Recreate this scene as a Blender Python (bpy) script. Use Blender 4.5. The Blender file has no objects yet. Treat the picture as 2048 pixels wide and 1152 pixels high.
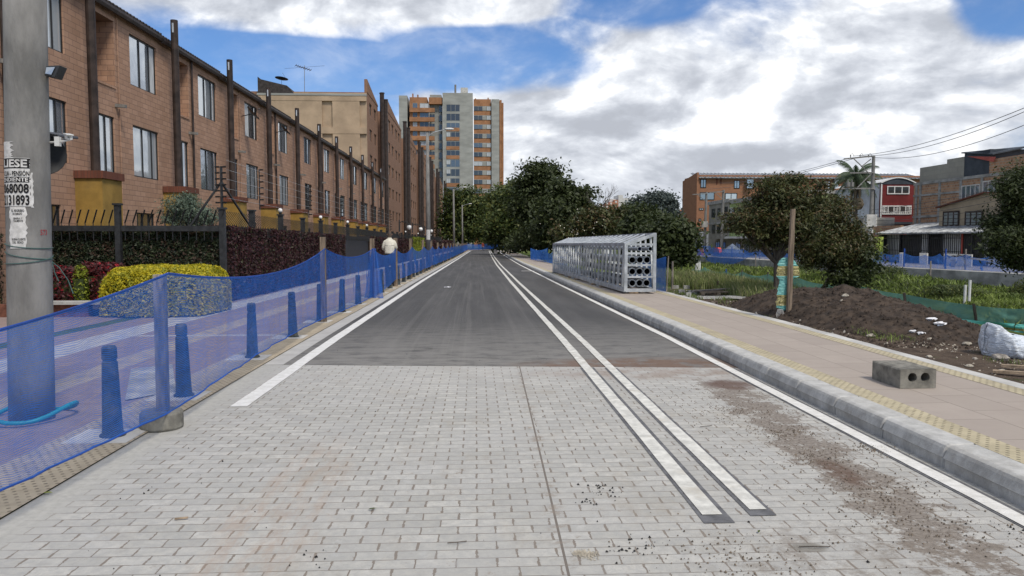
import bpy, bmesh, math, random
import numpy as np
from math import radians, sin, cos, pi, tan, atan2, sqrt
from mathutils import Vector, Matrix
random.seed(7); rng = np.random.default_rng(11)
scene = bpy.context.scene
col = scene.collection
# ------------------------------------------------------------------ camera
CAMZ = 1.6; FPX = 1500.0
PITCH = math.atan(98/FPX); YAW = math.atan(72/FPX)
cam_d = bpy.data.cameras.new('camera'); cam = bpy.data.objects.new('camera', cam_d); col.objects.link(cam)
cam.location = (0, 0, CAMZ); cam.rotation_euler = (pi/2 - PITCH, 0, -YAW)
cam_d.sensor_width = 36; cam_d.lens = 36*FPX/2048; cam_d.clip_start = .05; cam_d.clip_end = 6000
scene.camera = cam
scene.view_settings.view_transform = 'Standard'; scene.view_settings.look = 'None'
scene.view_settings.exposure = 0.38; scene.view_settings.gamma = 1
scene.render.film_transparent = False
try:
    scene.cycles.transparent_max_bounces = 32; scene.cycles.max_bounces = 7; scene.cycles.sample_clamp_indirect = 6
except Exception: pass
# ------------------------------------------------------------------ sun
SUN_EL, SUN_AZ = radians(52), radians(150)       # azimuth clockwise from +Y
sd = bpy.data.lights.new('sun', 'SUN'); sd.energy = 2.25; sd.angle = radians(13); sd.color = (1, .92, .80)
so = bpy.data.objects.new('sun', sd); col.objects.link(so)
so.rotation_euler = Vector((sin(SUN_AZ)*cos(SUN_EL), cos(SUN_AZ)*cos(SUN_EL), sin(SUN_EL))).to_track_quat('Z', 'Y').to_euler()

# ------------------------------------------------------------------ node helper
class S:
    """a socket (or number) with arithmetic"""
    def __init__(s, nt, sock): s.nt, s.k = nt, sock
    def _m(s, op, o=None, rev=False, c=None, clamp=False):
        n = s.nt.nodes.new('ShaderNodeMath'); n.operation = op; n.use_clamp = clamp
        a, b = (o, s) if rev else (s, o)
        for i, v in enumerate([a, b, c]):
            if v is None: continue
            if isinstance(v, S): s.nt.links.new(v.k, n.inputs[i])
            else: n.inputs[i].default_value = v
        return S(s.nt, n.outputs[0])
    def __add__(s, o): return s._m('ADD', o)
    __radd__ = __add__
    def __sub__(s, o): return s._m('SUBTRACT', o)
    def __rsub__(s, o): return s._m('SUBTRACT', o, True)
    def __mul__(s, o): return s._m('MULTIPLY', o)
    __rmul__ = __mul__
    def __truediv__(s, o): return s._m('DIVIDE', o)
    def __pow__(s, o): return s._m('POWER', o)
    def abs(s): return s._m('ABSOLUTE')
    def lt(s, o): return s._m('LESS_THAN', o)
    def gt(s, o): return s._m('GREATER_THAN', o)
    def min(s, o): return s._m('MINIMUM', o)
    def max(s, o): return s._m('MAXIMUM', o)
    def mod(s, o): return s._m('FLOORED_MODULO', o)
    def sin(s): return s._m('SINE')
    def clamp(s): return s._m('ADD', 0.0, clamp=True)
    def sm(s, a, b, lo=0., hi=1.):
        n = s.nt.nodes.new('ShaderNodeMapRange'); n.interpolation_type = 'SMOOTHSTEP'
        s.nt.links.new(s.k, n.inputs[0])
        for i, v in zip((1, 2, 3, 4), (a, b, lo, hi)): n.inputs[i].default_value = v
        return S(s.nt, n.outputs[0])
class NT:
    def __init__(s, nt): s.nt = nt; nt.nodes.clear()
    def n(s, t, **kw):
        nd = s.nt.nodes.new(t)
        for k, v in kw.items(): setattr(nd, k, v)
        return nd
    def ln(s, a, b): s.nt.links.new(a.k if isinstance(a, S) else a, b)
    def put(s, inp, v):
        if isinstance(v, S): s.nt.links.new(v.k, inp)
        elif isinstance(v, (tuple, list)) and len(v) == 3 and inp.type == 'RGBA': inp.default_value = (*v, 1)
        else: inp.default_value = v
    def pos(s): return S(s.nt, s.n('ShaderNodeNewGeometry').outputs['Position'])
    def island(s): return S(s.nt, s.n('ShaderNodeNewGeometry').outputs['Random Per Island'])
    def objrand(s): return S(s.nt, s.n('ShaderNodeObjectInfo').outputs['Random'])
    def obj(s): return S(s.nt, s.n('ShaderNodeTexCoord').outputs['Object'])
    def uv(s): return S(s.nt, s.n('ShaderNodeTexCoord').outputs['UV'])
    def sep(s, v):
        n = s.n('ShaderNodeSeparateXYZ'); s.ln(v, n.inputs[0]); return [S(s.nt, o) for o in n.outputs]
    def comb(s, x, y, z=0.0):
        n = s.n('ShaderNodeCombineXYZ')
        for i, v in enumerate((x, y, z)): s.put(n.inputs[i], v)
        return S(s.nt, n.outputs[0])
    def noise(s, vec, scale, detail=4, rough=.55, dist=0., color=False):
        n = s.n('ShaderNodeTexNoise'); s.ln(vec, n.inputs['Vector'])
        n.inputs['Scale'].default_value = scale; n.inputs['Detail'].default_value = detail
        n.inputs['Roughness'].default_value = rough; n.inputs['Distortion'].default_value = dist
        return S(s.nt, n.outputs[1 if color else 0])
    def vmul(s, v, f):
        n = s.n('ShaderNodeVectorMath', operation='MULTIPLY'); s.ln(v, n.inputs[0]); n.inputs[1].default_value = f; return S(s.nt, n.outputs[0])
    def vadd(s, v, f):
        n = s.n('ShaderNodeVectorMath', operation='ADD'); s.ln(v, n.inputs[0])
        if isinstance(f, S): s.ln(f, n.inputs[1])
        else: n.inputs[1].default_value = f
        return S(s.nt, n.outputs[0])
    def mix(s, f, a, b, blend='MIX'):
        n = s.n('ShaderNodeMix', data_type='RGBA', blend_type=blend)
        s.put(n.inputs[0], f); s.put(n.inputs[6], a); s.put(n.inputs[7], b); return S(s.nt, n.outputs[2])
    def ramp(s, f, stops):
        n = s.n('ShaderNodeValToRGB'); s.ln(f, n.inputs[0]); cr = n.color_ramp
        while len(cr.elements) < len(stops): cr.elements.new(.5)
        for e, (p, c) in zip(cr.elements, stops): e.position = p; e.color = (*c, 1)
        return S(s.nt, n.outputs[0])
    def brick(s, vec, w, h, mortar, c1, c2, cm, offset=.5, bias=0.):
        n = s.n('ShaderNodeTexBrick'); s.ln(vec, n.inputs['Vector']); n.offset = offset
        s.put(n.inputs['Color1'], c1); s.put(n.inputs['Color2'], c2); s.put(n.inputs['Mortar'], cm)
        n.inputs['Scale'].default_value = 1; n.inputs['Mortar Size'].default_value = mortar
        n.inputs['Mortar Smooth'].default_value = .2; n.inputs['Bias'].default_value = bias
        n.inputs['Brick Width'].default_value = w; n.inputs['Row Height'].default_value = h
        return S(s.nt, n.outputs[0]), S(s.nt, n.outputs[1])
    def bump(s, h, strength=.4, dist=.01):
        n = s.n('ShaderNodeBump'); s.ln(h, n.inputs['Height']); n.inputs['Strength'].default_value = strength
        n.inputs['Distance'].default_value = dist; return S(s.nt, n.outputs[0])
    def bsdf(s, color, rough=.8, metal=0., normal=None, spec=.3, **kw):
        n = s.n('ShaderNodeBsdfPrincipled'); s.put(n.inputs['Base Color'], color); s.put(n.inputs['Roughness'], rough)
        n.inputs['Metallic'].default_value = metal; n.inputs['Specular IOR Level'].default_value = spec
        if normal: s.ln(normal, n.inputs['Normal'])
        return S(s.nt, n.outputs[0])
    def mixsh(s, f, a, b):
        n = s.n('ShaderNodeMixShader'); s.put(n.inputs[0], f); s.ln(a, n.inputs[1]); s.ln(b, n.inputs[2]); return S(s.nt, n.outputs[0])
    def out(s, sh): s.ln(sh, s.n('ShaderNodeOutputMaterial').inputs[0])
def ell(x, y, cx, cy, rx, ry, soft=.5):
    return ((((x-cx)/rx)**2.0) + (((y-cy)/ry)**2.0)).sm(1-soft, 1+soft, 1, 0)
def newmat(name):
    m = bpy.data.materials.new(name); m.use_nodes = True; return m, NT(m.node_tree)

# ------------------------------------------------------------------ sky
world = bpy.data.worlds.new("World"); scene.world = world; world.use_nodes = True
w = NT(world.node_tree)
sky = w.n('ShaderNodeTexSky', sky_type='NISHITA'); sky.sun_disc = False
sky.sun_elevation = SUN_EL; sky.sun_rotation = SUN_AZ; sky.altitude = 500; sky.air_density = 1.0; sky.dust_density = .8; sky.ozone_density = 1.6
gen = S(w.nt, w.n('ShaderNodeTexCoord').outputs['Generated'])
dx, dy, dz = w.sep(gen)
az = dx._m('ARCTAN2', dy); el = dz._m('ARCSINE')
cv = w.comb(az*1.0, el*1.75, 0.0)
base = w.noise(cv, 3.2, 12, .53, .3)
fine = w.noise(cv, 9, 9, .60, .3)
base2 = w.noise(w.vadd(cv, (-.018, .040, 0)), 3.2, 12, .53, .3)
fine2 = w.noise(w.vadd(cv, (-.008, .014, 0)), 9, 9, .60, .3)
def P2(px, py): return ((px-952)/1500., (478-py)/1500.)
def blob(px, py, rx, ry, soft=.9):
    a, b = P2(px, py); return ell(az, el, a, b, rx/1500, ry/1500, soft)
hole = blob(640, 155, 300, 45).max(blob(980, 135, 190, 62)).max(blob(1120, 150, 90, 40)*.8).max(blob(1910, 80, 110, 70)*.95).max(blob(1130, 95, 90, 40)*.45).max(blob(1250, 40, 130, 40)*.55).max(blob(1620, 8, 150, 22)*.7).max(blob(2300, -120, 260, 100)).max(blob(760, 250, 120, 50)*.35)
cl = blob(520, 20, 330, 75).max(blob(1400, 250, 560, 190)).max(blob(1680, 160, 170, 110)).max(blob(900, 30, 260, 40)*.8).max(blob(1040, 215, 110, 50)*.9).max(blob(2080, 150, 90, 60))
dens = base*.92 + fine*.28 + cl*.26 - hole*.36 - .02
cover = dens.sm(.44, .70)
thin = (fine*.6+base*.4).sm(.40, .72)*.42
cover = cover.max(thin*(1-hole*.3)).clamp()
light = ((base-base2)*5.6 + (fine-fine2)*1.2)
thick = dens.sm(.56, .95)
greyb = blob(1310, 245, 210, 42).max(blob(1520, 195, 160, 50)).max(blob(1560, 325, 360, 26)*.8).max(blob(1150, 215, 120, 30)*.5).max(blob(600, 20, 380, 26)*.35).max(blob(1950, 230, 120, 30)*.5)
shade = (0.75 + light*1.2 - greyb*.24 - thick*.10 + (fine-.5)*.5).clamp()
ccol = w.ramp(shade, [(0.0, (.44, .465, .52)), (.30, (.50, .53, .59)), (.55, (.62, .65, .71)), (.80, (.78, .81, .86)), (1, (1.0, 1.0, 1.0))])
bg1 = w.n('ShaderNodeBackground'); w.ln(w.mix(1.0, S(w.nt, sky.outputs[0]), (.66, .89, 1.20), 'MULTIPLY'), bg1.inputs[0]); bg1.inputs[1].default_value = .085
bg2 = w.n('ShaderNodeBackground'); w.ln(ccol, bg2.inputs[0]); bg2.inputs[1].default_value = .88
hor = el.sm(.02, .16, .35, 0)
ms = w.mixsh(cover.max(hor), S(w.nt, bg1.outputs[0]), S(w.nt, bg2.outputs[0]))
w.ln(ms, w.n('ShaderNodeOutputWorld').inputs[0])

# ------------------------------------------------------------------ pixel/world helpers (survey of the photograph)
_F = Vector((sin(YAW)*cos(PITCH), cos(YAW)*cos(PITCH), -sin(PITCH))); _R = Vector((cos(YAW), -sin(YAW), 0)); _U = _R.cross(_F)
def ray(px, py): return _F*FPX + _R*(px-1024) + _U*(576-py)
KN = [(-10, 0), (12, 0), (33, -.15), (56, -.34), (80, -.48), (150, -.75), (260, -.95), (5000, -.95)]
def gz(Y):
    for (a, za), (b, zb) in zip(KN, KN[1:]):
        if Y <= b: return za + (zb-za)*max(0, (Y-a))/(b-a)
    return KN[-1][1]
def atY(px, py, Y):
    d = ray(px, py); t = Y/d.y; return Vector((d.x*t, Y, CAMZ + d.z*t))
def atX(px, py, x):
    d = ray(px, py); t = x/d.x; return Vector((x, d.y*t, CAMZ + d.z*t))
def G(px, py, dz=0.):
    d = ray(px, py); Y = 10.
    for i in range(40):
        z = gz(Y)+dz; Y = Y*.5 + .5*d.y*(z-CAMZ)/d.z
    t = Y/d.y; return Vector((d.x*t, Y, gz(Y)+dz))

# ------------------------------------------------------------------ object helpers
def tag(o, label=None, cat=None, group=None, kind=None):
    if label: o['label'] = label
    if cat: o['category'] = cat
    if group: o['group'] = group
    if kind: o['kind'] = kind
    return o
def thing(name, label, cat, loc=(0, 0, 0), group=None, rz=0.):
    o = bpy.data.objects.new(name, None); col.objects.link(o); o.location = loc; o.rotation_euler = (0, 0, rz)
    o.empty_display_size = .1
    return tag(o, label, cat, group)
class MB:
    """collects geometry in world (or thing-local) coordinates"""
    def __init__(s): s.v = []; s.f = []; s.mi = []; s.m = 0; s.uv = None
    def face(s, pts):
        i = len(s.v); s.v += [tuple(p) for p in pts]; s.f.append(tuple(range(i, i+len(pts)))); s.mi.append(s.m)
    def add(s, vs, fs):
        i = len(s.v); s.v += [tuple(p) for p in vs]; s.f += [tuple(a+i for a in f) for f in fs]; s.mi += [s.m]*len(fs)
    def box(s, x0, x1, y0, y1, z0, z1):
        s.add([(x0,y0,z0),(x1,y0,z0),(x1,y1,z0),(x0,y1,z0),(x0,y0,z1),(x1,y0,z1),(x1,y1,z1),(x0,y1,z1)],
              [(0,3,2,1),(4,5,6,7),(0,1,5,4),(1,2,6,5),(2,3,7,6),(3,0,4,7)])
        return s
    def bar(s, a, b, w, h=None, up=(0, 0, 1)):
        a, b = Vector(a), Vector(b); h = h or w; d = (b-a).normalized(); up = Vector(up)
        if abs(d.dot(up)) > .98: up = Vector((1, 0, 0))
        r = d.cross(up).normalized()*w/2; u = r.cross(d).normalized()*h/2
        vs = [a-r-u, a+r-u, a+r+u, a-r+u, b-r-u, b+r-u, b+r+u, b-r+u]
        s.add(vs, [(0,3,2,1),(4,5,6,7),(0,1,5,4),(1,2,6,5),(2,3,7,6),(3,0,4,7)]); return s
    def tube(s, pts, rs, n=8, cap=True):
        pts = [Vector(p) for p in pts]
        if not isinstance(rs, (list, tuple)): rs = [rs]*len(pts)
        i0 = len(s.v); fr = None
        for k, p in enumerate(pts):
            d = (pts[min(k+1, len(pts)-1)] - pts[max(k-1, 0)])
            d = d.normalized() if d.length > 1e-9 else Vector((0, 0, 1))
            if fr is None: fr = d.orthogonal().normalized()
            fr = (fr - d*fr.dot(d)); fr = fr.normalized() if fr.length > 1e-6 else d.orthogonal().normalized()
            u = d.cross(fr)
            for j in range(n):
                a = 2*pi*j/n; s.v.append(tuple(p + (fr*cos(a)+u*sin(a))*rs[k]))
        m = len(pts)
        for k in range(m-1):
            for j in range(n):
                a, b = i0+k*n+j, i0+k*n+(j+1) % n; s.f.append((a, b, b+n, a+n)); s.mi.append(s.m)
        if cap:
            s.f.append(tuple(range(i0+n-1, i0-1, -1))); s.f.append(tuple(range(i0+(m-1)*n, i0+m*n))); s.mi += [s.m, s.m]
        return s
    def lathe(s, prof, c=(0, 0, 0), n=16):
        i0 = len(s.v)
        for r, z in prof:
            for j in range(n): a = 2*pi*j/n; s.v.append((c[0]+r*cos(a), c[1]+r*sin(a), c[2]+z))
        for k in range(len(prof)-1):
            for j in range(n):
                a, b = i0+k*n+j, i0+k*n+(j+1) % n; s.f.append((a, b, b+n, a+n)); s.mi.append(s.m)
        s.f.append(tuple(range(i0+n-1, i0-1, -1))); s.f.append(tuple(range(i0+(len(prof)-1)*n, i0+len(prof)*n))); s.mi += [s.m]*2
        return s
    def grid(s, rows):
        i0 = len(s.v); n = len(rows[0])
        for r in rows: s.v += [tuple(p) for p in r]
        for a in range(len(rows)-1):
            for b in range(n-1):
                k = i0+a*n+b; s.f.append((k, k+1, k+n+1, k+n)); s.mi.append(s.m)
        return s
    def sphere(s, c, r, n=10, sq=(1, 1, 1), jit=0., rnd=None):
        prof = []; i0 = len(s.v); m = max(4, n//2)
        for a in range(m+1):
            t = pi*a/m
            for b in range(n):
                p = 2*pi*b/n; j = 1 + (rnd.uniform(-jit, jit) if jit and 0 < a < m else 0)
                s.v.append((c[0]+r*sq[0]*sin(t)*cos(p)*j, c[1]+r*sq[1]*sin(t)*sin(p)*j, c[2]+r*sq[2]*cos(t)*j))
        for a in range(m):
            for b in range(n):
                k = i0+a*n+b; k2 = i0+a*n+(b+1) % n
                s.f.append((k, k+n, k2+n, k2)); s.mi.append(s.m)
        return s
    def build(s, name, mats, parent=None, smooth=False, bevel=0., recalc=False):
        me = bpy.data.meshes.new(name)
        v = np.array(s.v, dtype=float)
        o = bpy.data.objects.new(name, me); col.objects.link(o)
        if parent is not None:
            o.parent = parent
            q = parent; off = Vector((0, 0, 0))
            while q is not None: off += Vector(q.location); q = q.parent
            if not s.local: v = v - np.array(off)
        me.from_pydata(v.tolist(), [], s.f)
        if not isinstance(mats, (list, tuple)): mats = [mats]
        for m in mats: me.materials.append(m)
        if len(mats) > 1: me.polygons.foreach_set('material_index', s.mi)
        if smooth: me.polygons.foreach_set('use_smooth', [True]*len(me.polygons))
        if s.uv is not None:
            uvl = me.uv_layers.new(name='uv'); 
            vi = np.empty(len(me.loops), dtype=np.int32); me.loops.foreach_get('vertex_index', vi)
            uvl.data.foreach_set('uv', np.array(s.uv, dtype=np.float32)[vi].ravel())
        if bevel:
            b = o.modifiers.new('bevel', 'BEVEL'); b.width = bevel; b.segments = 2; b.limit_method = 'ANGLE'
        me.update()
        if recalc:
            bm = bmesh.new(); bm.from_mesh(me); bmesh.ops.recalc_face_normals(bm, faces=bm.faces); bm.to_mesh(me); bm.free()
        return o
    local = False
def L():
    m = MB(); m.local = True; return m
kids = {}
def copy_tree(o, parent=None):
    c = o.copy(); col.objects.link(c); c.parent = parent
    for ch in list(o.children): copy_tree(ch, c)
    return c
ORD = ['first','second','third','fourth','fifth','sixth','seventh','eighth','ninth','tenth','eleventh','twelfth','thirteenth','fourteenth','fifteenth','sixteenth','seventeenth','eighteenth','nineteenth','twentieth']
def np_mesh(name, verts, faces, mat, parent=None, attr=None):
    """verts (N,3), faces (M,4) arrays -> object (world coordinates)"""
    me = bpy.data.meshes.new(name); nv, nf = len(verts), len(faces); k = faces.shape[1]
    v = verts.copy()
    if parent is not None:
        q = parent
        while q is not None: v = v - np.array(q.location); q = q.parent
    me.vertices.add(nv); me.vertices.foreach_set('co', v.astype(np.float32).ravel())
    me.loops.add(nf*k); me.loops.foreach_set('vertex_index', faces.astype(np.int32).ravel())
    me.polygons.add(nf); me.polygons.foreach_set('loop_start', np.arange(nf, dtype=np.int32)*k)
    me.materials.append(mat); me.update(calc_edges=True)
    o = bpy.data.objects.new(name, me); col.objects.link(o)
    if parent is not None: o.parent = parent
    return o
def leaf_quads(P, N, size, jitter=.35, aspect=.5, r=rng):
    """one diamond leaf at each point, roughly facing N"""
    n = len(P); Nn = N + r.normal(0, .75, (n, 3)); Nn /= np.linalg.norm(Nn, axis=1)[:, None]+1e-9
    T = np.cross(Nn, r.normal(0, 1, (n, 3))); T /= np.linalg.norm(T, axis=1)[:, None]+1e-9
    B = np.cross(Nn, T); s = size*(1 + r.uniform(-jitter, jitter, n))[:, None]
    V = np.empty((n, 4, 3)); V[:, 0] = P - T*s; V[:, 1] = P + B*s*aspect + T*s*.1; V[:, 2] = P + T*s - Nn*s*.25; V[:, 3] = P - B*s*aspect + T*s*.1
    return V.reshape(-1, 3), np.arange(n*4).reshape(n, 4)
# ------------------------------------------------------------------ materials
M = {}
def simple(name, c, rough=.8, metal=0., var=.18, scale=3., c2=None, bump=0., bscale=60., spec=.3, dirt=0., dirtc=(.12, .10, .08), stretch=(1, 1, 1), island=0.):
    m, t = newmat(name); p = t.vmul(t.pos(), stretch)
    n1 = t.noise(p, scale, 5, .6)
    c2 = c2 or tuple(max(0, x*(1-var*1.6)) for x in c); hi = tuple(min(1, x*(1+var)) for x in c)
    colr = t.mix(n1.sm(.3, .7), c2, hi)
    if dirt:
        colr = t.mix(t.noise(p, scale*.45, 6, .65).sm(.5, .72)*dirt, colr, dirtc)
    if island:
        colr = t.mix(t.island()*island, colr, tuple(x*.45 for x in c))
    nrm = t.bump(t.noise(p, bscale, 4, .6), bump, .01) if bump else None
    t.out(t.bsdf(colr, rough, metal, nrm, spec)); M[name] = m; return m
simple('concrete', (.36, .355, .335), .9, var=.2, scale=2.5, bump=.35, bscale=90, dirt=.5, dirtc=(.17, .16, .15))
simple('concrete_light', (.50, .49, .46), .9, var=.15, scale=2., bump=.2, dirt=.3, dirtc=(.3, .28, .25))
simple('pole_concrete', (.205, .20, .19), .95, var=.18, scale=5, bump=.5, bscale=50, dirt=.6, dirtc=(.10, .10, .095), stretch=(1, 1, .35))
simple('block_concrete', (.22, .21, .18), .95, var=.25, scale=9, bump=.8, bscale=160, dirt=.4, dirtc=(.10, .095, .085))
simple('wall_concrete', (.30, .30, .285), .95, var=.25, scale=.9, bump=.3, dirt=.6, dirtc=(.15, .15, .13), stretch=(1, 1, 2))
simple('render_grey', (.30, .29, .25), .95, var=.15, scale=.6, dirt=.4, dirtc=(.2, .19, .17))
simple('wood', (.21, .16, .115), .85, var=.35, scale=3, bump=.4, bscale=30, stretch=(8, 8, .8), dirt=.4, dirtc=(.08, .06, .05))
simple('wood_grey', (.25, .22, .19), .85, var=.3, scale=4, stretch=(6, 6, 1), bump=.3, bscale=30)
simple('plank', (.33, .25, .17), .85, var=.3, scale=4, stretch=(2, 6, 6), dirt=.5, dirtc=(.15, .11, .08))
simple('bark', (.10, .085, .07), .95, var=.4, scale=4, bump=.8, bscale=20, stretch=(3, 3, .7))
simple('dark_iron', (.024, .025, .027), .55, var=.3, scale=6, spec=.4)
simple('bollard_iron', (.042, .050, .048), .6, var=.4, scale=7, spec=.4, dirt=.85, dirtc=(.16, .15, .13), bump=.2)
simple('pipe_brown', (.040, .027, .022), .6, var=.35, scale=2.5, dirt=.5, dirtc=(.025, .018, .016))
simple('roof_dark', (.045, .038, .036), .8, var=.3, scale=3)
simple('gutter', (.040, .028, .024), .5, var=.3, scale=3)
simple('mustard', (.30, .185, .045), .9, var=.15, scale=1.6, dirt=.5, dirtc=(.17, .12, .05))
simple('cap_brick', (.16, .065, .042), .9, var=.3, scale=9)
simple('niche_brick', (.24, .10, .05), .9, var=.2, scale=6)
simple('frame_black', (.02, .02, .02), .4, var=.2)
simple('white_metal', (.62, .62, .60), .5, var=.08)
simple('white_paint', (.70, .69, .65), .8, var=.08, scale=6, dirt=.35, dirtc=(.40, .38, .34))
simple('curtain', (.55, .56, .56), .9, var=.2, scale=5, stretch=(6, 6, .3))
simple('rubber_black', (.02, .02, .02), .7)
simple('plastic_dark', (.03, .032, .035), .45, spec=.5)
simple('soil', (.052, .038, .028), .98, var=.45, scale=5, c2=(.024, .018, .014), bump=1.0, bscale=34)
simple('stone', (.34, .31, .27), .95, var=.35, scale=9, bump=.5, dirt=.3)
simple('stone_pale', (.42, .38, .31), .95, var=.25, scale=12, bump=.4)
simple('crumbs', (.035, .033, .032), .95, var=.4, scale=20)
simple('crumbs_brown', (.17, .135, .10), .95, var=.4, scale=20)
simple('beige_wall', (.40, .30, .205), .95, var=.12, scale=.5, dirt=.55, dirtc=(.20, .16, .12))
simple('beige_house', (.34, .275, .19), .95, var=.12, scale=.8, dirt=.35)
simple('tower_grey', (.30, .305, .285), .95, var=.12, scale=.25, dirt=.3, dirtc=(.22, .22, .2), stretch=(1, 1, 3))
simple('tower_orange', (.31, .155, .08), .95, var=.15, scale=.5)
simple('dark_red_wall', (.15, .022, .022), .85, var=.15, scale=1)
simple('slate_wall', (.042, .052, .065), .7, var=.2, scale=1)
simple('metal_roof', (.30, .315, .33), .5, var=.3, scale=2, dirt=.5, dirtc=(.12, .12, .12), metal=.3)
simple('red_roof', (.36, .07, .05), .6, var=.2, scale=1)
simple('side_wall_white', (.46, .49, .53), .9, var=.18, scale=.6, dirt=.6, dirtc=(.25, .27, .3))
simple('green_wall', (.33, .42, .17), .9, var=.1, scale=1, dirt=.3)
simple('lime', (.50, .62, .12), .9, var=.1)
simple('rail_galv', (.50, .52, .53), .45, var=.2, scale=4, metal=.45, c2=(.34, .36, .375))
simple('pipe_galv', (.34, .36, .38), .4, var=.25, scale=5, metal=.7)
simple('jacket', (.60, .57, .48), .9, var=.12, scale=9, bump=.3, bscale=30)
simple('trousers', (.03, .035, .06), .9, var=.2)
simple('skin', (.30, .17, .11), .6, var=.08)
simple('hair', (.075, .055, .042), .8)
simple('dark_cloth', (.03, .03, .035), .9); simple('red_cloth', (.25, .05, .03), .9); simple('navy_cloth', (.03, .04, .09), .9)
simple('hose_teal', (.02, .27, .36), .45, var=.1)
simple('paper', (.58, .57, .55), .85, var=.15, scale=18, dirt=.4, dirtc=(.33, .32, .3))
simple('ink', (.012, .012, .013), .8); simple('ink_red', (.32, .04, .05), .8)
simple('rope_green', (.06, .12, .11), .8)
simple('litter_white', (.75, .75, .76), .8)
simple('barrier_red', (.60, .09, .05), .7); simple('tarp_grey', (.13, .16, .22), .7, var=.3)
simple('yellow_pole', (.60, .45, .06), .6)
simple('pale_far', (.55, .54, .52), .9, var=.05); simple('brick_far', (.36, .17, .11), .9, var=.1); simple('pink_far', (.42, .30, .25), .9, var=.05)
simple('globe', (.80, .80, .78), .3)
simple('asphalt_patch', (.13, .13, .135), .85, var=.2, scale=12)
simple('bluecloth', (.02, .07, .32), .8, var=.2)

def facade(name, c1, c2, cm, w_=.38, h_=.16, mort=.008, dirt=.35, big=.35):
    m, t = newmat(name); x, y, z = t.sep(t.pos()); v = t.comb(x+y, z, 0.0)
    c, f = t.brick(v, w_, h_, mort, c1, c2, cm)
    n = t.noise(t.pos(), .7, 6, .6); c = t.mix(n.sm(.35, .75)*big, c, tuple(a*.55 for a in c1))
    c = t.mix(t.noise(t.vmul(t.pos(), (1, 1, .3)), 1.6, 6, .7).sm(.58, .8)*dirt, c, (.07, .055, .05))
    nb = t.bump(f*-1.0 + t.noise(t.pos(), 60, 3)*.4, .35, .01)
    t.out(t.bsdf(c, .92, normal=nb, spec=.2)); M[name] = m
facade('facade_brick', (.445, .275, .19), (.35, .21, .14), (.235, .15, .11), .40, .17, .011, .5, .36)
facade('block_brick', (.29, .165, .11), (.23, .13, .085), (.20, .13, .09), .3, .1, .008, .25, .25)
facade('orange_brick', (.31, .150, .085), (.25, .12, .07), (.27, .17, .11), .3, .1, .008, .25, .25)
facade('raw_brick', (.46, .27, .155), (.27, .145, .085), (.34, .30, .24), .33, .22, .024, .35, .35)
facade('raw_brick_pale', (.44, .29, .16), (.30, .16, .09), (.34, .28, .20), .33, .22, .024, .45, .3)
facade('block_grey', (.31, .30, .255), (.27, .26, .225), (.24, .235, .21), .8, .4, .012, .3, .2)
facade('cap_rows', (.17, .062, .04), (.12, .045, .03), (.10, .055, .04), .09, .3, .01, .2, .2)

# glass
def glass(name, tint, refl=.5, rough=.04, ior=2.0):
    m, t = newmat(name)
    a = t.bsdf(tint, .25, spec=.2); g = t.n('ShaderNodeBsdfGlossy'); t.put(g.inputs[0], (.85, .9, .95)); g.inputs[1].default_value = rough
    fr = t.n('ShaderNodeFresnel'); fr.inputs[0].default_value = ior
    wv = t.bump(t.noise(t.pos(), 1.5, 2), .06, .05); t.ln(wv, g.inputs['Normal'])
    f = (S(t.nt, fr.outputs[0])*1.0 + refl*.35).min(.92)
    t.out(t.mixsh(f, a, S(t.nt, g.outputs[0]))); M[name] = m
glass('glass_dark', (.03, .035, .04), .5); glass('glass_blue', (.10, .14, .19), .6); glass('glass_pale', (.42, .45, .47), .3)
glass('glass_curtain', (.30, .33, .35), .5)
glass('glass_house', (.20, .23, .26), .9)
glass('tower_dark', (.03, .036, .045), .10, .05, 1.4); glass('tower_blue', (.07, .10, .14), .12, .05, 1.4); glass('tower_pale', (.42, .44, .45), .05, .1, 1.3)

# foliage
def leafmat(name, dark, light, accent=None, acc=.0, trans=.25, scale=1.2, rough=.55):
    m, t = newmat(name); r = t.island(); n = t.noise(t.pos(), scale, 3, .6)
    c = t.mix((r*.35 + t.noise(t.pos(), scale*2.2, 4, .7).sm(.28, .72)*.85 - .12).clamp(), dark, light)
    if accent: c = t.mix((t.noise(t.pos(), scale*1.7, 3, .6) + (r-.5)*.5).sm(.62-acc, .72-acc*.5), c, accent)
    b = t.bsdf(c, rough, spec=.35); tr = t.n('ShaderNodeBsdfTranslucent'); t.put(tr.inputs[0], c)
    t.out(t.mixsh(trans, b, S(t.nt, tr.outputs[0]))); M[name] = m
leafmat('leaf_dark', (.018, .028, .010), (.072, .092, .028), scale=.7)
leafmat('leaf_mid', (.030, .050, .014), (.095, .130, .035), (.12, .13, .03), .06, scale=.5)
leafmat('leaf_olive', (.022, .034, .012), (.110, .115, .036), (.105, .070, .030), .02, scale=1.2)
leafmat('leaf_grey', (.045, .060, .055), (.13, .16, .145), scale=.6)
leafmat('leaf_bluegrey', (.07, .10, .075), (.20, .26, .19), scale=3)
leafmat('leaf_hedge_green', (.014, .022, .012), (.060, .080, .035), (.075, .045, .03), .06, scale=2.5)
leafmat('leaf_hedge_red', (.022, .008, .011), (.080, .024, .026), (.045, .045, .02), .0, scale=2.5, trans=.15)
leafmat('leaf_yellow', (.30, .27, .015), (.72, .60, .03), (.26, .28, .03), .05, scale=3, trans=.3)
leafmat('leaf_redplant', (.03, .008, .010), (.10, .018, .018), (.30, .012, .02), -.03, scale=5, trans=.15)
leafmat('leaf_lime', (.10, .13, .01), (.28, .32, .03), scale=3)
leafmat('leaf_palm', (.035, .06, .03), (.11, .15, .08), scale=2)
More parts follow.
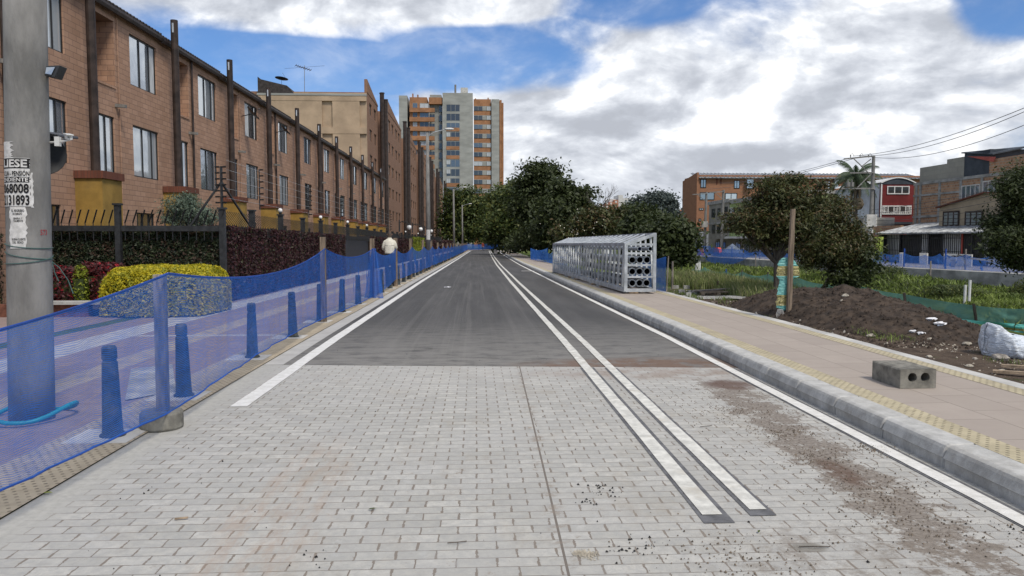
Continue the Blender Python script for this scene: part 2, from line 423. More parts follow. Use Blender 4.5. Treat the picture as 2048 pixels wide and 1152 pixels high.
leafmat('grass_tall', (.09, .12, .035), (.30, .35, .12), (.34, .31, .17), .04, scale=1.5)
leafmat('grass_bank', (.08, .12, .025), (.27, .34, .07), (.06, .075, .03), .08, scale=.35)
leafmat('palm_dead', (.10, .08, .05), (.22, .18, .12), scale=4)
leafmat('petal', (.7, .65, .5), (.85, .8, .7))

# net (woven plastic)
def netmat(name, c, alpha=.62, rows=95., warm=None, amp=.5):
    m, t = newmat(name); u, v, _ = t.sep(t.uv())
    n = t.noise(t.comb(u*1.3, v*3.0, 0.), 1.0, 4, .6)
    wob = (t.noise(t.comb(u*2.2, v*2., 0.), 1.0, 3, .5)-.5)*.10
    ln = ((v + wob)*rows*2*pi).sin()*.5 + .5
    ln2 = t.noise(t.comb(u*4, v*55, 0.), 1.0, 2, .5)
    fold = t.noise(t.comb(u*3.5, v*1.2, 0.), 1.0, 4, .6).sm(.35, .75)
    a = ((ln-.5)*amp*.75 + (ln2-.5)*.42 + (n-.5)*.18 + fold*.12 + alpha-.06).clamp()
    edge = v.lt(.012).max(v.gt(.985)); a = a.max(edge*.95)
    cc = t.mix(n, tuple(x*.8 for x in c), tuple(min(1, x*1.25) for x in c))
    d = t.n('ShaderNodeBsdfDiffuse'); t.put(d.inputs[0], cc); tl = t.n('ShaderNodeBsdfTranslucent'); t.put(tl.inputs[0], cc)
    body = t.mixsh(.4, S(t.nt, d.outputs[0]), S(t.nt, tl.outputs[0])); tp = t.n('ShaderNodeBsdfTransparent')
    t.out(t.mixsh(a, S(t.nt, tp.outputs[0]), body)); M[name] = m
netmat('net_blue', (.045, .175, .60), .50, rows=75.)
netmat('net_blue_far', (.055, .17, .55), .70, amp=.15)
netmat('net_upper', (.06, .18, .55), .62, amp=.15)
netmat('net_green', (.15, .33, .285), .74, amp=.15)
m, t = newmat('teal_sheet'); u, v, _ = t.sep(t.uv())
yel = ((v*1.0).gt(.40)*(v*1.0).lt(.60)); mk = (t.noise(t.comb(u*26, v*16, 0.), 1., 2).gt(.55))*(v.gt(.44))*(v.lt(.56))
c = t.mix(t.noise(t.comb(u*4, v*9, 0.), 1., 4).sm(.3, .7), (.06, .34, .30), (.16, .50, .44)); c = t.mix(yel, c, (.38, .33, .12)); c = t.mix(mk, c, (.05, .05, .03))
t.out(t.bsdf(c, .5)); M['teal_sheet'] = m
m, t = newmat('tape_wrap'); u, v, _ = t.sep(t.uv())
b1 = (v.gt(.13)*v.lt(.30)).max(v.gt(.60)*v.lt(.80)*(u.lt(1.2)))
mk = t.noise(t.comb(u*9, v*70, 0.), 1., 2).gt(.53)*(((v-.145).gt(0.))*((v-.285).lt(0.))).max(((v-.63).gt(0.))*((v-.77).lt(0.)))
c = t.mix(t.noise(t.comb(u*2, v*40, 0.), 1., 4).sm(.3, .7), (.08, .30, .28), (.20, .47, .43)); c = t.mix(b1, c, (.36, .32, .13)); c = t.mix(mk, c, (.08, .07, .03))
n_ = t.bump(t.noise(t.comb(u*3, v*60, 0.), 1., 3), .6, .02)
t.out(t.bsdf(c, .4, normal=n_, spec=.5)); M['tape_wrap'] = m
# white woven sack
m, t = newmat('sack'); p = t.pos()
c = t.mix(t.noise(p, 5, 4).sm(.35, .7), (.58, .64, .72), (.78, .82, .86)); c = t.mix(t.noise(p, 3, 4).sm(.6, .75)*.4, c, (.42, .37, .30))
nb = t.bump(t.noise(t.vmul(p, (1.5, 1.5, 7)), 4, 5, .6, 1.2), .9, .06); t.out(t.bsdf(c, .5, normal=nb, spec=.4)); M['sack'] = m

# ---- ground materials
m, t = newmat('asphalt'); p = t.pos(); x, y, z = t.sep(p)
g = t.noise(p, 180, 3, .7); c = t.mix(g.sm(.3, .75), (.039, .038, .037), (.082, .079, .075))
c = t.mix(t.noise(t.comb(x*1.0, y*.10, 0.), 1.6, 6, .6).sm(.35, .7)*.42, c, (.125, .12, .115))
xw = x + (t.noise(t.comb(x*0., y*.08, 0.), 1., 2)-.5)*.22
tr = t.noise(t.comb(xw*5.0, y*.03, 0.), 1.0, 4, .7).sm(.46, .74)
c = t.mix(tr*.34*(x-2.6).abs().sm(.1, 1.0)*((x+.1).abs().sm(.5, 2.4, 1, .25)), c, (.21, .20, .185))
c = t.mix(t.noise(t.comb(x*.8, y*3.4, 0.), 1.2, 5, .7).sm(.60, .80)*.35, c, (.17, .16, .15))
nearf = y.sm(9.0, 16.0, 1, 0)
c = t.mix(nearf*t.noise(t.vmul(p, (1, 2.5, 1)), 2.0, 7, .75).sm(.28, .58)*.8, c, (.235, .225, .205))
c = t.mix((ell(x, y, 2.3, 9.35, 1.6, .55, .9)*t.noise(p, 3.5, 6, .7).sm(.3, .6)).min(.75), c, (.15, .085, .052))
c = t.mix(x.sm(2.7, 3.4)*t.noise(p, 1.5, 5, .7).sm(.35, .7)*.55, c, (.17, .145, .12))
nb = t.bump(g, .5, .006); t.out(t.bsdf(c, .82, normal=nb, spec=.35)); M['asphalt'] = m

m, t = newmat('paving'); p = t.pos(); x, y, z = t.sep(p)
nz = t.noise(p, 7, 5, .7, color=True); pd = t.vadd(p, t.vmul(t.vadd(nz, (-.5, -.5, -.5)), (.024, .010, 0)))
c1, f = t.brick(pd, .205, .105, .0042, (.50, .485, .44), (.38, .37, .335), (.17, .145, .12))
px_, py_, _ = t.sep(pd)
# the cross joints are wider and filled with dirt
row = 1-((py_/.105)._m('FLOOR')).mod(2.0); fx = ((px_ + row*.1025)/.205).mod(1.0); vj = (fx-.5).abs().gt(.462)
jw = t.noise(p, 11, 4, .7); vjm = (vj*jw.gt(.50)).max((fx-.5).abs().gt(.484))
big = t.noise(p, 1.3, 7, .65); mot = t.noise(p, 16, 6, .7)
c = t.mix(mot.sm(.34, .66)*.55, c1, (.29, .29, .28)); c = t.mix(t.noise(p, 45, 4, .8).sm(.56, .66)*.35, c, (.24, .235, .22)); c = t.mix(big.sm(.35, .7)*.45, c, (.38, .375, .36))
c = t.mix(t.noise(p, 5, 6, .75).sm(.56, .70)*.35, c, (.55, .55, .53)); c = t.mix(t.noise(t.vmul(p, (1, 2.2, 1)), 3.1, 9, .8).sm(.55, .68)*.40, c, (.29, .275, .25))
c = t.mix(vjm*.85*t.noise(p, 2.3, 3).sm(.25, .45), c, (.20, .17, .14))
c = t.mix(t.noise(t.vmul(p, (1.6, .8, 1)), .9, 9, .78).sm(.50, .68)*.45, c, (.30, .265, .215))
# joint dirt bleeding out
c = t.mix((t.noise(p, 6.2, 8, .85).sm(.585, .64)*t.noise(p, 1.3, 4).sm(.40, .62))*.75, c, (.25, .205, .16))
# dirt band along the right lane
cx = 2.62 - (y-4.0)*.0 ; bw = ((x-2.52 - (y-4.5)*.05).abs())
band = bw.sm(.05, .62, 1, 0)*y.sm(8.9, 7.9)*y.sm(3.0, 4.3, .75, 1)
gn = t.noise(p, 4.5, 9, .8)
dm = (band*.75 + (gn-.5)*2.6).sm(.50, .66)
c = t.mix(dm*.85, c, t.mix(t.noise(p, 40, 3).sm(.3, .7), (.125, .10, .08), (.25, .215, .18)))
c = t.mix((ell(x, y, 1.95, 3.6, .8, .45, .9)*(gn.sm(.45, .62)))*.7, c, (.19, .16, .13))
c = t.mix(ell(x, y, 2.80, 8.05, .26, .28, .6)*.8*gn.sm(.3, .5), c, (.10, .055, .04))
c = t.mix(ell(x, y, 2.50, 4.95, .10, .30, .8)*.75*gn.sm(.35, .55), c, (.10, .055, .035))
c = t.mix(ell(x, y, 1.72, 3.72, .09, .06, .5)*.55, c, (.13, .115, .09))
c = t.mix(ell(x, y, -1.15, 4.3, .30, 1.5, .9)*t.noise(t.vmul(p, (3.5, .8, 1)), 2.5, 7, .75).sm(.42, .66)*.55, c, (.36, .27, .205))
c = t.mix(ell(x, y, 2.2, 8.8, 1.4, .4, .9)*t.noise(p, 3, 6, .7).sm(.35, .6)*.7, c, (.23, .17, .13))
c = t.mix(y.sm(7.2, 9.2)*t.noise(p, 2, 5, .7).sm(.3, .65)*.35, c, (.44, .43, .41))
# long joint
jx = (x - (.375 + y*.018)).abs(); c = t.mix(jx.lt(.007), c, (.16, .14, .12))
c = t.mix(jx.sm(.0, .10, 1, 0)*gn.sm(.5, .6)*.7, c, (.24, .20, .16))
# smooth trowelled margin beside the kerb
c = t.mix((x+(gn-.5)*.16).sm(-2.54, -2.34, 1, 0)*.93, c, t.mix(mot.sm(.3, .7), (.33, .325, .30), (.42, .41, .38)))
hf = f.max(vjm)
nb = t.bump(hf*-1.0 + mot*.5 + t.noise(p, 90, 3)*.4, .5, .008)
t.out(t.bsdf(c, .88, normal=nb, spec=.25)); M['paving'] = m

m, t = newmat('kerb'); p = t.pos(); x, y, z = t.sep(p)
c = t.mix(t.noise(p, 6, 7, .7).sm(.3, .7), (.36, .355, .335), (.52, .515, .49))
zr = z - 0.0
c = t.mix(t.noise(t.vmul(p, (1, 1.5, 8)), 3.5, 7, .75).sm(.40, .62)*zr.sm(.06, .08)*zr.sm(.15, .13)*.0, c, (.13, .13, .13))
c = t.mix(t.noise(t.vmul(p, (1, 2.5, 1)), 1.6, 7, .75).sm(.36, .60)*.45*x.sm(3.315, 3.27)*x.sm(3.19, 3.255, .35, 1), c, (.16, .155, .145))
c = t.mix(t.noise(p, 2.0, 6, .7).sm(.55, .7)*.35, c, (.24, .22, .19))
nb = t.bump(t.noise(p, 70, 4), .35, .01); t.out(t.bsdf(c, .9, normal=nb, spec=.2)); M['kerb'] = m

m, t = newmat('pink_slabs'); p = t.pos(); x, y, z = t.sep(p)
c, f = t.brick(t.comb(y*1.0, x-3.70, 0.), .60, .4333, .006, (.375, .325, .28), (.335, .29, .25), (.22, .19, .16), .5)
c = t.mix(t.noise(p, 3, 6, .7).sm(.35, .7)*.5, c, (.31, .265, .23)); c = t.mix(t.noise(p, 7, 6, .75).sm(.60, .72)*.4, c, (.28, .235, .20))
nb = t.bump(f*-1.0+t.noise(p, 80, 3)*.3, .3, .006); t.out(t.bsdf(c, .9, normal=nb, spec=.2)); M['pink_slabs'] = m

def tactile(name, col_, x0, dash=False, wd=.22):
    m, t = newmat(name); p = t.pos(); x, y, z = t.sep(p)
    u = ((x-x0)/.0367).mod(1.0)-.5; row = ((y/.05)._m('FLOOR')).mod(2.0); v = ((y)/.05).mod(1.0)-.5
    u2 = ((x-x0)/.0733 + row*.5).mod(1.0)-.5
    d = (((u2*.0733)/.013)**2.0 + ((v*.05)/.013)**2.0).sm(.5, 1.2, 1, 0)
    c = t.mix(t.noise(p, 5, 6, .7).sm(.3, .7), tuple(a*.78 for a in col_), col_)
    c = t.mix(d*.85*t.noise(p, 3, 3).sm(.25, .5), c, tuple(a*.36 for a in col_))  # studs coloured darker, their shadow painted into the base colour
    jn = ((y/.4).mod(1.0)-.5).abs().gt(.494); c = t.mix(jn*.7, c, (.18, .15, .10))
    c = t.mix(t.noise(p, 1.4, 7, .75).sm(.52, .68)*.55, c, (.30, .26, .20))
    nb = t.bump(d, .8, .006); t.out(t.bsdf(c, .88, normal=nb, spec=.2)); M[name] = m
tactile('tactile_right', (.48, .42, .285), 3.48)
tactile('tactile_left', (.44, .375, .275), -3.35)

m, t = newmat('red_pavers'); p = t.pos(); x, y, z = t.sep(p)
c, f = t.brick(t.comb(x*1.0, y*1.0, 0.), .2, .1, .005, (.29, .22, .20), (.24, .18, .165), (.21, .17, .15))
c = t.mix(t.noise(p, 1.2, 6, .7).sm(.4, .7)*.5, c, (.29, .235, .215)); c = t.mix(t.noise(p, 4, 6, .7).sm(.58, .7)*.4, c, (.36, .30, .26))
sx = (x + .0*y)
st = ((x+5.95).abs()).lt(.33); c = t.mix(st*.9, c, t.mix(t.noise(p, 4, 5).sm(.3, .7), (.38, .37, .35), (.50, .49, .47)))
st = ((x+4.55).abs()).lt(.20); c = t.mix(st*.8, c, t.mix(t.noise(p, 4, 5).sm(.3, .7), (.34, .28, .19), (.44, .37, .25)))
cr = ((y-12.6).abs()).lt(.10)*x.gt(-5.6); c = t.mix(cr*.8, c, (.42, .41, .39))
nb = t.bump(f*-1.0+t.noise(p, 80, 3)*.3, .3, .006); t.out(t.bsdf(c, .9, normal=nb, spec=.2)); M['red_pavers'] = m

m, t = newmat('band_concrete'); p = t.pos(); x, y, z = t.sep(p)
c = t.mix(t.noise(p, 4, 7, .7).sm(.3, .7), (.37, .36, .34), (.46, .45, .425)); jn = ((y/.8).mod(1.0)-.5).abs().gt(.496)
c = t.mix(jn*.75, c, (.15, .14, .12)); c = t.mix(t.noise(p, 1.5, 6, .7).sm(.55, .7)*.4, c, (.28, .25, .21))
t.out(t.bsdf(c, .9, normal=t.bump(t.noise(p, 80, 3), .25, .01), spec=.2)); M['band_concrete'] = m

m, t = newmat('ground'); p = t.pos(); x, y, z = t.sep(p)
gr = t.mix(t.noise(p, 1.1, 6, .7).sm(.3, .7), (.06, .09, .02), (.14, .18, .045)); gr = t.mix(t.noise(p, 14, 4, .7).sm(.4, .7)*.5, gr, (.05, .05, .025))
dt = t.mix(t.noise(p, 4, 7, .75).sm(.3, .7), (.065, .047, .036), (.145, .110, .083)); dt = t.mix(t.noise(p, 26, 5, .75).sm(.58, .7)*.5, dt, (.30, .27, .22))
dt = t.mix(t.noise(p, 1.7, 5, .7).sm(.58, .68)*.7, dt, (.07, .085, .03))
dmask = ((x + (t.noise(p, .8, 6, .7)-.5)*3.0).sm(8.2, 9.4, 1, 0))*((y+(t.noise(p, .6, 5)-.5)*5).sm(20, 25, 1, 0))*x.gt(0.)
c = t.mix(dmask, gr, dt)
t.out(t.bsdf(c, .98, normal=t.bump(t.noise(p, 18, 6, .75), .9, .05), spec=.1)); M['ground'] = m
m, t = newmat('road_paint'); p = t.pos(); x, y, z = t.sep(p)
c = t.mix(t.noise(p, 9, 6, .7).sm(.3, .7), (.58, .57, .53), (.74, .73, .70)); c = t.mix(t.noise(p, 4, 8, .8).sm(.58, .68)*.5*y.sm(14, 8), c, (.38, .34, .28))
row = ((y/.105).mod(1.0)-.5).abs().gt(.47)*y.lt(9.2); c = t.mix(row*.35, c, (.38, .37, .35))
t.out(t.bsdf(c, .75, normal=t.bump(t.noise(p, 60, 4), .25, .01))); M['road_paint'] = m
simple('road_paint_cream', (.60, .59, .54), .8, var=.14, scale=9, dirt=.6, dirtc=(.40, .36, .29))
simple('garden_soil', (.06, .045, .035), .95, var=.4, scale=6, bump=.7)
simple('street_far', (.33, .31, .28), .95, var=.15, scale=.8, dirt=.4, dirtc=(.36, .29, .17))
# ------------------------------------------------------------------ setting: ground, road, pavements
CL = [(-6, .36), (0, .36), (30, .40), (56, .55), (100, 1.0), (150, 1.6)]
def cxy(Y):
    for (a, xa), (b, xb) in zip(CL, CL[1:]):
        if Y <= b: return xa + (xb-xa)*(Y-a)/(b-a)
    return CL[-1][1]
def path(y0, y1, off, step=None):
    """points along the road at a lateral offset from its centre line; bends right past 150 m"""
    P = []; Y = y0
    while Y < min(y1, 150) - 1e-6:
        P.append((cxy(Y)+off, Y)); Y += step or (1. if Y < 20 else 3.)
    P.append((cxy(min(y1, 150))+off, min(y1, 150)))
    if y1 > 150:
        R_ = 32.; c0 = (1.6+R_, 150.)
        for k in range(1, 13):
            a = pi - k*(pi/2)/12; r = R_-off; P.append((c0[0]+r*cos(a), c0[1]+r*sin(a)))
        P.append((c0[0]+60, c0[1]+R_-off))
    return P
def strip(name, y0, y1, o0, o1, dz, mat, kind='structure', step=None, dz1=None):
    mb = MB(); a = path(y0, y1, o0, step); b = path(y0, y1, o1, step)
    mb.grid([[(p[0], p[1], gz(p[1])+dz), (q[0], q[1], gz(q[1])+(dz if dz1 is None else dz1))] for p, q in zip(a, b)])
    mb.f = [f[::-1] for f in mb.f]
    o = mb.build(name, mat); return tag(o, kind=kind)
def prof(x):
    K = [(-1e5, 0), (-7, 0), (-6.3, -.03), (5.0, -.03), (5.45, .13), (7.2, .10), (9.0, 0.0), (10.4, -.18), (11.6, -.45), (15, -1.30), (19, -1.45), (23, -1.05), (26, -.85), (27.45, -.80), (27.55, -.03), (1e5, 0)]
    for (a, za), (b, zb) in zip(K, K[1:]):
        if x <= b: return za + (zb-za)*(x-a)/(b-a)
    return 0
import mathutils
def nz(x, y, s): return mathutils.noise.noise(Vector((x*s, y*s, 3.7)))
def terr(x, Y):
    z = gz(Y) + prof(x)
    if 5.4 < x < 27.4:
        k = min(1, (x-5.4)/3, (27.4-x)/2)
        z += k*(.18*nz(x, Y, .45) + .05*nz(x, Y, 1.7))
        z += .62*math.exp(-((x-23.2)/2.3)**2-((Y-41)/4.0)**2) + .5*math.exp(-((x-22.5)/2.5)**2-((Y-56)/4.5)**2) - .35*math.exp(-((x-23.5)/3)**2-((Y-48)/2.2)**2)
        z += .35*math.exp(-((x-21)/3.)**2-((Y-33)/4)**2)
    return z
xs = [-1500, -300, -60, -20, -12, -7, -6.3, -2, 2, 5.0, 5.45] + list(np.arange(5.9, 27.4, .45)) + [27.45, 27.55, 31, 45, 80, 300, 1500]
ys = [-60, -10, 0] + list(np.arange(2, 60, .7)) + list(np.arange(60, 160, 4)) + [160, 180, 220, 300, 600, 1500, 3000]
mb = MB(); mb.grid([[(x, y, terr(x, y)) for x in xs] for y in ys])
tag(mb.build('ground', M['ground'], smooth=True), kind='structure')
# cut the ground out of the flat paved zone is unnecessary: it lies 3 cm below
YB = 9.35
# road: asphalt beyond, stamped paving nearer than YB (boundary slightly askew)
def quadroad(name, mat, x0, x1, near, far_, dz):
    pass
mb = MB()
pl, pr = path(YB+.35, 400, -2.47-.36), path(YB-.12, 400, 3.27-.36)
pl = path(11, 400, -2.47-.36); pr = path(11, 400, 3.27-.36); pl = [(-2.47, 9.62)] + pl; pr = [(3.27, 9.10)] + pr
rows = []
for p, q in zip(pl, pr):
    rows.append([(p[0]+(q[0]-p[0])*k/6, p[1]+(q[1]-p[1])*k/6, gz(p[1]+(q[1]-p[1])*k/6)) for k in range(7)])
mb.grid(rows); mb.f = [f[::-1] for f in mb.f]; tag(mb.build('road', M['asphalt']), kind='structure')
mb = MB(); mb.grid([[(-2.72+5.99*k/6, -3, 0) if k else (-2.72, -3, 0) for k in range(7)], [(-2.72, 9.63, 0)] + [(-2.72+5.99*k/6, 9.62-.52*k/6, 0) for k in range(1, 7)]])
mb.f = [f[::-1] for f in mb.f]; tag(mb.build('stamped_paving', M['paving']), kind='structure')
strip('edge_band', 9.60, 400, -2.72-.36, -2.47-.36, .003, M['band_concrete'])
# left pavement
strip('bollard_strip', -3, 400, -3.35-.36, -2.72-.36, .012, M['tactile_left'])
strip('left_pavement', -3, 400, -6.9-.36, -3.35-.36, .008, M['red_pavers'])
mb = MB(); mb.grid([[(-13, -3, .004), (-7.26, -3, .004)], [(-13, 19.6, gz(19.6)+.004), (-7.26, 19.6, gz(19.6)+.004)]]); mb.f = [f[::-1] for f in mb.f]
mb = MB(); rr = [[(-13, y, gz(y)+.004), (-7.258, y, gz(y)+.004)] for y in (-3, 4, 12, 15, 19.6)]; mb.grid(rr); mb.f = [f[::-1] for f in mb.f]
tag(mb.build('pavement_corner', M['red_pavers']), kind='structure')
# right kerb of single stones with a joint between them
KP = [(3.25, -.03), (3.25, .07), (3.238, .078), (3.262, .135), (3.275, .155), (3.305, .168), (3.475, .172), (3.475, -.03)]
mb = MB(); Y = 1.0; k = 0
rk = random.Random(3)
while Y < 110:
    Ln = .80 if Y < 60 else 3.2; y0, y1 = Y+.006, Y+Ln-.006; jx = rk.uniform(-.004, .004); jz = rk.uniform(-.003, .003)
    ring = []
    for yy, ins in ((y0, .008), (y0+.012, 0), (y1-.012, 0), (y1, .008)):
        c_ = cxy(yy)-.36
        ring.append([(c_+jx+px+(ins if px < 3.4 else 0), yy, gz(yy)+jz+pz-(ins if pz > .1 else 0)) for px, pz in KP])
    i0 = len(mb.v); nP = len(KP)
    for r in ring: mb.v += r
    for a in range(3):
        for b in range(nP-1):
            q = i0+a*nP+b; mb.f.append((q, q+nP, q+nP+1, q+1)); mb.mi.append(0)
    mb.f.append(tuple(range(i0, i0+nP))); mb.f.append(tuple(range(i0+4*nP-1, i0+3*nP-1, -1))); mb.mi += [0, 0]
    Y += Ln; k += 1
mb2 = MB(); mb.grid([[(cxy(y)-.36+3.275, y, gz(y)+.05), (cxy(y)-.36+3.275, y, gz(y)+.12), (cxy(y)-.36+3.30, y, gz(y)+.150), (cxy(y)-.36+3.47, y, gz(y)+.160)] for y in np.arange(0, 112, 2)])
tag(mb.build('kerb', M['kerb'], recalc=False), kind='structure')
mb = MB(); a = path(110, 400, 3.25-.36); b = path(110, 400, 3.475-.36)
mb.grid([[(p[0], p[1], gz(p[1])-.02), (p[0], p[1], gz(p[1])+.165), (q[0], q[1], gz(q[1])+.17)] for p, q in zip(a, b)]); mb.f = [f[::-1] for f in mb.f]
tag(mb.build('kerb', M['kerb']), kind='structure')
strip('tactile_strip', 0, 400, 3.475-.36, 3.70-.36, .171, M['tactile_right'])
strip('right_pavement', 0, 400, 3.70-.36, 5.00-.36, .169, M['pink_slabs'])
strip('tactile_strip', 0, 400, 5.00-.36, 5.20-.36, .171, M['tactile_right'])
mb = MB(); ya = path(0, 400, 5.20-.36, .5); yb = path(0, 400, 5.38-.36, .5); rows = []
for p, q in zip(ya, yb):
    e = rk.uniform(-.02, .035)
    rows.append([(p[0], p[1], gz(p[1])+.172), (q[0]+e, q[1], gz(q[1])+.168), (q[0]+e+.02, q[1], gz(q[1])-.05)])
mb.grid(rows); mb.f = [f[::-1] for f in mb.f]; tag(mb.build('pavement_edging', M['concrete_light']), kind='structure')
# painted lines
def line(name, y0, y1, o0, o1, dz, mat, wob=.004):
    mb = MB(); a = path(y0, y1, o0-.36, .4 if y0 < 12 else None); b = path(y0, y1, o1-.36, .4 if y0 < 12 else None)
    mb.grid([[(p[0]+rk.uniform(-wob, wob), p[1], gz(p[1])+dz), (q[0]+rk.uniform(-wob, wob), q[1], gz(q[1])+dz)] for p, q in zip(a, b)])
    mb.f = [f[::-1] for f in mb.f]; return tag(mb.build(name, mat), kind='structure')
line('left_edge_line', 7.18, 400, -2.357, -2.195, .006, M['road_paint'])
line('dark_line_border', 4.07, 9.2, 1.275, 1.45, .004, M['asphalt_patch'], .002)
line('dark_line_border', 4.17, 9.15, 1.575, 1.73, .004, M['asphalt_patch'], .002)
line('centre_line', 4.19, 400, 1.30, 1.415, .008, M['road_paint_cream'])
line('centre_line', 4.26, 400, 1.60, 1.705, .008, M['road_paint_cream'])
line('dark_line_border', 0, 9.1, 3.015, 3.185, .004, M['asphalt_patch'], .003)
line('right_edge_line', 0, 400, 3.035, 3.15, .008, M['road_paint'])
p = G(1074, 542); mb = MB(); mb.box(p.x-.9, p.x-.1, p.y-.12, p.y+.12, p.z+.004, p.z+.008); tag(mb.build('short_cross_line', M['road_paint']), kind='structure')
# concrete pads and utility cover in the left pavement
mb = MB(); a, b, c_, d = G(250, 800, .02), G(352, 782, .02), G(345, 728, .02), G(262, 738, .02); mb.face([a, b, c_, d]); tag(mb.build('utility_cover', M['concrete']), kind='structure')
# far canal wall and the street behind
mb = MB()
for y0, y1 in zip(list(range(14, 130, 6)), list(range(20, 136, 6))):
    mb.grid([[(27.2, y0+.01, gz(y0)-1.3), (27.35, y0+.01, gz(y0)+.02), (27.9, y0+.01, gz(y0)+.03)], [(27.2, y1-.01, gz(y1)-1.3), (27.35, y1-.01, gz(y1)+.02), (27.9, y1-.01, gz(y1)+.03)]])
mb.grid([[(27.25, y, gz(y)-1.3), (27.4, y, gz(y)+0)] for y in (14, 60, 134)]); 
w_ = mb.build('canal_wall', M['wall_concrete']); tag(w_, 'long low grey concrete wall holding the street above the grassy canal bank', 'wall')
mb = MB(); mb.grid([[(27.9, y, gz(y)+.03), (36, y, gz(y)+.04)] for y in (5, 12, 33, 56, 80, 135)]); mb.f = [f[::-1] for f in mb.f]; tag(mb.build('far_street', M['street_far']), kind='structure')

# ------------------------------------------------------------------ soil mound
def heap_h(x, y, u, d):
    h = .54*max(0, 1-d**2.2)*(1+.16*nz(x, y, .9)) + .10*max(0, 1-d)*nz(x, y, 2.1)
    h *= 1.0 - .30*max(0, -u)
    return h + (.040*nz(x, y, 4.)+.030*nz(x+9, y, 11.)+.022*max(0, nz(x, y+5, 19.))+.012*nz(x+3, y, 37.))*min(1, max(0, 1.05-d)*6)
def surf(x, y):
    lx, ly = (x-MX)*ca+(y-MY)*sa, -(x-MX)*sa+(y-MY)*ca; u, v = ly/4.0, lx/1.75; d = sqrt((u/.97)**2+(v/.97)**2)
    return terr(x, y) + (max(0, heap_h(x, y, u, d)-.02) if d < 1 else 0)
def onheap(px, py):
    d = ray(px, py).normalized(); t_ = 6.
    while t_ < 60:
        p = Vector((0, 0, CAMZ))+d*t_
        if p.x > 5.45 and p.z < surf(p.x, p.y): return p
        t_ += .03
    return G(px, py, .1)
mb = MB(); N_ = 110; rows = []
MX, MY = 7.05, 13.9
ca, sa = cos(radians(4)), sin(radians(4))
for i in range(N_*2):
    r = []
    for j in range(N_):
        u = (i/(N_*2-1)-.5)*2; v = (j/(N_-1)-.5)*2
        ly, lx = u*4.0, v*1.75
        x = MX+lx*ca+ly*sa*-1; y = MY+ly*ca+lx*sa
        d = sqrt((u/.97)**2+(v/.97)**2)
        h = heap_h(x, y, u, d)
        r.append((x, y, terr(x, y)+h-.02 if d < 1 else terr(x, y)-.06))
    rows.append(r)
mb.grid(rows); mb.f = [f[::-1] for f in mb.f]
tag(mb.build('soil_mound', M['soil'], smooth=True), 'long heap of dark brown soil beside the right pavement', 'soil heap')
# ------------------------------------------------------------------ townhouses on the left
FX0, FSL = -11.93, .016; FANG = -math.atan(FSL)
def fac(px, py): # point on the facade plane x = FX0 + FSL*Y
    d = ray(px, py); t = FX0/(d.x - FSL*d.y); return Vector((d.x*t, d.y*t, CAMZ+d.z*t))
MODL = 5.93; EAVE = 8.92
def window(parent, y0, y1, z0, z1, nsplit, xf=0., depth=.10, sill=False, gl='glass_house', curt=.45, name='window', fm='frame_black'):
    """frame as the window part; panes and curtain as sub-parts. Facade plane at local x=xf, looking +x"""
    f = L(); t_ = .045; d0, d1 = xf-depth, xf-depth+.05
    f.box(d0, d1, y0, y1, z0, z0+t_).box(d0, d1, y0, y1, z1-t_, z1).box(d0, d1, y0, y0+t_, z0+t_, z1-t_).box(d0, d1, y1-t_, y1, z0+t_, z1-t_)
    for k in range(1, nsplit):
        yy = y0+(y1-y0)*({1: .40, 2: .76}[k] if nsplit == 3 else k/nsplit); f.box(d0, d1+.004, yy-.022, yy+.022, z0+t_, z1-t_)
    w_ = f.build(name, M[fm], parent)
    p = L(); p.face([(d0+.02, y0+t_, z0+t_), (d0+.02, y1-t_, z0+t_), (d0+.02, y1-t_, z1-t_), (d0+.02, y0+t_, z1-t_)]); p.build('pane', M[gl], w_)
    return w_
def facade_wall(m, xf, depth, y0, y1, z0, z1, holes):
    """front wall skin with openings (y0,y1,z0,z1,hole_depth)"""
    ys_ = sorted({y0, y1, *[h[0] for h in holes], *[h[1] for h in holes]}); zs_ = sorted({z0, z1, *[h[2] for h in holes], *[h[3] for h in holes]})
    for a, b in zip(ys_, ys_[1:]):
        for c, d in zip(zs_, zs_[1:]):
            if any(h[0] <= a+1e-6 and b <= h[1]+1e-6 and h[2] <= c+1e-6 and d <= h[3]+1e-6 for h in holes): continue
            m.face([(xf, a, c), (xf, b, c), (xf, b, d), (xf, a, d)])
    for h in holes:
        a, b, c, d, e = h
        m.face([(xf, a, c), (xf-e, a, c), (xf-e, b, c), (xf, b, c)]); m.face([(xf, a, d), (xf, b, d), (xf-e, b, d), (xf-e, a, d)])
        m.face([(xf, a, c), (xf, a, d), (xf-e, a, d), (xf-e, a, c)]); m.face([(xf, b, c), (xf-e, b, c), (xf-e, b, d), (xf, b, d)])
        m.face([(xf-e, a, c), (xf-e, a, d), (xf-e, b, d), (xf-e, b, c)])
    m.face([(xf, y1, z0), (xf-depth, y1, z0), (xf-depth, y1, z1), (xf, y1, z1)]); m.face([(xf, y0, z0), (xf, y0, z1), (xf-depth, y0, z1), (xf-depth, y0, z0)])
    m.face([(xf-depth, y0, z0), (xf-depth, y0, z1), (xf-depth, y1, z1), (xf-depth, y1, z0)])
    m.face([(xf, y0, z1), (xf, y1, z1), (xf-depth, y1, z1), (xf-depth, y0, z1)])
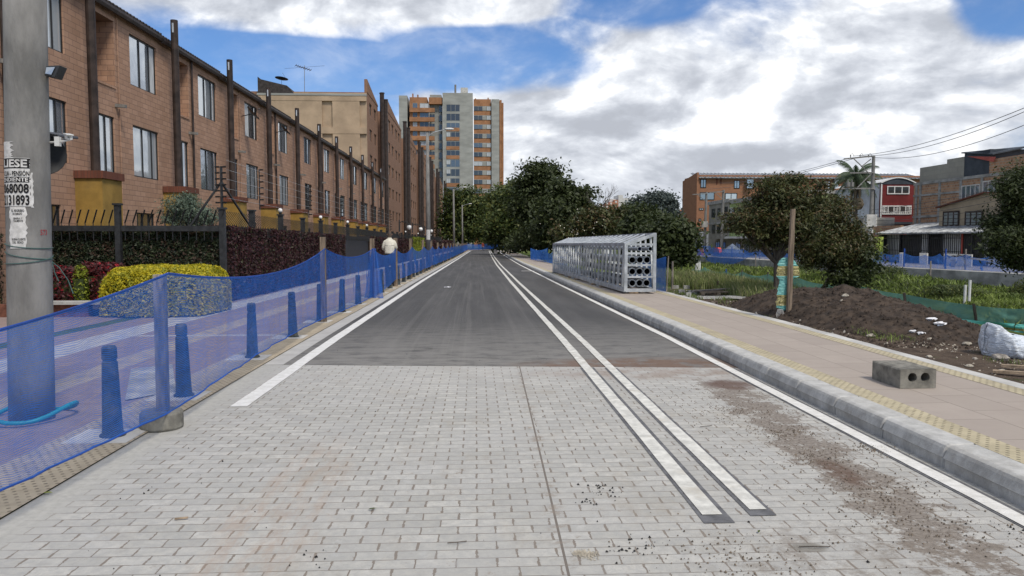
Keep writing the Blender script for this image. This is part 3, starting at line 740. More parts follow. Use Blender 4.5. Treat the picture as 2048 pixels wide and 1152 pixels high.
def townhouse(k):
    y0 = 16.89 + MODL*(k); x0 = FX0+FSL*y0
    th = thing('townhouse', '', 'house', (x0, y0, gz(y0)), 'brick townhouses in the row on the left', FANG)
    dzp = 0
    A, B = -.55, 5.38   # local extent
    E = EAVE
    holes = [(.92, 2.12, 6.54, 8.58, .55), (1.05, 2.03, 3.75, 5.55, .13), (3.22, 5.24, 6.83, 8.52, .13), (3.28, 5.24, 3.79, 5.51, .13), (3.35, 4.75, 1.45, 2.58, .13)]
    w_ = L(); facade_wall(w_, 0, 7.0, A, B, -1, E, holes); wall = w_.build('wall', M['facade_brick'], th)
    n_ = L()
    for a, b, c, d in ((.86, 2.18, 8.581, 8.65), (.86, 2.18, 6.47, 6.539)): n_.box(-.05, .03, a, b, c, d)
    n_.box(-.05, .03, .86, .919, 6.539, 8.581).box(-.05, .03, 2.121, 2.18, 6.539, 8.581); n_.build('niche_surround', M['cap_brick' if 0 else 'facade_brick'], th)
    gls = [['glass_house', 'glass_pale', 'glass_curtain'], ['glass_curtain', 'glass_house', 'glass_pale'], ['glass_house', 'glass_curtain', 'glass_pale'], ['glass_blue', 'glass_dark', 'glass_curtain'], ['glass_pale', 'glass_house', 'glass_blue'], ['glass_dark', 'glass_blue', 'glass_dark'], ['glass_house', 'glass_pale', 'glass_dark']][k % 7]
    for (a, b, c, d, e), ns, g_ in zip(holes[1:], (2, 3, 3, 3), (gls[0], gls[1], gls[2] if k % 2 else gls[0], 'glass_dark')):
        wn = window(th, a, b, c, d, ns, gl=g_)
        if c > 3 and b-a > 2:
            cu = L(); yy0, yy1 = (b-.50, b-.06) if (k+int(c)) % 3 else (a+.06, a+.9)
            for q in range(8):
                ya, yb2 = yy0+(yy1-yy0)*q/8, yy0+(yy1-yy0)*(q+1)/8
                xx = -.074
                cu.face([(xx+.0*(q % 2), ya, c+.06), (xx, yb2, c+.06), (xx, yb2, d-.06), (xx, ya, d-.06)])
            if k % 3 != 2: cu.build('curtain', M['curtain'], wn)
    # bay, brick cap, round stack
    by = L(); by.box(.002, .78, -.42, .75, -1, 3.43); by.build('bay', M['mustard'], th)
    cp = L(); cp.box(.002, .84, -.48, .81, 3.431, 3.65); cp.build('bay_coping', M['cap_rows'], th)
    pp = L(); r = .13; cxp = .40; n = 14
    pp.tube([(cxp, 0, 3.651), (cxp, 0, 9.15)], r, n)
    pp.tube([(cxp, 0, 9.15), (cxp, 0, 9.75)], r-.001, n)
    # slot near the top, seen as a pale opening
    st = pp.build('stack', M['pipe_brown'], th, smooth=False)
    sl = L(); sl.box(cxp-.03, cxp+.03, -r-.012, -r+.03, 9.28, 9.62); sl.build('slot', M['tower_grey' if 0 else 'side_wall_white'], st)
    # eave, gutter, roof
    rf = L()
    nseg = 24
    pts = [(.38, E+.06), (.38, E+.14), (-3.6, E+1.55)]
    rf.grid([[(.16, A, E+.06), (-3.6, A, E+1.5)], [(.16, B, E+.06), (-3.6, B, E+1.5)]])
    for q in range(26):
        yy = A+.12+(B-A-.2)*q/25; rf.tube([(.18, yy, E+.10), (-3.6, yy, E+1.54)], .055, 6)
    rf.build('roof', M['roof_dark'], th)
    gu = L(); GPf = [(.12, E+.03), (.13, E-.10), (.16, E-.14), (.21, E-.13), (.245, E-.04), (.245, E+.04), (.235, E+.045), (.225, E+.02)]
    gu.grid([[(px_, A, pz_) for px_, pz_ in GPf], [(px_, B, pz_) for px_, pz_ in GPf]]); gu.grid([[(.0, A, E-.001), (.13, A, E-.001)], [(.0, B, E-.001), (.13, B, E-.001)]])
    gu.build('gutter', M['gutter'], th)
    dp = L()
    if k % 2 == 0: dp.tube([(.07, 2.4, E-.02), (.07, 2.4, 1.2)], .045, 8)
    else: dp.tube([(.05, 2.3, E-.02), (.05, 2.3, 1.2)], .016, 6)
    dp.build('downpipe', M['gutter' if k % 2 == 0 else 'facade_brick'], th)
    lf = L(); lf.bar((.0, 2.15, 5.95), (.34, 2.13, 5.92), .11, .10); lf.build('wall_lamp', M['pole_concrete'], th)
    return th
hl = ['three storey brick townhouse cropped by the left frame edge', 'brick townhouse with round brown stack just right of the grey post', 'brick townhouse behind the grey-green bush']
for k in range(12):
    th = townhouse(k)
    th['label'] = ['brick townhouse at the left frame edge, partly behind the concrete post', 'brick townhouse just right of the concrete post, tall blank-curtained windows', 'brick townhouse with a barred lower window behind the grey-green bush',
        'brick townhouse behind the braced corner mast of the fence', 'fifth brick townhouse of the row, counted from the left edge', 'sixth brick townhouse of the row, mid way along', 'seventh brick townhouse of the row from the left edge',
        'eighth brick townhouse of the row from the left edge', 'ninth brick townhouse of the row from the left edge', 'tenth brick townhouse of the row from the left edge', 'eleventh brick townhouse, last but one before the beige wall end', 'last brick townhouse of the row, against the beige walled block'][k]
# small dishes on facade poles
def dish(name, label, c, r, aim, mat='plastic_dark', arm=None):
    t_ = thing(name, label, 'satellite dish', c)
    aim = Vector(aim).normalized(); q = aim.to_track_quat('Z', 'Y')
    m_ = L(); i0 = 0; rings = []
    for a in range(6):
        rr = r*a/5; rings.append([q @ Vector((rr*cos(2*pi*j/20), rr*sin(2*pi*j/20), .18*r*(a/5)**2)) for j in range(21)])
    m_.grid(rings); rings2 = [[p - aim*.015 for p in rg] for rg in rings]; m_.grid([list(reversed(rg)) for rg in rings2])
    m_.build('reflector', M[mat], t_, smooth=True)
    m2 = L(); m2.tube([q @ Vector((0, -r*.95, .1*r)), q @ Vector((0, -r*.1, r*1.0))], .012, 6); m2.sphere(q @ Vector((0, -.1*r, r)), .04, 8); m2.build('feed_arm', M[mat], t_)
    if arm: m3 = L(); m3.tube([(0, 0, 0), Vector(arm)-Vector(c)], .02, 6); m3.build('bracket', M['dark_iron'], t_)
    return t_
for i, (px, py, w2) in enumerate([(484, 229, .40), (552, 262, .35)]):
    p = fac(px, py); p = Vector((p.x+.55, p.y-.2, p.z))
    dish('satellite_dish', ['black dish on the second tall stack right of the post, seen edge on', 'black dish by the fifth house window, seen edge on'][i], p, w2, (.75, .2, .75), arm=(p.x-.55, p.y+.1, p.z-.1))

# ------------------------------------------------------------------ brick blocks beyond, stepping back to the trees
def yx(px, x): d = ray(px, 478); return d.y*x/d.x
BL = [(atY(q_, 478, Y_).x, Y_, Z_) for q_, Y_, Z_ in ((737.5, 88.5, 98), (777, 101, 119.5), (818, 127, 144.5), (845, 151, 169), (860, 174, 197), (875, 203, 238))]
HT = 19.0
blab = ['tall brick block with a plain beige end wall behind the townhouses', 'second tall brick block, next behind the beige-ended one', 'third tall brick block in the line left of the tower', 'fourth tall brick block, left of the first lamp column', 'fifth tall brick block, partly behind the concrete lamp column', 'farthest brick block, touching the dark trees']
def local_block(x0, y0, y1, k):
    b = thing('apartment_block', blab[k], 'apartment block', (x0, y0, gz(y0)), 'brick apartment blocks in a line'); Ln = y1-y0
    rows_ = 6; cols = 2 if k == 0 else 4; holes = []
    fl = 3.02
    for r in range(rows_):
        z0 = 1.45+fl*r+.25
        for c in range(cols):
            cc = (.30, .72)[c] if cols == 2 else (.12, .34, .60, .82)[c]
            yy = Ln*cc; ww = Ln*.065 if cols > 2 else Ln*.11; holes.append((yy-ww, yy+ww, z0, z0+1.35, .18))
    w_ = L(); facade_wall(w_, 0, 14, 0, Ln, -1, HT, holes); w_.build('wall', M['block_brick'], b)
    # sloping parapet fin
    fn = L(); fn.add([(-.3, 0, HT), (.05, 0, HT), (.05, Ln, HT), (-.3, Ln, HT), (-.3, 0, HT+1.5), (.05, 0, HT+1.5), (.05, Ln, HT+.15), (-.3, Ln, HT+.15)], [(0,3,2,1),(4,5,6,7),(0,1,5,4),(1,2,6,5),(2,3,7,6),(3,0,4,7)]); fn.build('parapet', M['block_brick'], b)
    for h in holes:
        window(b, h[0], h[1], h[2], h[3], 1, depth=.15, gl='glass_dark')
    for q, (dy, dx_, hh) in enumerate([(1.2, .45, 1.6), (2.2, .45, 1.7), (3.4, .8, .9), (4.5, .8, 1.0)]):
        if k == 0: dy = dy*.42-.9; dx_ += .1
        p_ = L(); p_.tube([(dx_, Ln+dy*.85+.2, 0), (dx_, Ln+dy*.85+.2, HT+hh)], .26, 10); p_.tube([(dx_, Ln+dy*.85+.2, HT+hh), (dx_, Ln+dy*.85+.2, HT+hh+.12)], .32, 10); p_.build('stack', M['pipe_brown'], b)
    return b
for k, (x0, y0, y1) in enumerate(BL):
    b = local_block(x0, y0, y1, k)
    if k == 0:
        def loc(px, py): p = atY(px, py, y0); return p.x-x0, p.z-gz(y0)
        m_ = MB(); m_.local = True
        xl, _ = loc(518, 178)
        m_.box(xl, -.02, -.25, -.001, -1, loc(600, 186)[1])
        # proud panels leave two sunken bays per storey band
        X = [xl, loc(642, 0)[0], loc(663, 0)[0], loc(717.6, 0)[0], -.02]
        ztop, z1, z2, z3, z4, z5 = loc(0, 187)[1], loc(0, 197.5)[1], loc(0, 251)[1], loc(0, 264)[1], loc(0, 318)[1], 0
        m_.box(xl, -.02, -.55, -.2501, z1, ztop); m_.box(xl, -.02, -.55, -.2501, z3, z2) if z3 < z2 else None
        m_.box(xl, X[1], -.52, -.2501, -1, z1-.001) ; m_.box(X[2], X[3], -.52, -.2501, -1, z1-.001)
        m_.build('end_wall', M['beige_wall'], b)
        cp = MB(); cp.local = True; cp.box(xl-.1, 0, -.60, .1, ztop+.001, ztop+.22); cp.build('coping', M['tower_grey'], b)
        # raised dark roof piece at the left end
        r_ = MB(); r_.local = True; a = loc(518, 155); c_ = loc(590, 178); r_.add([(xl, -.5, ztop+.2), (xl, -.5, a[1]), (xl+.4, -.5, a[1]-.3), (c_[0]-.8, -.5, ztop+1.1), (c_[0], -.5, ztop+.2), (xl, 3, ztop+.2), (xl, 3, a[1]), (xl+.4, 3, a[1]-.3), (c_[0]-.8, 3, ztop+1.1), (c_[0], 3, ztop+.2)], [(0,1,2,3,4),(9,8,7,6,5),(0,5,6,1),(1,6,7,2),(2,7,8,3),(3,8,9,4)]); r_.build('dark_roof', M['roof_dark'], b)
        r_ = MB(); r_.local = True; r_.box(xl-1.8, xl-.01, 0.2, 3, -1, loc(0, 182)[1]); r_.build('side_pier', M['block_brick'], b)
    else:
        # return wall that shows towards the camera
        pass
# rooftop antenna and dish
p = atY(609, 186, 89); mb = MB(); top = atY(609, 131, 89)
an = thing('tv_antenna', 'thin aerial with crossed rods on the roof over the beige wall', 'antenna', p)
mb.tube([p, top], .035, 6); mb.build('mast', M['pole_concrete'], an)
mb = MB(); bb = atY(609, 137, 89); mb.bar(bb+Vector((-1.0, 0, .35)), bb+Vector((.75, 0, -.2)), .07)
for q in range(8): c_ = bb+Vector((-1.0+.24*q, 0, .35-.075*q)); mb.bar(c_+Vector((-.35, 1.0, .1)), c_+Vector((.35, -1.0, -.1)), .03)
mb.bar(bb+Vector((-2.4, .6, .1)), bb+Vector((2.4, -.6, .2)), .02); mb.build('rods', M['pipe_brown'], an)
p = atY(563, 159, 89); d_ = dish('satellite_dish', 'roof dish on a stalk above the beige wall', p, .75, (.1, .1, 1), arm=(p.x, p.y, p.z-1.2))

# ------------------------------------------------------------------ tower
TY = 262.
def tw(zx, zy): p = atY(780+zx/4.8, 160+zy/4.8, TY); return p.x, p.z
tower = thing('apartment_tower', 'tall grey and orange residential tower in the distance beyond the street', 'tower', (tw(640, 0)[0], TY, gz(TY)))
def tbox(name, x0, x1, z0, z1, f, bk, mat, par=tower):
    """box from pixel coordinates of the tower survey; f = metres in front of the plane"""
    a, b = tw(x0, z0), tw(x1, z1); m_ = MB(); zb = b[1] if z1 < 2000 else -2
    m_.box(a[0], b[0], TY-f, TY+bk, zb, a[1]); return m_.build(name, M[mat], par)
Z0 = 9999
def tb(n, x0, x1, z0, f, bk, mat): return tbox(n, x0, x1, z0, 2500, f, bk, mat)
tb('grey_wing', 88, 188, 155, 1.2, 12, 'tower_grey')
tb('orange_wing', 188.5, 372, 166, .3, 11, 'tower_orange')
tb('recess_wall', 372.5, 506, 168, -1.6, 10, 'tower_grey')
tb('upper_grey_storey', 376, 504, 125, -3, 8, 'tower_grey')
tbox('orange_top_band', 372.5, 504, 168, 232, .3, 3, 'tower_orange')
tb('central_shaft', 506, 802.3, 128, 1.0, 14, 'tower_grey')
tbox('roof_cabin', 678, 747, 78, 131, 1.0, 4, 'concrete_light')
tb('orange_wing', 802.5, 973, 185, .3, 11, 'tower_orange')
tb('grey_wing', 973.5, 1050, 190, 1.2, 12, 'tower_grey')
tb('side_fin', 1050.5, 1074, 195, .6, 12, 'tower_orange'); tb('side_fin', 1074.5, 1092, 216, -.6, 14, 'tower_orange')
for zx, z0, z1 in ((212, 130, 166), (260, 140, 166), (936, 170, 186), (815, 176, 186)): tbox('vent', zx, zx+12, z0, z1, 0, 1.2, 'tower_orange')
a = tw(626, 34); b_ = tw(626, 128); m_ = MB(); m_.tube([(b_[0], TY+2, b_[1]), (a[0], TY+2, a[1])], .35, 6); m_.build('mast', M['pole_concrete'], tower)
def twin(x0, x1, z0, z1, f, g_, n=2):
    a, b = tw(x0, z0), tw(x1, z1); m_ = MB(); m_.m = 0
    w_ = x1-x0
    yy = TY-f-.03
    m_.box(a[0], b[0], yy, yy+.12, b[1], a[1]); o = m_.build('window', M[g_], tower)
    f_ = MB(); h = .10
    for k in range(n+1):
        xx = a[0]+(b[0]-a[0])*k/n; f_.box(xx-h/2, xx+h/2, yy-.06, yy-.005, b[1], a[1])
    f_.box(a[0], b[0], yy-.055, yy-.004, a[1]-h, a[1]); f_.build('window_frame', M['tower_grey'], o)
rt = random.Random(5)
for i in range(11):
    zl = 222+90*i
    if i < 10:
        twin(220, 262, zl, zl+45, .3, ['tower_blue', 'tower_dark', 'tower_pale', 'tower_blue'][i % 4]); twin(288, 370, zl+2, zl+47, .3, ['tower_pale', 'tower_blue', 'tower_dark', 'tower_pale', 'tower_pale'][i % 5])
        m1 = tbox('balcony', 189, 430, zl+50, zl+92, 1.3, -.31, 'tower_orange')
        if i % 3: twin(375, 428, zl+8, zl+46, -1.5, 'tower_dark')
        twin(468, 497, zl+18, zl+78, -1.4, 'tower_dark', 1)
    zc = 238+88.3*i
    if i <= 10:
        tall = i in (0, 1, 6, 7); twin(543, 670, zc, zc+(68 if tall else 46), 1.0, ['tower_dark', 'tower_dark', 'tower_blue', 'tower_dark', 'tower_dark', 'tower_dark', 'tower_blue', 'tower_dark'][i % 8], 3)
        if not tall: tbox('spandrel', 541, 668, zc+48, zc+82, 1.15, -1.01, 'tower_orange')
        if i in (3, 6, 7, 8): twin(543, 580, zc+1, zc+45, 1.15, 'tower_pale', 2)
    zr = 252+88*i
    if i < 10:
        tbox('grey_panel', 803, 973, zr, zr+45, .42, -.31, 'tower_grey')
        twin(805, 888, zr+1, zr+44, .45, ['tower_dark', 'tower_dark', 'tower_blue', 'tower_dark', 'tower_blue', 'tower_dark', 'tower_pale', 'tower_dark'][i % 8]); twin(930, 970, zr+1, zr+44, .45, 'tower_pale' if i not in (3,) else 'tower_blue')
# ------------------------------------------------------------------ right side: houses across the canal
def xz(px, py, X): p = atX(px, py, X); return p.y, p.z
def pbox(name, X, d, pxl, pxr, pyt, pyb, mat, par, f=0., ref=None, kind=None):
    """box on plane x=X (front face at X-f), px range, top/bottom pixel heights read at px ref (default left)"""
    ref = ref or pxl; y1 = xz(pxl, 478, X)[0]; y0 = xz(pxr, 478, X)[0]
    zt = xz(ref, pyt, X)[1]; zb = xz(ref, pyb, X)[1] if pyb < 900 else -1.2
    m_ = MB(); m_.box(X-f, X+d, y0, y1, zb, zt); return m_.build(name, M[mat] if isinstance(mat, str) else mat, par)
def win_x(X, pxl, pxr, pyt, pyb, par, g_='glass_dark', fm='frame_black', n=2, f=.03, ref=None, grid=0, fw=.07):
    ref = ref or pxl; y1 = xz(pxl, 478, X)[0]; y0 = xz(pxr, 478, X)[0]; zt = xz(ref, pyt, X)[1]; zb = xz(ref, pyb, X)[1]
    m_ = MB(); h = fw; a, b = X-f-.05, X-f
    m_.box(a, b, y0, y1, zb, zb+h).box(a, b, y0, y1, zt-h, zt).box(a, b, y0, y0+h, zb+h, zt-h).box(a, b, y1-h, y1, zb+h, zt-h)
    for k in range(1, n): yy = y0+(y1-y0)*k/n; m_.box(a+.005, b, yy-h/2, yy+h/2, zb+h, zt-h)
    for k in range(1, grid): zz = zb+(zt-zb)*k/grid; m_.box(a+.012, b, y0+h, y1-h, zz-.02, zz+.02)
    w_ = m_.build('window', M[fm], par); p_ = MB(); p_.box(X-f-.02, X-f+.01, y0+h, y1-h, zb+h, zt-h); p_.build('pane', M[g_], w_); return w_
def win_y(Y, pxl, pxr, pyt, pyb, par, g_='glass_dark', fm='frame_black', n=2, f=.03, fw=.07, gridx=0, gridz=0):
    a = atY(pxl, pyt, Y); b = atY(pxr, pyb, Y); h = fw; m_ = MB(); ya, yb = Y-f-.05, Y-f
    m_.box(a.x, b.x, ya, yb, b.z, b.z+h).box(a.x, b.x, ya, yb, a.z-h, a.z).box(a.x, a.x+h, ya, yb, b.z+h, a.z-h).box(b.x-h, b.x, ya, yb, b.z+h, a.z-h)
    for k in range(1, n): xx = a.x+(b.x-a.x)*k/n; m_.box(xx-h/2, xx+h/2, ya+.005, yb, b.z+h, a.z-h)
    w_ = m_.build('window', M[fm], par); p_ = MB(); p_.box(a.x+h, b.x-h, Y-f-.02, Y-f+.01, b.z+h, a.z-h); p_.build('pane', M[g_], w_); return w_
# orange brick four storey block
Y1 = 135.
o1 = thing('apartment_block', 'long orange brick block with a grey sheet roof behind the right-hand tree', 'apartment block', (atY(1600, 478, Y1).x, Y1, gz(Y1)))
a = atY(1397, 352, Y1); b = atY(1845, 352, Y1)
m_ = MB(); m_.box(a.x, b.x, Y1, Y1+9, -1.5, a.z+.2); m_.build('wall', M['orange_brick'], o1)
c = atY(1396, 345, Y1); m_ = MB(); m_.add([(a.x-.35, Y1-.3, -1.5), (a.x-.01, Y1-.3, -1.5), (a.x-.01, Y1+9.2, -1.5), (a.x-.35, Y1+9.2, -1.5), (a.x-.35, Y1-.3, c.z), (a.x-.01, Y1-.3, c.z), (a.x-.01, Y1+9.2, c.z-.9), (a.x-.35, Y1+9.2, c.z-.9)], [(0,3,2,1),(4,5,6,7),(0,1,5,4),(1,2,6,5),(2,3,7,6),(3,0,4,7)]); m_.build('end_wall', M['orange_brick'], o1)
zr = a.z+.2; m_ = MB(); m_.add([(a.x, Y1-.7, zr-.5), (b.x, Y1-.7, zr-.5), (b.x, Y1+5, zr+.75), (a.x, Y1+5, zr+.75), (a.x, Y1-.7, zr-.62), (b.x, Y1-.7, zr-.62), (b.x, Y1+5, zr+.6), (a.x, Y1+5, zr+.6)], [(0,1,2,3),(7,6,5,4),(0,4,5,1),(1,5,6,2),(3,2,6,7),(0,3,7,4)])
for q in range(60): xx = a.x+(b.x-a.x)*(q+.5)/60; m_.tube([(xx, Y1-.75, zr-.48), (xx, Y1+5, zr+.77)], .10, 5)
m_.build('roof', M['metal_roof'], o1)
for (x0, x1, y0, y1, g_) in ((1401, 1412, 358.5, 375.6, 'glass_dark'), (1468, 1479, 361, 377, 'glass_blue'), (1650, 1660, 362, 379, 'glass_blue'), (1399.6, 1428.6, 384.6, 400, 'glass_dark'), (1450, 1474, 386, 400.5, 'glass_pale'), (1396+2, 1402+5, 416, 420.5, 'glass_pale'), (1397, 1402, 437, 443, 'glass_pale'), (1396, 1406, 462, 470, 'glass_dark'), (1412, 1417, 462, 470, 'glass_dark'), (1655, 1672, 389, 402, 'glass_pale'), (1690, 1702, 390, 403, 'glass_blue'), (1540, 1560, 386, 400, 'glass_pale'), (1620, 1640, 386, 400, 'glass_dark')):
    win_y(Y1, x0, x1, y0, y1, o1, g_, n=2, fw=.12)
for px in (1434, 1442, 1618, 1626):
    m_ = MB(); t0 = atY(px, 358, Y1); t1 = atY(px, 368, Y1); m_.box(t0.x-.12, t0.x+.12, Y1-.12, Y1-.01, t1.z, t0.z); m_.build('flue', M['cap_rows'], o1)
for px0, px1 in ((1491, 1503), (1665, 1672)):
    a_ = atY(px0, 360, Y1); b_ = atY(px1, 377, Y1); m_ = MB(); m_.box(a_.x, b_.x, Y1-.9, Y1-.01, b_.z, a_.z); m_.build('glazed_balcony', M['glass_blue'], o1)
# grey and green three storey house on the far street
g2 = thing('street_house', 'three storey grey rendered house with a pale green half, on the far street', 'house', (35, xz(1490, 478, 35)[0], -.6))
pbox('wall', 35, 8, 1417, 1458, 408.6, 478, 'render_grey', g2, ref=1417)
pbox('parapet', 35, 8, 1416, 1458, 404, 410.5, 'concrete', g2, f=.15, ref=1417)
pbox('wall', 35, 8, 1458.4, 1590, 406, 474, 'green_wall', g2, ref=1458.4)
pbox('parapet', 35, 8, 1458.4, 1590, 400, 408, 'concrete', g2, f=.12, ref=1460)
pbox('ground_floor', 36.2, 6, 1417, 1570, 472, 999, 'render_grey', g2)
pbox('slab', 35, 8, 1417, 1590, 446, 449.5, 'concrete', g2, f=.1, ref=1417)
pbox('white_slab', 35, 2, 1456, 1590, 473, 477, 'white_metal', g2, f=.5, ref=1460)
for (x0, x1, yt, yb) in ((1423, 1429.5, 418, 436), (1434.5, 1440, 417, 434), (1447.5, 1454.5, 414, 432), (1461, 1469, 416, 430), (1474, 1481, 414, 430), (1486, 1494, 411, 430), (1424, 1430, 450, 467), (1434.5, 1441, 449, 467), (1444, 1454.5, 449, 466), (1474, 1482, 449, 466), (1500, 1512, 449, 467)):
    win_x(35, x0, x1, yt, yb, g2, 'glass_dark', n=2, fw=.08, f=.02)
win_x(35, 1459.5, 1466, 416, 426, g2, 'glass_pale', fm='white_metal', n=1, f=.05)
for (x0, x1, g_) in ((1432, 1440, 'glass_dark'), (1446, 1452, 'glass_dark'), (1472, 1482, 'glass_pale'), (1490, 1500, 'glass_blue'), (1508, 1518, 'glass_pale')):
    win_x(36.2, x0, x1, 483, 502, g2, g_, fm='frame_black', n=2, f=.03, ref=x0)
# white sheeting on the corner
s_ = pbox('white_sheeting', 37.5, .08, 1399, 1421, 464, 496, 'litter_white', None); tag(s_, 'white plastic sheeting hung at the corner under the orange block', 'sheeting')
s_ = pbox('tin_shed', 38.5, 3, 1388, 1399, 468, 498, 'metal_roof', None); tag(s_, 'small grey tin lean-to at the foot of the orange block', 'shed')
# dark red house with white side wall
Yr = 72.; r3 = thing('street_house', 'dark red house with arched grey gable and long whitish side wall', 'house', (atY(1795, 478, Yr).x, Yr, -.45))
A = atY(1763, 368.5, Yr); B = atY(1829, 368.5, Yr); bz = -1.
m_ = MB(); m_.box(A.x, B.x, Yr, Yr+.3, bz, A.z); m_.build('wall', M['dark_red_wall'], r3)
m_ = MB(); m_.box(A.x-.02, A.x+.3, Yr+.301, Yr+9.5, bz, A.z+.0); m_.box(A.x+.301, B.x, Yr+.301, Yr+9.5, bz, A.z-.3); m_.build('side_wall', M['side_wall_white'], r3)
m_ = MB(); n = 14; arc = [(A.x-.1+(B.x-A.x+.2)*k/n, A.z+.12+.52*sin(pi*k/n)) for k in range(n+1)]
m_.face([(A.x-.1, Yr-.05, A.z)] + [(x, Yr-.05, z) for x, z in arc] + [(B.x+.1, Yr-.05, A.z)]); m_.build('gable', M['slate_wall'], r3)
m_ = MB(); m_.grid([[(x, Yr-.15, z+.06), (x, Yr+9.5, z+.06)] for x, z in arc]); m_.grid([[(x, Yr-.15, z+.06), (x, Yr-.15, z-.05)] for x, z in arc]); m_.build('arched_roof', M['white_metal'], r3)
m_ = MB(); m_.box(A.x-.06, A.x+.06, Yr-.07, Yr-.001, bz, A.z); m_.build('corner_trim', M['white_metal'], r3)
win_y(Yr, 1774, 1818, 372, 388.5, r3, 'glass_dark', 'white_metal', n=3, fw=.09)
wn = win_y(Yr, 1764, 1822, 411, 429, r3, 'glass_dark', 'white_metal', n=5, fw=.10)
m_ = MB(); a_ = atY(1764, 424, Yr); b_ = atY(1822, 429, Yr); m_.box(a_.x, b_.x, Yr-.1, Yr-.085, a_.z-.03, a_.z+.03)
for k in range(14): xx = a_.x+(b_.x-a_.x)*k/14; m_.box(xx-.025, xx+.025, Yr-.098, Yr-.086, b_.z, a_.z)
for x0, x1 in ((1764, 1772), (1789, 1797), (1813, 1822)):
    p0, p1 = atY(x0, 412, Yr), atY(x1, 424, Yr)
    for k in range(3): m_.box(p0.x, p1.x, Yr-.1, Yr-.086, p0.z-(p0.z-p1.z)*(k+.5)/3-.03, p0.z-(p0.z-p1.z)*(k+.5)/3+.03)
    m_.box((p0.x+p1.x)/2-.03, (p0.x+p1.x)/2+.03, Yr-.102, Yr-.084, p1.z, p0.z)
m_.build('lattice', M['white_metal'], wn)
m_ = MB(); p0, p1 = atY(1757, 446, Yr), atY(1823, 446, Yr); m_.box(p0.x, p1.x, Yr-.5, Yr-.001, p0.z-.1, p0.z+.1); m_.build('ledge', M['slate_wall'], r3)
# low raw brick wall in front of it
pb = pbox('brick_wall', 37.2, .3, 1742, 1800, 452, 999, 'raw_brick', None, ref=1760); tag(pb, 'low unfinished brick wall under the dark red house', 'wall')
# unfinished brick building
X4 = 40.
b4 = thing('unfinished_building', 'unfinished bare brick building with concrete beams and grey block storey on top', 'building', (X4, xz(1940, 478, X4)[0], -.4))
y1_, z1_ = xz(1828, 369, X4); y0_, _ = xz(2110, 400, X4)
m_ = MB(); m_.box(X4, X4+10, y0_, y1_, -1.2, z1_); m_.build('wall', M['raw_brick'], b4)
m_ = MB(); zz = z1_
for (zt, zb) in ((z1_+.12, z1_-.12), (xz(1832, 392, X4)[1]+.1, xz(1832, 392, X4)[1]-.08), (xz(1832, 434, X4)[1]+.1, xz(1832, 434, X4)[1]-.08)): m_.box(X4-.06, X4-.001, y0_, y1_, zb, zt)
for px in (1830, 1838, 1876, 1918, 1960, 2012): yy = xz(px, 478, X4)[0]; m_.box(X4-.055, X4-.0015, yy-.15, yy+.15, -1, z1_-.13)
m_.build('concrete_frame', M['wall_concrete'], b4)
for x0, x1 in ((1921, 1958), (1963, 2010), (2016, 2050)): win_x(X4, x0, x1, 372+ (1921-x0)*.10, 400, b4, 'glass_blue', 'concrete_light', n=4, fw=.09, f=.06, ref=1921)
yb_ = xz(1921.5, 478, X4)[0]; m_ = MB(); zt = xz(1833.5, 336.6, X4)[1]
m_.box(X4+.1, X4+9, yb_+.01, xz(1833, 478, X4)[0], z1_+.125, zt); yq = xz(1886, 478, X4)[0]; m_.box(X4+.1, X4+9, yb_+.01, yq, zt+.001, zt+.35); m_.build('block_storey', M['block_grey'], b4)
yc_ = xz(1972, 478, X4)[0]; m_ = MB(); zt2 = xz(1922, 308, X4)[1]
m_.box(X4+.05, X4+6, yc_, yb_, z1_+.13, zt2); m_.build('slate_storey', M['slate_wall'], b4)
m_ = MB(); m_.add([(X4-.1, yb_+.2, zt2+.02), (X4-.1, yc_-.5, zt2-.5), (X4+3, yc_-.5, zt2+.12), (X4+3, yb_+.2, zt2+.12), (X4-.1, yb_+.2, zt2+.12), (X4-.1, yc_-.5, zt2-.4), (X4+3, yc_-.5, zt2+.22), (X4+3, yb_+.2, zt2+.22)], [(0,3,2,1),(4,5,6,7),(0,1,5,4),(1,2,6,5),(2,3,7,6),(3,0,4,7)]); m_.build('roof', M['slate_wall'], b4)
m_ = MB(); q_ = [xz(1932, 312.5, X4-.2), xz(1990, 313.5, X4-.2), xz(1986, 324, X4-.2)]; m_.face([(X4-.13, q_[0][0], q_[0][1]), (X4-.13, q_[1][0], q_[1][1]), (X4-.16, q_[2][0], q_[2][1])]); m_.build('red_roof_sheet', M['red_roof'], b4)
m_ = MB(); m_.box(X4+.02, X4+6, y0_, yc_-.01, z1_+.13, xz(1972, 320, X4)[1]); m_.build('brick_storey', M['raw_brick'], b4)
# beige house with sloping roof
X5 = 37.; b5 = thing('street_house', 'beige rendered house with two brown framed barred windows and sloping roofline', 'house', (X5, xz(1940, 478, X5)[0], -.3))
ya, za = xz(1879, 415.6, X5); yb, zb = xz(1972, 386.7, X5); yc, zc = xz(2060, 400, X5); 
m_ = MB(); P0 = [(ya, -1), (ya, za), (yb, zb), (yc, zb-.3), (yc, -1)]
m_.face([(X5, y, z) for y, z in P0]); m_.face([(X5+2.7, y, z) for y, z in P0[::-1]])
for (p_, q_) in zip(P0, P0[1:]): m_.face([(X5, p_[0], p_[1]), (X5+2.7, p_[0], p_[1]), (X5+2.7, q_[0], q_[1]), (X5, q_[0], q_[1])])
m_.build('wall', M['beige_house'], b5)
m_ = MB(); m_.bar((X5-.1, ya+.2, za+.02), (X5-.1, yb, zb+.06), .25, .10); m_.bar((X5-.1, yb, zb+.06), (X5-.1, yc, zb-.24), .25, .10); m_.build('verge', M['cap_rows'], b5)
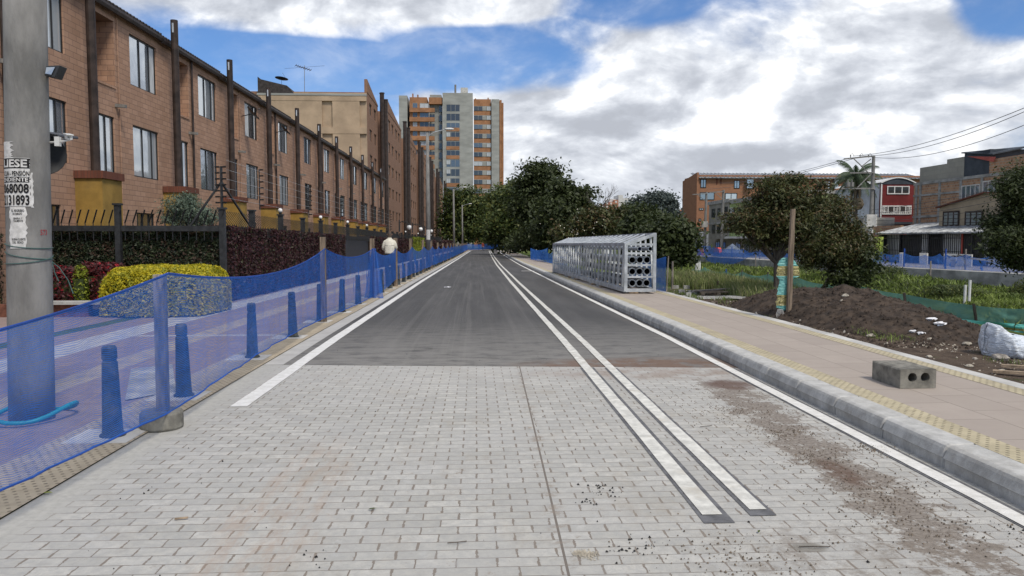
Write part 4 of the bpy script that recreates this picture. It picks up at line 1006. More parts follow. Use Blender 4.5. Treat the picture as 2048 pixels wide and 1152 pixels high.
for x0, x1 in ((1886, 1918), (1930, 1965)): win_x(X5, x0, x1, 423, 453, b5, 'glass_curtain', 'pipe_brown', n=3, fw=.12, f=.05, grid=4)
# carport with barred front
X6 = 35.; b6 = thing('carport', 'low grey sheet roofed carport with dark barred fence under the beige house', 'carport', (X6, xz(1900, 478, X6)[0], -.4))
y1c, z1c = xz(1757, 467, X6); y0c = xz(2100, 470, X6)[0]; gzc = gz(56)
m_ = MB(); m_.add([(X6-.3, y0c, z1c-.08), (X6-.3, y1c, z1c-.08), (X6+3.6, y1c, z1c+.80), (X6+3.6, y0c, z1c+.80), (X6-.3, y0c, z1c+.02), (X6-.3, y1c, z1c+.02), (X6+3.6, y1c, z1c+.9), (X6+3.6, y0c, z1c+.9)], [(0,3,2,1),(4,5,6,7),(0,1,5,4),(1,2,6,5),(2,3,7,6),(3,0,4,7)])
for q in range(30): yy = y0c+(y1c-y0c)*(q+.5)/30; m_.tube([(X6-.32, yy, z1c+.03), (X6+3.6, yy, z1c+.91)], .04, 5)
m_.build('roof', M['metal_roof'], b6)
m_ = MB(); m_.box(X6+2.5, X6+2.6, y0c, y1c, -1, z1c+.3); m_.build('back_wall', M['curtain'], b6)
m_ = MB(); m_.box(X6+.0, X6+2.49, y1c-.2, y1c, -1, z1c-.1); m_.build('end_wall', M['slate_wall'], b6)
for x0, x1, mt in ((1775, 1800, 'curtain'), (1806, 1842, 'plastic_dark'), (1844, 1856, 'curtain'), (1860, 1884, 'frame_black'), (1886, 1921, 'curtain'), (1928, 1966, 'plastic_dark'), (1970, 2000, 'curtain')):
    ya, yb = xz(x1, 478, X6+.4)[0], xz(x0, 478, X6+.4)[0]; m_ = MB(); m_.box(X6+.4, X6+.46, ya, yb, gzc+.05, z1c-.12); m_.build('curtain_and_shade_panel', M[mt], b6)  # pale panels are curtains, dark ones stand in for the shaded openings
m_ = MB(); yy = y0c
while yy < y1c: m_.box(X6-.02, X6+.02, yy-.02, yy+.02, gzc, z1c-.1); yy += .24
for zf in (.1, .55, 1.1, 2.2): m_.box(X6-.02, X6+.02, y0c, y1c, gzc+zf*.9, gzc+zf*.9+.05)
m_.build('barred_fence', M['dark_iron'], b6)
for px, mt in ((1757, 'dark_iron'), (1800, 'dark_iron'), (1843, 'dark_iron'), (1858, 'dark_iron'), (1886, 'dark_iron'), (1925, 'red_roof'), (1945, 'dark_iron')):
    yy = xz(px, 478, X6-.05)[0]; m_ = MB(); m_.box(X6-.1, X6-.03, yy-.05, yy+.05, gzc, z1c-.09); m_.build('post', M[mt], b6)
# white boards and odds leaning along the far pavement
for i, (x0, x1, yt, yb, X, mt, nm, lb, ct) in enumerate([(1840, 1856, 506, 530, 33.2, 'white_paint', 'white_board', 'narrow white board leaning on the far net, left of the wide boards', 'board'),
        (1800, 1806, 505, 527, 33.4, 'white_paint', 'white_board', 'slim white board standing at the left of the far boards', 'board'),
        (1889, 1945, 508, 533, 33.0, 'white_paint', 'painted_board', 'wide white board with scribbled dark marks on the far pavement', 'board'),
        (1978, 2012, 509, 533, 33.0, 'white_paint', 'white_board', 'white board at the right, half behind the near tree leaves', 'board'),
        (1904, 1913, 515, 535, 31.0, 'concrete_light', 'concrete_slab', 'pale concrete slab standing on end on the far pavement', 'slab'),
        (1768, 1777, 513, 524, 33.5, 'cap_rows', 'box', 'small brown box on the far pavement beside the lime wall', 'box')]):
    o_ = pbox(nm, X, .06, x0, x1, yt, yb, mt, None, ref=(x0+x1)/2); tag(o_, lb, ct)
o_ = None
m_ = MB(); r_ = random.Random(8)
for q in range(16):
    ya, za = xz(1893+q*3.1, 512+r_.uniform(-1.5, 2.5), 32.94); m_.bar((32.94, ya, za), (32.94, ya-r_.uniform(.1, .4), za+r_.uniform(-.12, .12)), .05, .03)
mk = [o for o in bpy.data.objects if o.name.startswith('painted_board')][0]; m_.build('scribble', M['ink'], mk)
p0 = atX(1942, 517, 32); p1 = atX(1985, 522, 31); m_ = MB(); m_.tube([p0, p1], .06, 6); tag(m_.build('yellow_pole', M['yellow_pole']), 'yellow pole lying across the far net at the right', 'pole')
lw = pbox('lime_wall', 34.2, .3, 1744, 1760, 474, 999, 'lime', None); tag(lw, 'bright lime green wall stub left of the carport', 'wall')
# blocky stepped parapet / balcony below the palm
pl_ = pbox('concrete_balcony', 36.5, 3, 1708, 1726, 436, 999, 'wall_concrete', None); tag(pl_, 'small grey concrete balcony box under the palm tree', 'balcony')
pl_ = pbox('raw_wall', 37.4, .4, 1716, 1745, 456, 999, 'beige_wall', None); tag(pl_, 'patchy ochre wall behind the utility post', 'wall')
# far towers between the trees
Yf = 330.
def fbox(nm, par, px0, px1, py, mat, d=12, Y=Yf): a_, b_ = atY(px0, py, Y), atY(px1, py, Y); m_ = MB(); m_.box(a_.x, b_.x, Y, Y+d, -2, a_.z); return m_.build(nm, M[mat], par)
ft = thing('far_tower_block', 'distant stepped white and pinkish apartment block above the trees', 'apartment block', (atY(1235, 478, Yf).x, Yf, -1))
for a_ in ((1237, 1246, 390, 'pale_far', 0), (1219, 1236.9, 398, 'pale_far', 2), (1246.1, 1268, 396, 'pale_far', 1), (1228, 1236.8, 400, 'brick_far', -1), (1218, 1227.9, 404, 'brick_far', -1.5), (1210, 1217.9, 407, 'brick_far', -2), (1190, 1209.9, 412, 'pale_far', -1), (1172, 1189.9, 420, 'pink_far', -2)):
    fbox('wall', ft, a_[0], a_[1], a_[2], a_[3], 12, Yf+a_[4])
for r in range(7):
    for px in (1213, 1221, 1231, 1250, 1257, 1264):
        a_, b_ = atY(px, 402+r*7+(3 if px < 1225 else 0), Yf-3), atY(px+3.2, 405.5+r*7+(3 if px < 1225 else 0), Yf-3); m_ = MB(); m_.box(a_.x, b_.x, Yf-2.6, Yf-2.1, b_.z, a_.z); m_.build('window', M['pale_far' if px < 1240 else 'glass_blue'], ft)
ft = thing('far_tower_block', 'distant small orange-red block left of the tall orange brick building', 'apartment block', (atY(1370, 478, 300).x, 300, -1))
fbox('wall', ft, 1359, 1380, 419, 'brick_far', 10, 300)
for r in range(4):
    for px in (1361, 1367.5, 1374): a_, b_ = atY(px, 423+r*6.5, 299), atY(px+4, 426+r*6.5, 299); m_ = MB(); m_.box(a_.x, b_.x, 299.5, 299.9, b_.z, a_.z); m_.build('window', M['pale_far'], ft)
ft = thing('far_tower_block', 'distant pale grey block at the right edge of the grey-leaved tree', 'apartment block', (atY(1350, 478, 320).x, 320, -1))
fbox('wall', ft, 1340, 1357, 420, 'pale_far', 10, 320)

# ------------------------------------------------------------------ utility post with crossarms, palm side
pb_ = Vector((30.0, xz(1741, 478, 30)[0], 0)); yp = pb_.y; gp = gz(yp)
up = thing('utility_pole', 'concrete utility post with three crossarms beside the palm tree', 'utility pole', (30, yp, gp))
def AP(px, py, dy=0): return atY(px, py, yp+dy)
ztop = AP(1744, 312).z
m_ = MB(); m_.tube([(30, yp, gp), (30, yp, AP(1741, 456).z)], [.21, .18], 12); m_.build('lower_white_band', M['white_paint'], up)
m_ = MB(); m_.tube([(30, yp, AP(1741, 456).z), (30.05, yp, ztop)], [.178, .115], 12); m_.build('post', M['pole_concrete'], up)
for (xa, ya, xb, yb_) in ((1688, 318, 1748, 312), (1700, 346, 1748, 345), (1682, 377, 1750, 377)):
    m_ = MB(); m_.bar(AP(xa, ya, -.2), AP(xb, yb_, -.2), .10, .10); m_.build('crossarm', M['pole_concrete'], up)
for (xa, ya, xb, yb_) in ((1707, 317, 1742, 350), (1742, 318, 1722, 334), (1715, 375, 1742, 348)):
    m_ = MB(); m_.bar(AP(xa, ya, -.26), AP(xb, yb_, -.26), .06); m_.build('brace', M['pole_concrete'], up)
for px in (1701, 1720, 1737):
    m_ = MB(); a_ = AP(px, 315, -.2); m_.lathe([(.03, 0), (.05, .05), (.03, .10), (.055, .15), (.03, .2)], a_, 8); m_.tube([a_+Vector((0, 0, .2)), a_+Vector((.12, 0, .32)), a_+Vector((.25, 0, .15))], .015, 5); m_.build('insulator', M['pole_concrete'], up)
for px, w_ in ((1696, .35), (1704, .28)):
    m_ = MB(); a_ = AP(px, 366, -.25); m_.box(a_.x-w_/3, a_.x+w_/3, a_.y-.15, a_.y+.15, a_.z-.28, a_.z+.05); m_.lathe([(.04, .05), (.06, .10), (.04, .15), (.06, .2), (.02, .25)], a_, 8); m_.build('switch_gear', M['pole_concrete'], up)
m_ = MB(); a_ = AP(1741, 441, -.35); m_.box(a_.x-.40, a_.x+.40, a_.y-.2, a_.y+.15, a_.z-.45, a_.z+.45); m_.build('meter_box', M['concrete_light'], up)
m_ = MB(); m_.tube([(30.17, yp-.12, AP(1741, 430).z), (30.14, yp-.12, AP(1741, 380).z)], .05, 6); m_.build('conduit', M['dark_iron'], up)
def wire(name, a, b, sag, label, r=.012, n=16, cat='cable'):
    a, b = Vector(a), Vector(b); pts = [a.lerp(b, k/n)-Vector((0, 0, sag*4*(k/n)*(1-k/n))) for k in range(n+1)]
    m_ = MB(); m_.tube(pts, r, 5); return tag(m_.build(name, M['plastic_dark']), label, cat)
wire('power_cable', AP(1706, 312, -.2), atY(2110, 190, 30), .5, 'upper thin power cable running from the crossarm to the top right', .016)
wire('power_cable', AP(1722, 312, -.2), atY(2110, 196, 30), .6, 'middle thin power cable running to the top right, just under the upper one', .016)
wire('power_cable', AP(1742, 314, -.2), atY(2110, 224, 30), .7, 'lowest thin power cable sweeping to the right edge', .016)
lp = (28, 125)
wire('power_cable', AP(1692, 318, -.2), atY(1440, 366, 118), .5, 'upper cable from the crossarm down to the left pole tops', .02)
wire('power_cable', AP(1712, 316, -.2), atY(1412, 378, 121), .5, 'lower cable from the crossarm down to the left pole tops', .02)
for i in range(5): wire('service_cable', AP(1741, 420+i*7, 0), atX(2100, 350+i*13, 33), .25+.05*i, ['thin service cable over the brick wall, topmost of five', 'second service cable over the brick wall', 'middle service cable crossing the beige house front', 'fourth service cable crossing the beige house front', 'lowest service cable crossing the beige house'][i], .014)
# two poles by the orange block
for px, pt, pyb, X, lb in ((1409, 384, 505, 33, 'leaning grey pole with a small box in front of the orange block'), (1443, 380, 500, 33, 'second grey pole, in front of the grey rendered house')):
    Y_ = xz(px, 478, X)[0]; g_ = gz(Y_)
    po = thing('utility_pole', lb, 'utility pole', (X, Y_, g_)); tp = atY(px+4, pt, Y_); m_ = MB(); m_.tube([(X, Y_, g_), tp], [.24, .16], 10); m_.build('post', M['pole_concrete'], po)
    m_ = MB(); m_.bar(atY(px-24, pt+5, Y_-.2), atY(px+6, pt+3, Y_-.2), .12); m_.bar(atY(px-14, pt+5, Y_-.2), atY(px+2, pt+18, Y_-.2), .07); m_.build('crossarm', M['pole_concrete'], po)
    if px == 1409: m_ = MB(); a_ = atY(1409, 449, Y_-.4); m_.box(a_.x-.4, a_.x+.4, a_.y-.3, a_.y+.2, a_.z-.4, a_.z+.45); m_.build('meter_box', M['concrete'], po)
Yp = 150; po = thing('utility_pole', 'far pole with a short crossarm right of the grey-leaved tree', 'utility pole', (atY(1356, 478, Yp).x, Yp, -.7)); m_ = MB(); m_.tube([(atY(1356, 478, Yp).x, Yp, -.7), atY(1356, 408, Yp)], [.25, .2], 8); m_.build('post', M['pole_concrete'], po); m_ = MB(); m_.bar(atY(1345, 409, Yp-.3), atY(1360, 408, Yp-.3), .15); m_.build('crossarm', M['pole_concrete'], po)

# ------------------------------------------------------------------ nets
def net(name, label, cat, pts, mat, sag=.0, sagb=None, seg=24, nv=10, ripple=.03, thick_top=None, seed=1, hemmat=None):
    """pts: list of (x, Y, ztop, zbottom); catenary dips between them"""
    r_ = random.Random(seed); m_ = MB(); rows_t = []; uv = []; sagb = sag if sagb is None else sagb
    if not isinstance(sag, (list, tuple)): sag = [sag]*(len(pts)-1)
    if not isinstance(sagb, (list, tuple)): sagb = [sagb]*(len(pts)-1)
    cols = []; U = 0
    for k in range(len(pts)-1):
        a, b = pts[k], pts[k+1]; ln_ = sqrt((b[0]-a[0])**2+(b[1]-a[1])**2)
        for q in range(seg if k < len(pts)-2 else seg+1):
            t_ = q/seg; s_ = 4*t_*(1-t_); cols.append((a[0]+(b[0]-a[0])*t_, a[1]+(b[1]-a[1])*t_, a[2]+(b[2]-a[2])*t_-sag[k]*s_, a[3]+(b[3]-a[3])*t_-sagb[k]*s_, U+ln_*t_, s_, (b[0]-a[0])/ln_, (b[1]-a[1])/ln_))
        U += ln_
    grid = []
    for (x, y, zt, zb, u, s_, tx, ty) in cols:
        c_ = []
        for v in range(nv+1):
            w_ = v/nv; rp = ripple*(nz(u*3.1+seed, w_*1.7, 1.)*1.2 + .6*nz(u*9+seed, w_*2, 1.))*min(1., .35+s_)*sin(pi*min(1, .15+w_*.85)); c_.append((x-ty*rp, y+tx*rp, zb+(zt-zb)*w_)); uv.append((u, w_))
        grid.append(c_)
    m_.grid(grid); m_.uv = uv; o = m_.build(name, M[mat], smooth=True)
    if label: tag(o, label, cat)
    if thick_top:
        h = MB(); h.tube([g[-1] for g in grid], thick_top, 6); h.build('top_hem', M[hemmat or 'bluecloth'], o)
        h = MB(); h.tube([g[0] for g in grid], thick_top*.7, 6); h.build('bottom_hem', M[hemmat or 'bluecloth'], o)
    return o
def Zat(px, py, Y): return atY(px, py, Y).z
# left run of netting and its stakes
st = []
def stake(name, label, px, pyt, Y, w_=.09, off=(0, 0), mat='wood_grey', lean=0, xx=None, group=None):
    x = xx if xx is not None else atY(px, 478, Y).x; g_ = gz(Y); zt = Zat(px, pyt, Y)
    t_ = thing(name, label, 'stake', (x, Y, g_), group)
    m_ = MB(); m_.bar((x, Y, g_-.0), (x+lean, Y, zt), w_, w_*.9, up=(0, 1, 0)); m_.build('shaft', M[mat], t_, bevel=.004); return t_, x, g_, zt
# first stake stands in a round concrete foot
B1 = G(311, 862); Y1_ = B1.y+.10
fx_ = atY(316, 478, Y1_).x; ft_ = thing('net_stake', 'near grey wooden stake standing in a round concrete foot', 'stake', (fx_, Y1_, 0))
m_ = MB(); m_.lathe([(.165, .004), (.172, .02), (.170, .13), (.162, .148), (.001, .150)], (fx_-.015, Y1_, 0), 28); m_.build('concrete_foot', M['block_concrete'], ft_, smooth=False)
m_ = MB(); m_.bar((fx_, Y1_, .14), (fx_+.005, Y1_, Zat(318, 549, Y1_)), .088, .075, up=(0, 1, 0)); m_.build('shaft', M['wood_grey'], ft_, bevel=.004)
S2 = G(645, 645); S3 = G(744, 596); S4 = G(790, 573)
stake('net_stake', 'second wooden stake, tall raw plank rising above the blue net', 651, 474, S2.y, .10, mat='wood', xx=S2.x+.03)
stake('net_stake', 'third stake, where the blue net is bunched up', 744, 477, S3.y, .12, mat='wood', xx=S3.x+.02)
stake('net_stake', 'fourth stake, right beside the man in the beige jacket', 791, 476, S4.y, .13, mat='wood', xx=S4.x+.03)
xs_ = [(826, 478), (864, 484), (878, 484), (888.5, 486), (895.5, 486.5)]
ys5 = [S4.y+6.0, S4.y+13, S4.y+20, S4.y+27, S4.y+34]
stx = [(S4.x, S4.y)]
fars = []
for i, (Y_, pt) in enumerate(zip(ys5, (477, 480, 483, 485, 486.5))):
    x_ = cxy(Y_)-.36-2.92; px = 952+x_/Y_*1500
    stake('net_stake', ['fifth stake of the blue net, just past the man in beige', 'sixth stake of the blue net, near the paper notice on the lamp column', 'seventh stake along the blue net', 'eighth stake along the blue net', 'ninth stake along the blue net'][i], px, pt, Y_, .12, mat='wood', xx=x_)
    fars.append((x_, Y_))
Y_ = ys5[-1]+7
while Y_ < 148: x_ = cxy(Y_)-.36-2.9; stake('net_stake', 'small far stake in the distant part of the blue net', 0, 487, Y_, .12, mat='wood', xx=x_, group='far stakes of the left net'); fars.append((x_, Y_)); Y_ += 7
zz = Zat
net('net_barrier', 'nearest span of blue woven net, from the left frame edge to the bunched stake', 'net', [
    (-2.58, -.9, 1.26, .44), (fx_+.085, Y1_-.02, Zat(318, 546, Y1_), Zat(318, 822, Y1_)), (S2.x+.08, S2.y-.07, Zat(651, 497, S2.y), Zat(651, 634, S2.y)), (S3.x+.05, S3.y-.08, Zat(744, 497, S3.y), Zat(748, 592, S3.y))],
    'net_blue', [.22, .22, .20], [.0, -.06, .02], seg=40, nv=14, ripple=.06, thick_top=.007, seed=3)
rest = [(S3.x+.06, S3.y+.12, Zat(748, 500, S3.y), Zat(750, 592, S3.y)), (S4.x+.05, S4.y-.1, Zat(792, 497, S4.y), Zat(792, 552, S4.y)-.1)]
for x_, y_ in fars: rest.append((x_+.07, y_-.1, gz(y_)+1.42, gz(y_)+.25))
rest += [(3.0, 157, .75, -.5), (6, 166, .75, -.5), (14, 175, .75, -.5), (28, 178, .75, -.5), (40, 178, .75, -.5)]
net('net_barrier', 'long blue net receding along the left kerb past the man in beige', 'net', rest, 'net_blue_far', [.20]+[.24]*(len(rest)-2), [.05]*(len(rest)-1), seg=12, nv=6, ripple=.10, seed=9)
# bunched net at stake three
m_ = MB(); rr = []; r_ = random.Random(4)
for k in range(15):
    zt = Zat(744, 497, S3.y); zb = Zat(744, 596, S3.y); t_ = k/14; z = zt+(zb-zt)*t_; wd = .05+.30*t_**.8
    rr.append([(S3.x+.10-.55*wd*1.5+wd*1.5*q/12*1.0, S3.y-.16+.05*sin(q*1.7)*(.4+t_), z) for q in range(13)])
m_.grid(rr); m_.uv = [(q*.06, 1-k/14) for k in range(15) for q in range(13)]; tag(m_.build('net_bunch', M['net_blue_far'], smooth=True), 'gathered blue net end hanging in folds at the third stake', 'net')
# bollards
def bollard():
    b = thing('bollard', '', 'bollard', (0, 0, 0), 'iron bollards along the left kerb')
    m_ = L(); n = 14
    m_.lathe([(.098, 0), (.098, .02), (.080, .028), (.076, .06), (.058, .60)], n=n); m_.build('body', M['bollard_iron'], b, smooth=False)
    m_ = L(); m_.lathe([(.0575, .601), (.050, .612), (.050, .622), (.0575, .630), (.056, .715), (.044, .735), (.001, .742)], n=n); m_.build('cap', M['bollard_iron'], b)
    return b
bp = [(226, 872), (368, 792), (505, 715), (586, 674), (641, 643), (684, 624), (716.5, 608), (744, 595), (763, 585.5), (780, 576.5)]
pos_ = [G(px, py, .012) for px, py in bp]
while pos_[-1].y < 120:
    Y_ = pos_[-1].y + 2.15; pos_.append(Vector((cxy(Y_)-.36-2.93, Y_, gz(Y_)+.012)))
b0 = bollard()
lab0 = ['nearest dark bollard, behind the blue net at the lower left', 'second bollard from the camera, just right of the concrete footed stake', 'third bollard from the camera, fully exposed foot beside the white line start', 'fourth bollard from the camera', 'scuffed fifth bollard leaning on the second net stake', 'sixth bollard, mud stained, right of the second stake', 'seventh bollard, left of the bunched net', 'eighth bollard, hidden in the bunched net at the third stake', 'ninth bollard, just right of the bunched net', 'tenth bollard from the camera']
for i, p in enumerate(pos_):
    b = b0 if i == 0 else copy_tree(b0); b.location = p; b.rotation_euler = (radians(random.uniform(-1, 1)), radians(random.uniform(-1, 1)), i*.7)
    if i < 10: b['label'] = lab0[i]
    elif i < 16: b['label'] = ORD[i]+' bollard from the camera along the left kerb'
    else: b['label'] = 'small far bollard in the distant row behind the blue net'
    if i < 16:
        pd = MB(); pd.box(p.x-.30, p.x+.20, p.y-.22, p.y+.22, gz(p.y)-.01, gz(p.y)+.0165); tag(pd.build('bollard_pad', M['concrete_light']), kind='structure')
# blue nets on the right pavement
FrA = G(1251, 580.5, .27); FrB = G(1312, 580, .27)
net('net_barrier', 'blue net standing beside the steel frame, right of its near end', 'net', [(4.75, 24.5, Zat(1318, 523, 24.5)+gz(24), gz(24)+.15), (5.35, 20.9, Zat(1338, 513, 20.9), Zat(1333, 583, 20.9))], 'net_blue_far', .06, .0, seg=20, ripple=.10, seed=12)
mb_ = MB(); mb_.tube([(5.36, 20.85, gz(21)+.1), (5.40, 20.85, Zat(1339, 512, 20.85))], .018, 6); tag(mb_.build('net_rod', M['wood_grey']), 'thin rod holding the blue net next to the pipe frame', 'stake')
ptsn = [(5.50, 45, gz(45)+1.05, gz(45)+.1), (5.50, 49, gz(49)+1.1, gz(49)+.12), (5.45, 53, gz(53)+1.05, gz(53)+.1), (5.35, 57, gz(57)+1.1, gz(57)+.1), (5.15, 61, gz(61)+1.1, gz(61)+.1), (5.05, 65, gz(65)+1.15, gz(65)+.1), (4.95, 68, gz(68)+1.2, gz(68)+.1), (6.6, 69, gz(69)+1.2, gz(69)+.1)]
net('net_barrier', 'blue net along the right pavement beyond the steel frame', 'net', ptsn, 'net_blue_far', .22, .0, seg=10, ripple=.15, seed=5)
# upper street net
XU = 28.4
def UN(px, pyt, pyb): a_ = atX(px, pyt, XU); b_ = atX(px, pyb, XU); return (XU, a_.y, a_.z, b_.z)
net('net_barrier', 'blue net along the wall top across the canal, left of the big tree', 'net', [UN(1385, 488, 512), UN(1420, 492, 511), UN(1464, 497, 514), UN(1487, 498, 515), UN(1520, 499, 517), UN(1560, 500, 520), UN(1620, 500, 524), UN(1690, 502, 529)], 'net_upper', [.1, .2, .1, .3, .3, .3, .3], 0., seg=8, ripple=.3, seed=21)
net('net_barrier', 'blue net along the wall top across the canal, in front of the carport', 'net', [UN(1720, 504, 531), UN(1762, 505, 533), UN(1809, 506, 536), UN(1850, 510, 536), UN(1880, 507, 538), UN(1892, 509, 540), UN(1932, 509, 541), UN(1980, 513, 545), UN(2060, 510, 548)], 'net_upper', [.15]*8, 0., seg=8, ripple=.3, seed=22)
a_ = [atX(1410, 508, 27.8), atX(1520, 512, 27.8)]
m_ = MB(); rr = []; uvs = []
for k in range(25):
    t_ = k/24; s_ = 4*t_*(1-t_); p = a_[0].lerp(a_[1], t_); rr.append([(27.1-.25*s_*q/6, p.y, p.z+.25-(1.25*s_+.12)*q/6) for q in range(7)]); uvs += [(t_*12, q/6) for q in range(7)]
m_.grid(rr); m_.uv = uvs; tag(m_.build('net_sag', M['net_upper'], smooth=True), 'slack blue net drooping in a big curve over the canal wall', 'net')
for i, px in enumerate((1464, 1487, 1520, 1560, 1809, 1892, 1932, 1655)):
    a_ = atX(px, 497, XU+.05); y_ = a_.y; m_ = MB(); m_.tube([(XU+.05, y_, gz(y_)), (XU+.05, y_, gz(y_)+1.25)], .05, 6)
    tag(m_.build('net_post', M['bluecloth' if i in (0, 4, 5) else 'wood_grey']), ['net post wrapped in blue by the grey tarp', 'thin post of the upper net, second from the tarp', 'thin post of the upper net left of the big tree', 'thin post of the upper net seen past the left tree trunk', 'flared blue wrapped post of the upper net, left of the white boards', 'upper net post by the wide white board', 'upper net post at the scribbled board right end', 'upper net post hidden behind the tree'][i], 'stake')
for i, px in enumerate((1511, 1861)):
    a_ = atX(px, 540, 26.6); m_ = MB(); y_ = a_.y; m_.tube([(26.6, y_, terr(26.6, y_)), (26.6, y_, gz(y_)+.55)], .045, 6); tag(m_.build('wooden_rod', M['wood_grey']), ['thin rod standing against the canal wall, left', 'thin rod standing against the canal wall, below the boards'][i], 'stake')
# tarp tent and barriers
ya = atX(1465, 500, 30).y; m_ = MB(); g_ = gz(ya); w1 = atX(1447, 500, 30).y-ya; w2 = ya-atX(1484, 500, 30).y; top_ = atX(1465, 488, 30).z
rr = []
for k in range(13):
    t_ = k/12; y_ = ya+w1-(w1+w2)*t_; h_ = (1-abs(t_-.5)*2)**1.3*(top_-g_); rr.append([(30-1.6+3.2*q/8, y_, g_+.05+h_*(1-abs(q/4-1))**.7+.04*nz(k, q, .9)) for q in range(9)])
m_.grid(rr); tag(m_.build('tarp_tent', M['tarp_grey'], smooth=True), 'grey-blue tarp draped to a peak behind the far blue net', 'tarp')
for i, px in enumerate((1400, 1436)):
    a_ = atX(px, 507, 29.2); y_ = a_.y; g_ = gz(y_); t_ = thing('road_barrier', ['red plastic barrier dimly seen through the far blue net', 'bright red plastic barrier next to the grey tarp'][i], 'barrier', (29.2, y_, g_))
    m_ = MB(); P_ = [(-.8, 0), (-.75, .25), (-.55, .85), (-.3, 1.1), (.3, 1.1), (.55, .85), (.75, .25), (.8, 0)]
    m_.face([(29.0, y_+a*1.6, g_+b*1.0) for a, b in P_]); m_.face([(29.35, y_+a*1.6, g_+b*1.0) for a, b in P_[::-1]])
    for (p_, q_) in zip(P_, P_[1:]): m_.face([(29.0, y_+p_[0]*1.6, g_+p_[1]), (29.35, y_+p_[0]*1.6, g_+p_[1]), (29.35, y_+q_[0]*1.6, g_+q_[1]), (29.0, y_+q_[0]*1.6, g_+q_[1])])
    m_.build('body', M['barrier_red'], t_)
    for q in (-.7, 0, .7): m_ = MB(); m_.box(28.97, 28.995, y_+q-.14, y_+q+.14, g_+.15, g_+.75); m_.build('pale_stripe', M['pink_far'], t_)
# green net beyond the soil heap
GX = 10.35
def GNp(px, Y, ht=.52): x_ = atY(px, 478, Y).x; b_ = terr(x_, Y); return (x_, Y, Zat(px, ht, Y), b_)
gp = [(1385, 36, 537, 556), (1410, 34, 534, 556), (1454, 31, 542, 560), (1486, 29, 543, 563), (1538, 26.5, 548, 573), (1600, 23.8, 556, 592), (1700, 21, 566, 612), (1728, 19.0, 573, 620)]
net('green_net', 'sagging green net fence behind the tall grass and soil heap', 'net', [(atY(px, 478, Y).x, Y, Zat(px, t_, Y), Zat(px, b_, Y)) for px, Y, t_, b_ in gp], 'net_green', .12, .03, seg=10, ripple=.2, seed=31)
gq = [(1730, 17.6, 574, 617), (1822, 16.2, 590, 638), (1964, 14.9, 612, 656), (2070, 14.2, 618, 664)]
o = net('green_net', 'dark green net fence running to the right edge with teal plastic at its foot', 'net', [(atY(px, 478, Y).x, Y, Zat(px, t_, Y), Zat(px, b_-8, Y)) for px, Y, t_, b_ in gq], 'net_green', .02, .01, seg=14, ripple=.15, seed=33)
net('plastic_strip', 'teal plastic strip with yellow warning band along the foot of the right green net', 'plastic sheet', [(atY(px, 478, Y-.15).x, Y-.15, Zat(px, b_-14, Y-.15), Zat(px, b_+8, Y-.15)) for px, Y, t_, b_ in gq], 'teal_sheet', .0, .0, seg=14, ripple=.12, seed=35)
net('plastic_strip', 'pale teal plastic strip at the foot of the far green net by the tall grass', 'plastic sheet', [(atY(px, 478, Y-.15).x, Y-.15, Zat(px, b_-4, Y-.15), Zat(px, b_+7, Y-.15)) for px, Y, t_, b_ in gp[2:6]], 'teal_sheet', .12, .04, seg=10, ripple=.2, seed=36)
for i, (px, Y, t_, b_) in enumerate(gp[2:5]+gq[1:3]):
    x_ = atY(px, 478, Y).x; m_ = MB(); m_.tube([(x_, Y+.03, terr(x_, Y)-.1), (x_-.10*(i > 2), Y+.03, Zat(px, t_-4, Y))], .025 if i < 3 else .03, 6)
    tag(m_.build('net_post', M['bluecloth' if i == 0 else 'bark']), ['bluish post of the green net, left', 'middle post of the far green net', 'post of the far green net near the tree trunk', 'twiggy post of the right green net, above the soil slope', 'leaning twiggy post behind the white sack'][i], 'stake')
for i, (px, pt, pb2) in enumerate(((1934, 570, 602), (1943, 560, 594), (1394, 522, 536), (1399, 522, 534))):
    Y = 30 if i < 2 else 45; x_ = atY(px, 478, Y).x; m_ = MB(); m_.tube([(x_, Y, Zat(px, pb2+8, Y)), (x_+.01, Y, Zat(px+1, pt, Y))], .055 if i < 2 else .10, 8)
    tag(m_.build('white_pipe', M['white_metal']), ['shorter white plastic pipe standing on the right bank', 'taller white plastic pipe standing on the right bank', 'left of two white posts on the bank by the dark bush', 'right of two white posts on the bank by the dark bush'][i], 'pipe')

# ------------------------------------------------------------------ leaning stake with wrapped caution tape
SB = G(1577, 643, .10); Y = SB.y
tag((lambda m_: m_.tube([(SB.x, Y, SB.z-.1), atY(1581, 530, Y), atY(1586, 418, Y)], [.052, .050, .045], 10).build('wooden_post', M['wood']))(MB()), 'tall brown wooden post beside the soil heap, wrapped with teal plastic', 'post')
rowsx = [(515, 1566, 1584), (523, 1557, 1590), (532, 1555, 1596), (545, 1554, 1600), (552, 1553, 1600), (560, 1560, 1582), (575, 1556, 1582), (590, 1554, 1581), (605, 1552, 1581), (614, 1553, 1580), (621, 1562, 1580)]
m_ = MB(); rr = []; uvs = []
r_ = random.Random(2)
fine_rows = []
for (a0, b0_) in zip(rowsx, rowsx[1:]):
    for q in range(6): t_ = q/6; fine_rows.append(tuple(a0[i]+(b0_[i]-a0[i])*t_ for i in range(3)))
fine_rows.append(rowsx[-1])
for k, (py, x0, x1) in enumerate(fine_rows):
    e0 = r_.uniform(-1.2, 1.2); vv = 1-k/(len(fine_rows)-1)
    row = []
    for q in range(9):
        t_ = q/8; px = x0+e0+(x1-x0)*t_; dy_ = .075-.03*sin(pi*t_)+.012*r_.uniform(-1, 1); p = atY(px, py, Y+dy_); row.append(tuple(p)); uvs.append((t_, vv))
    rr.append(row)
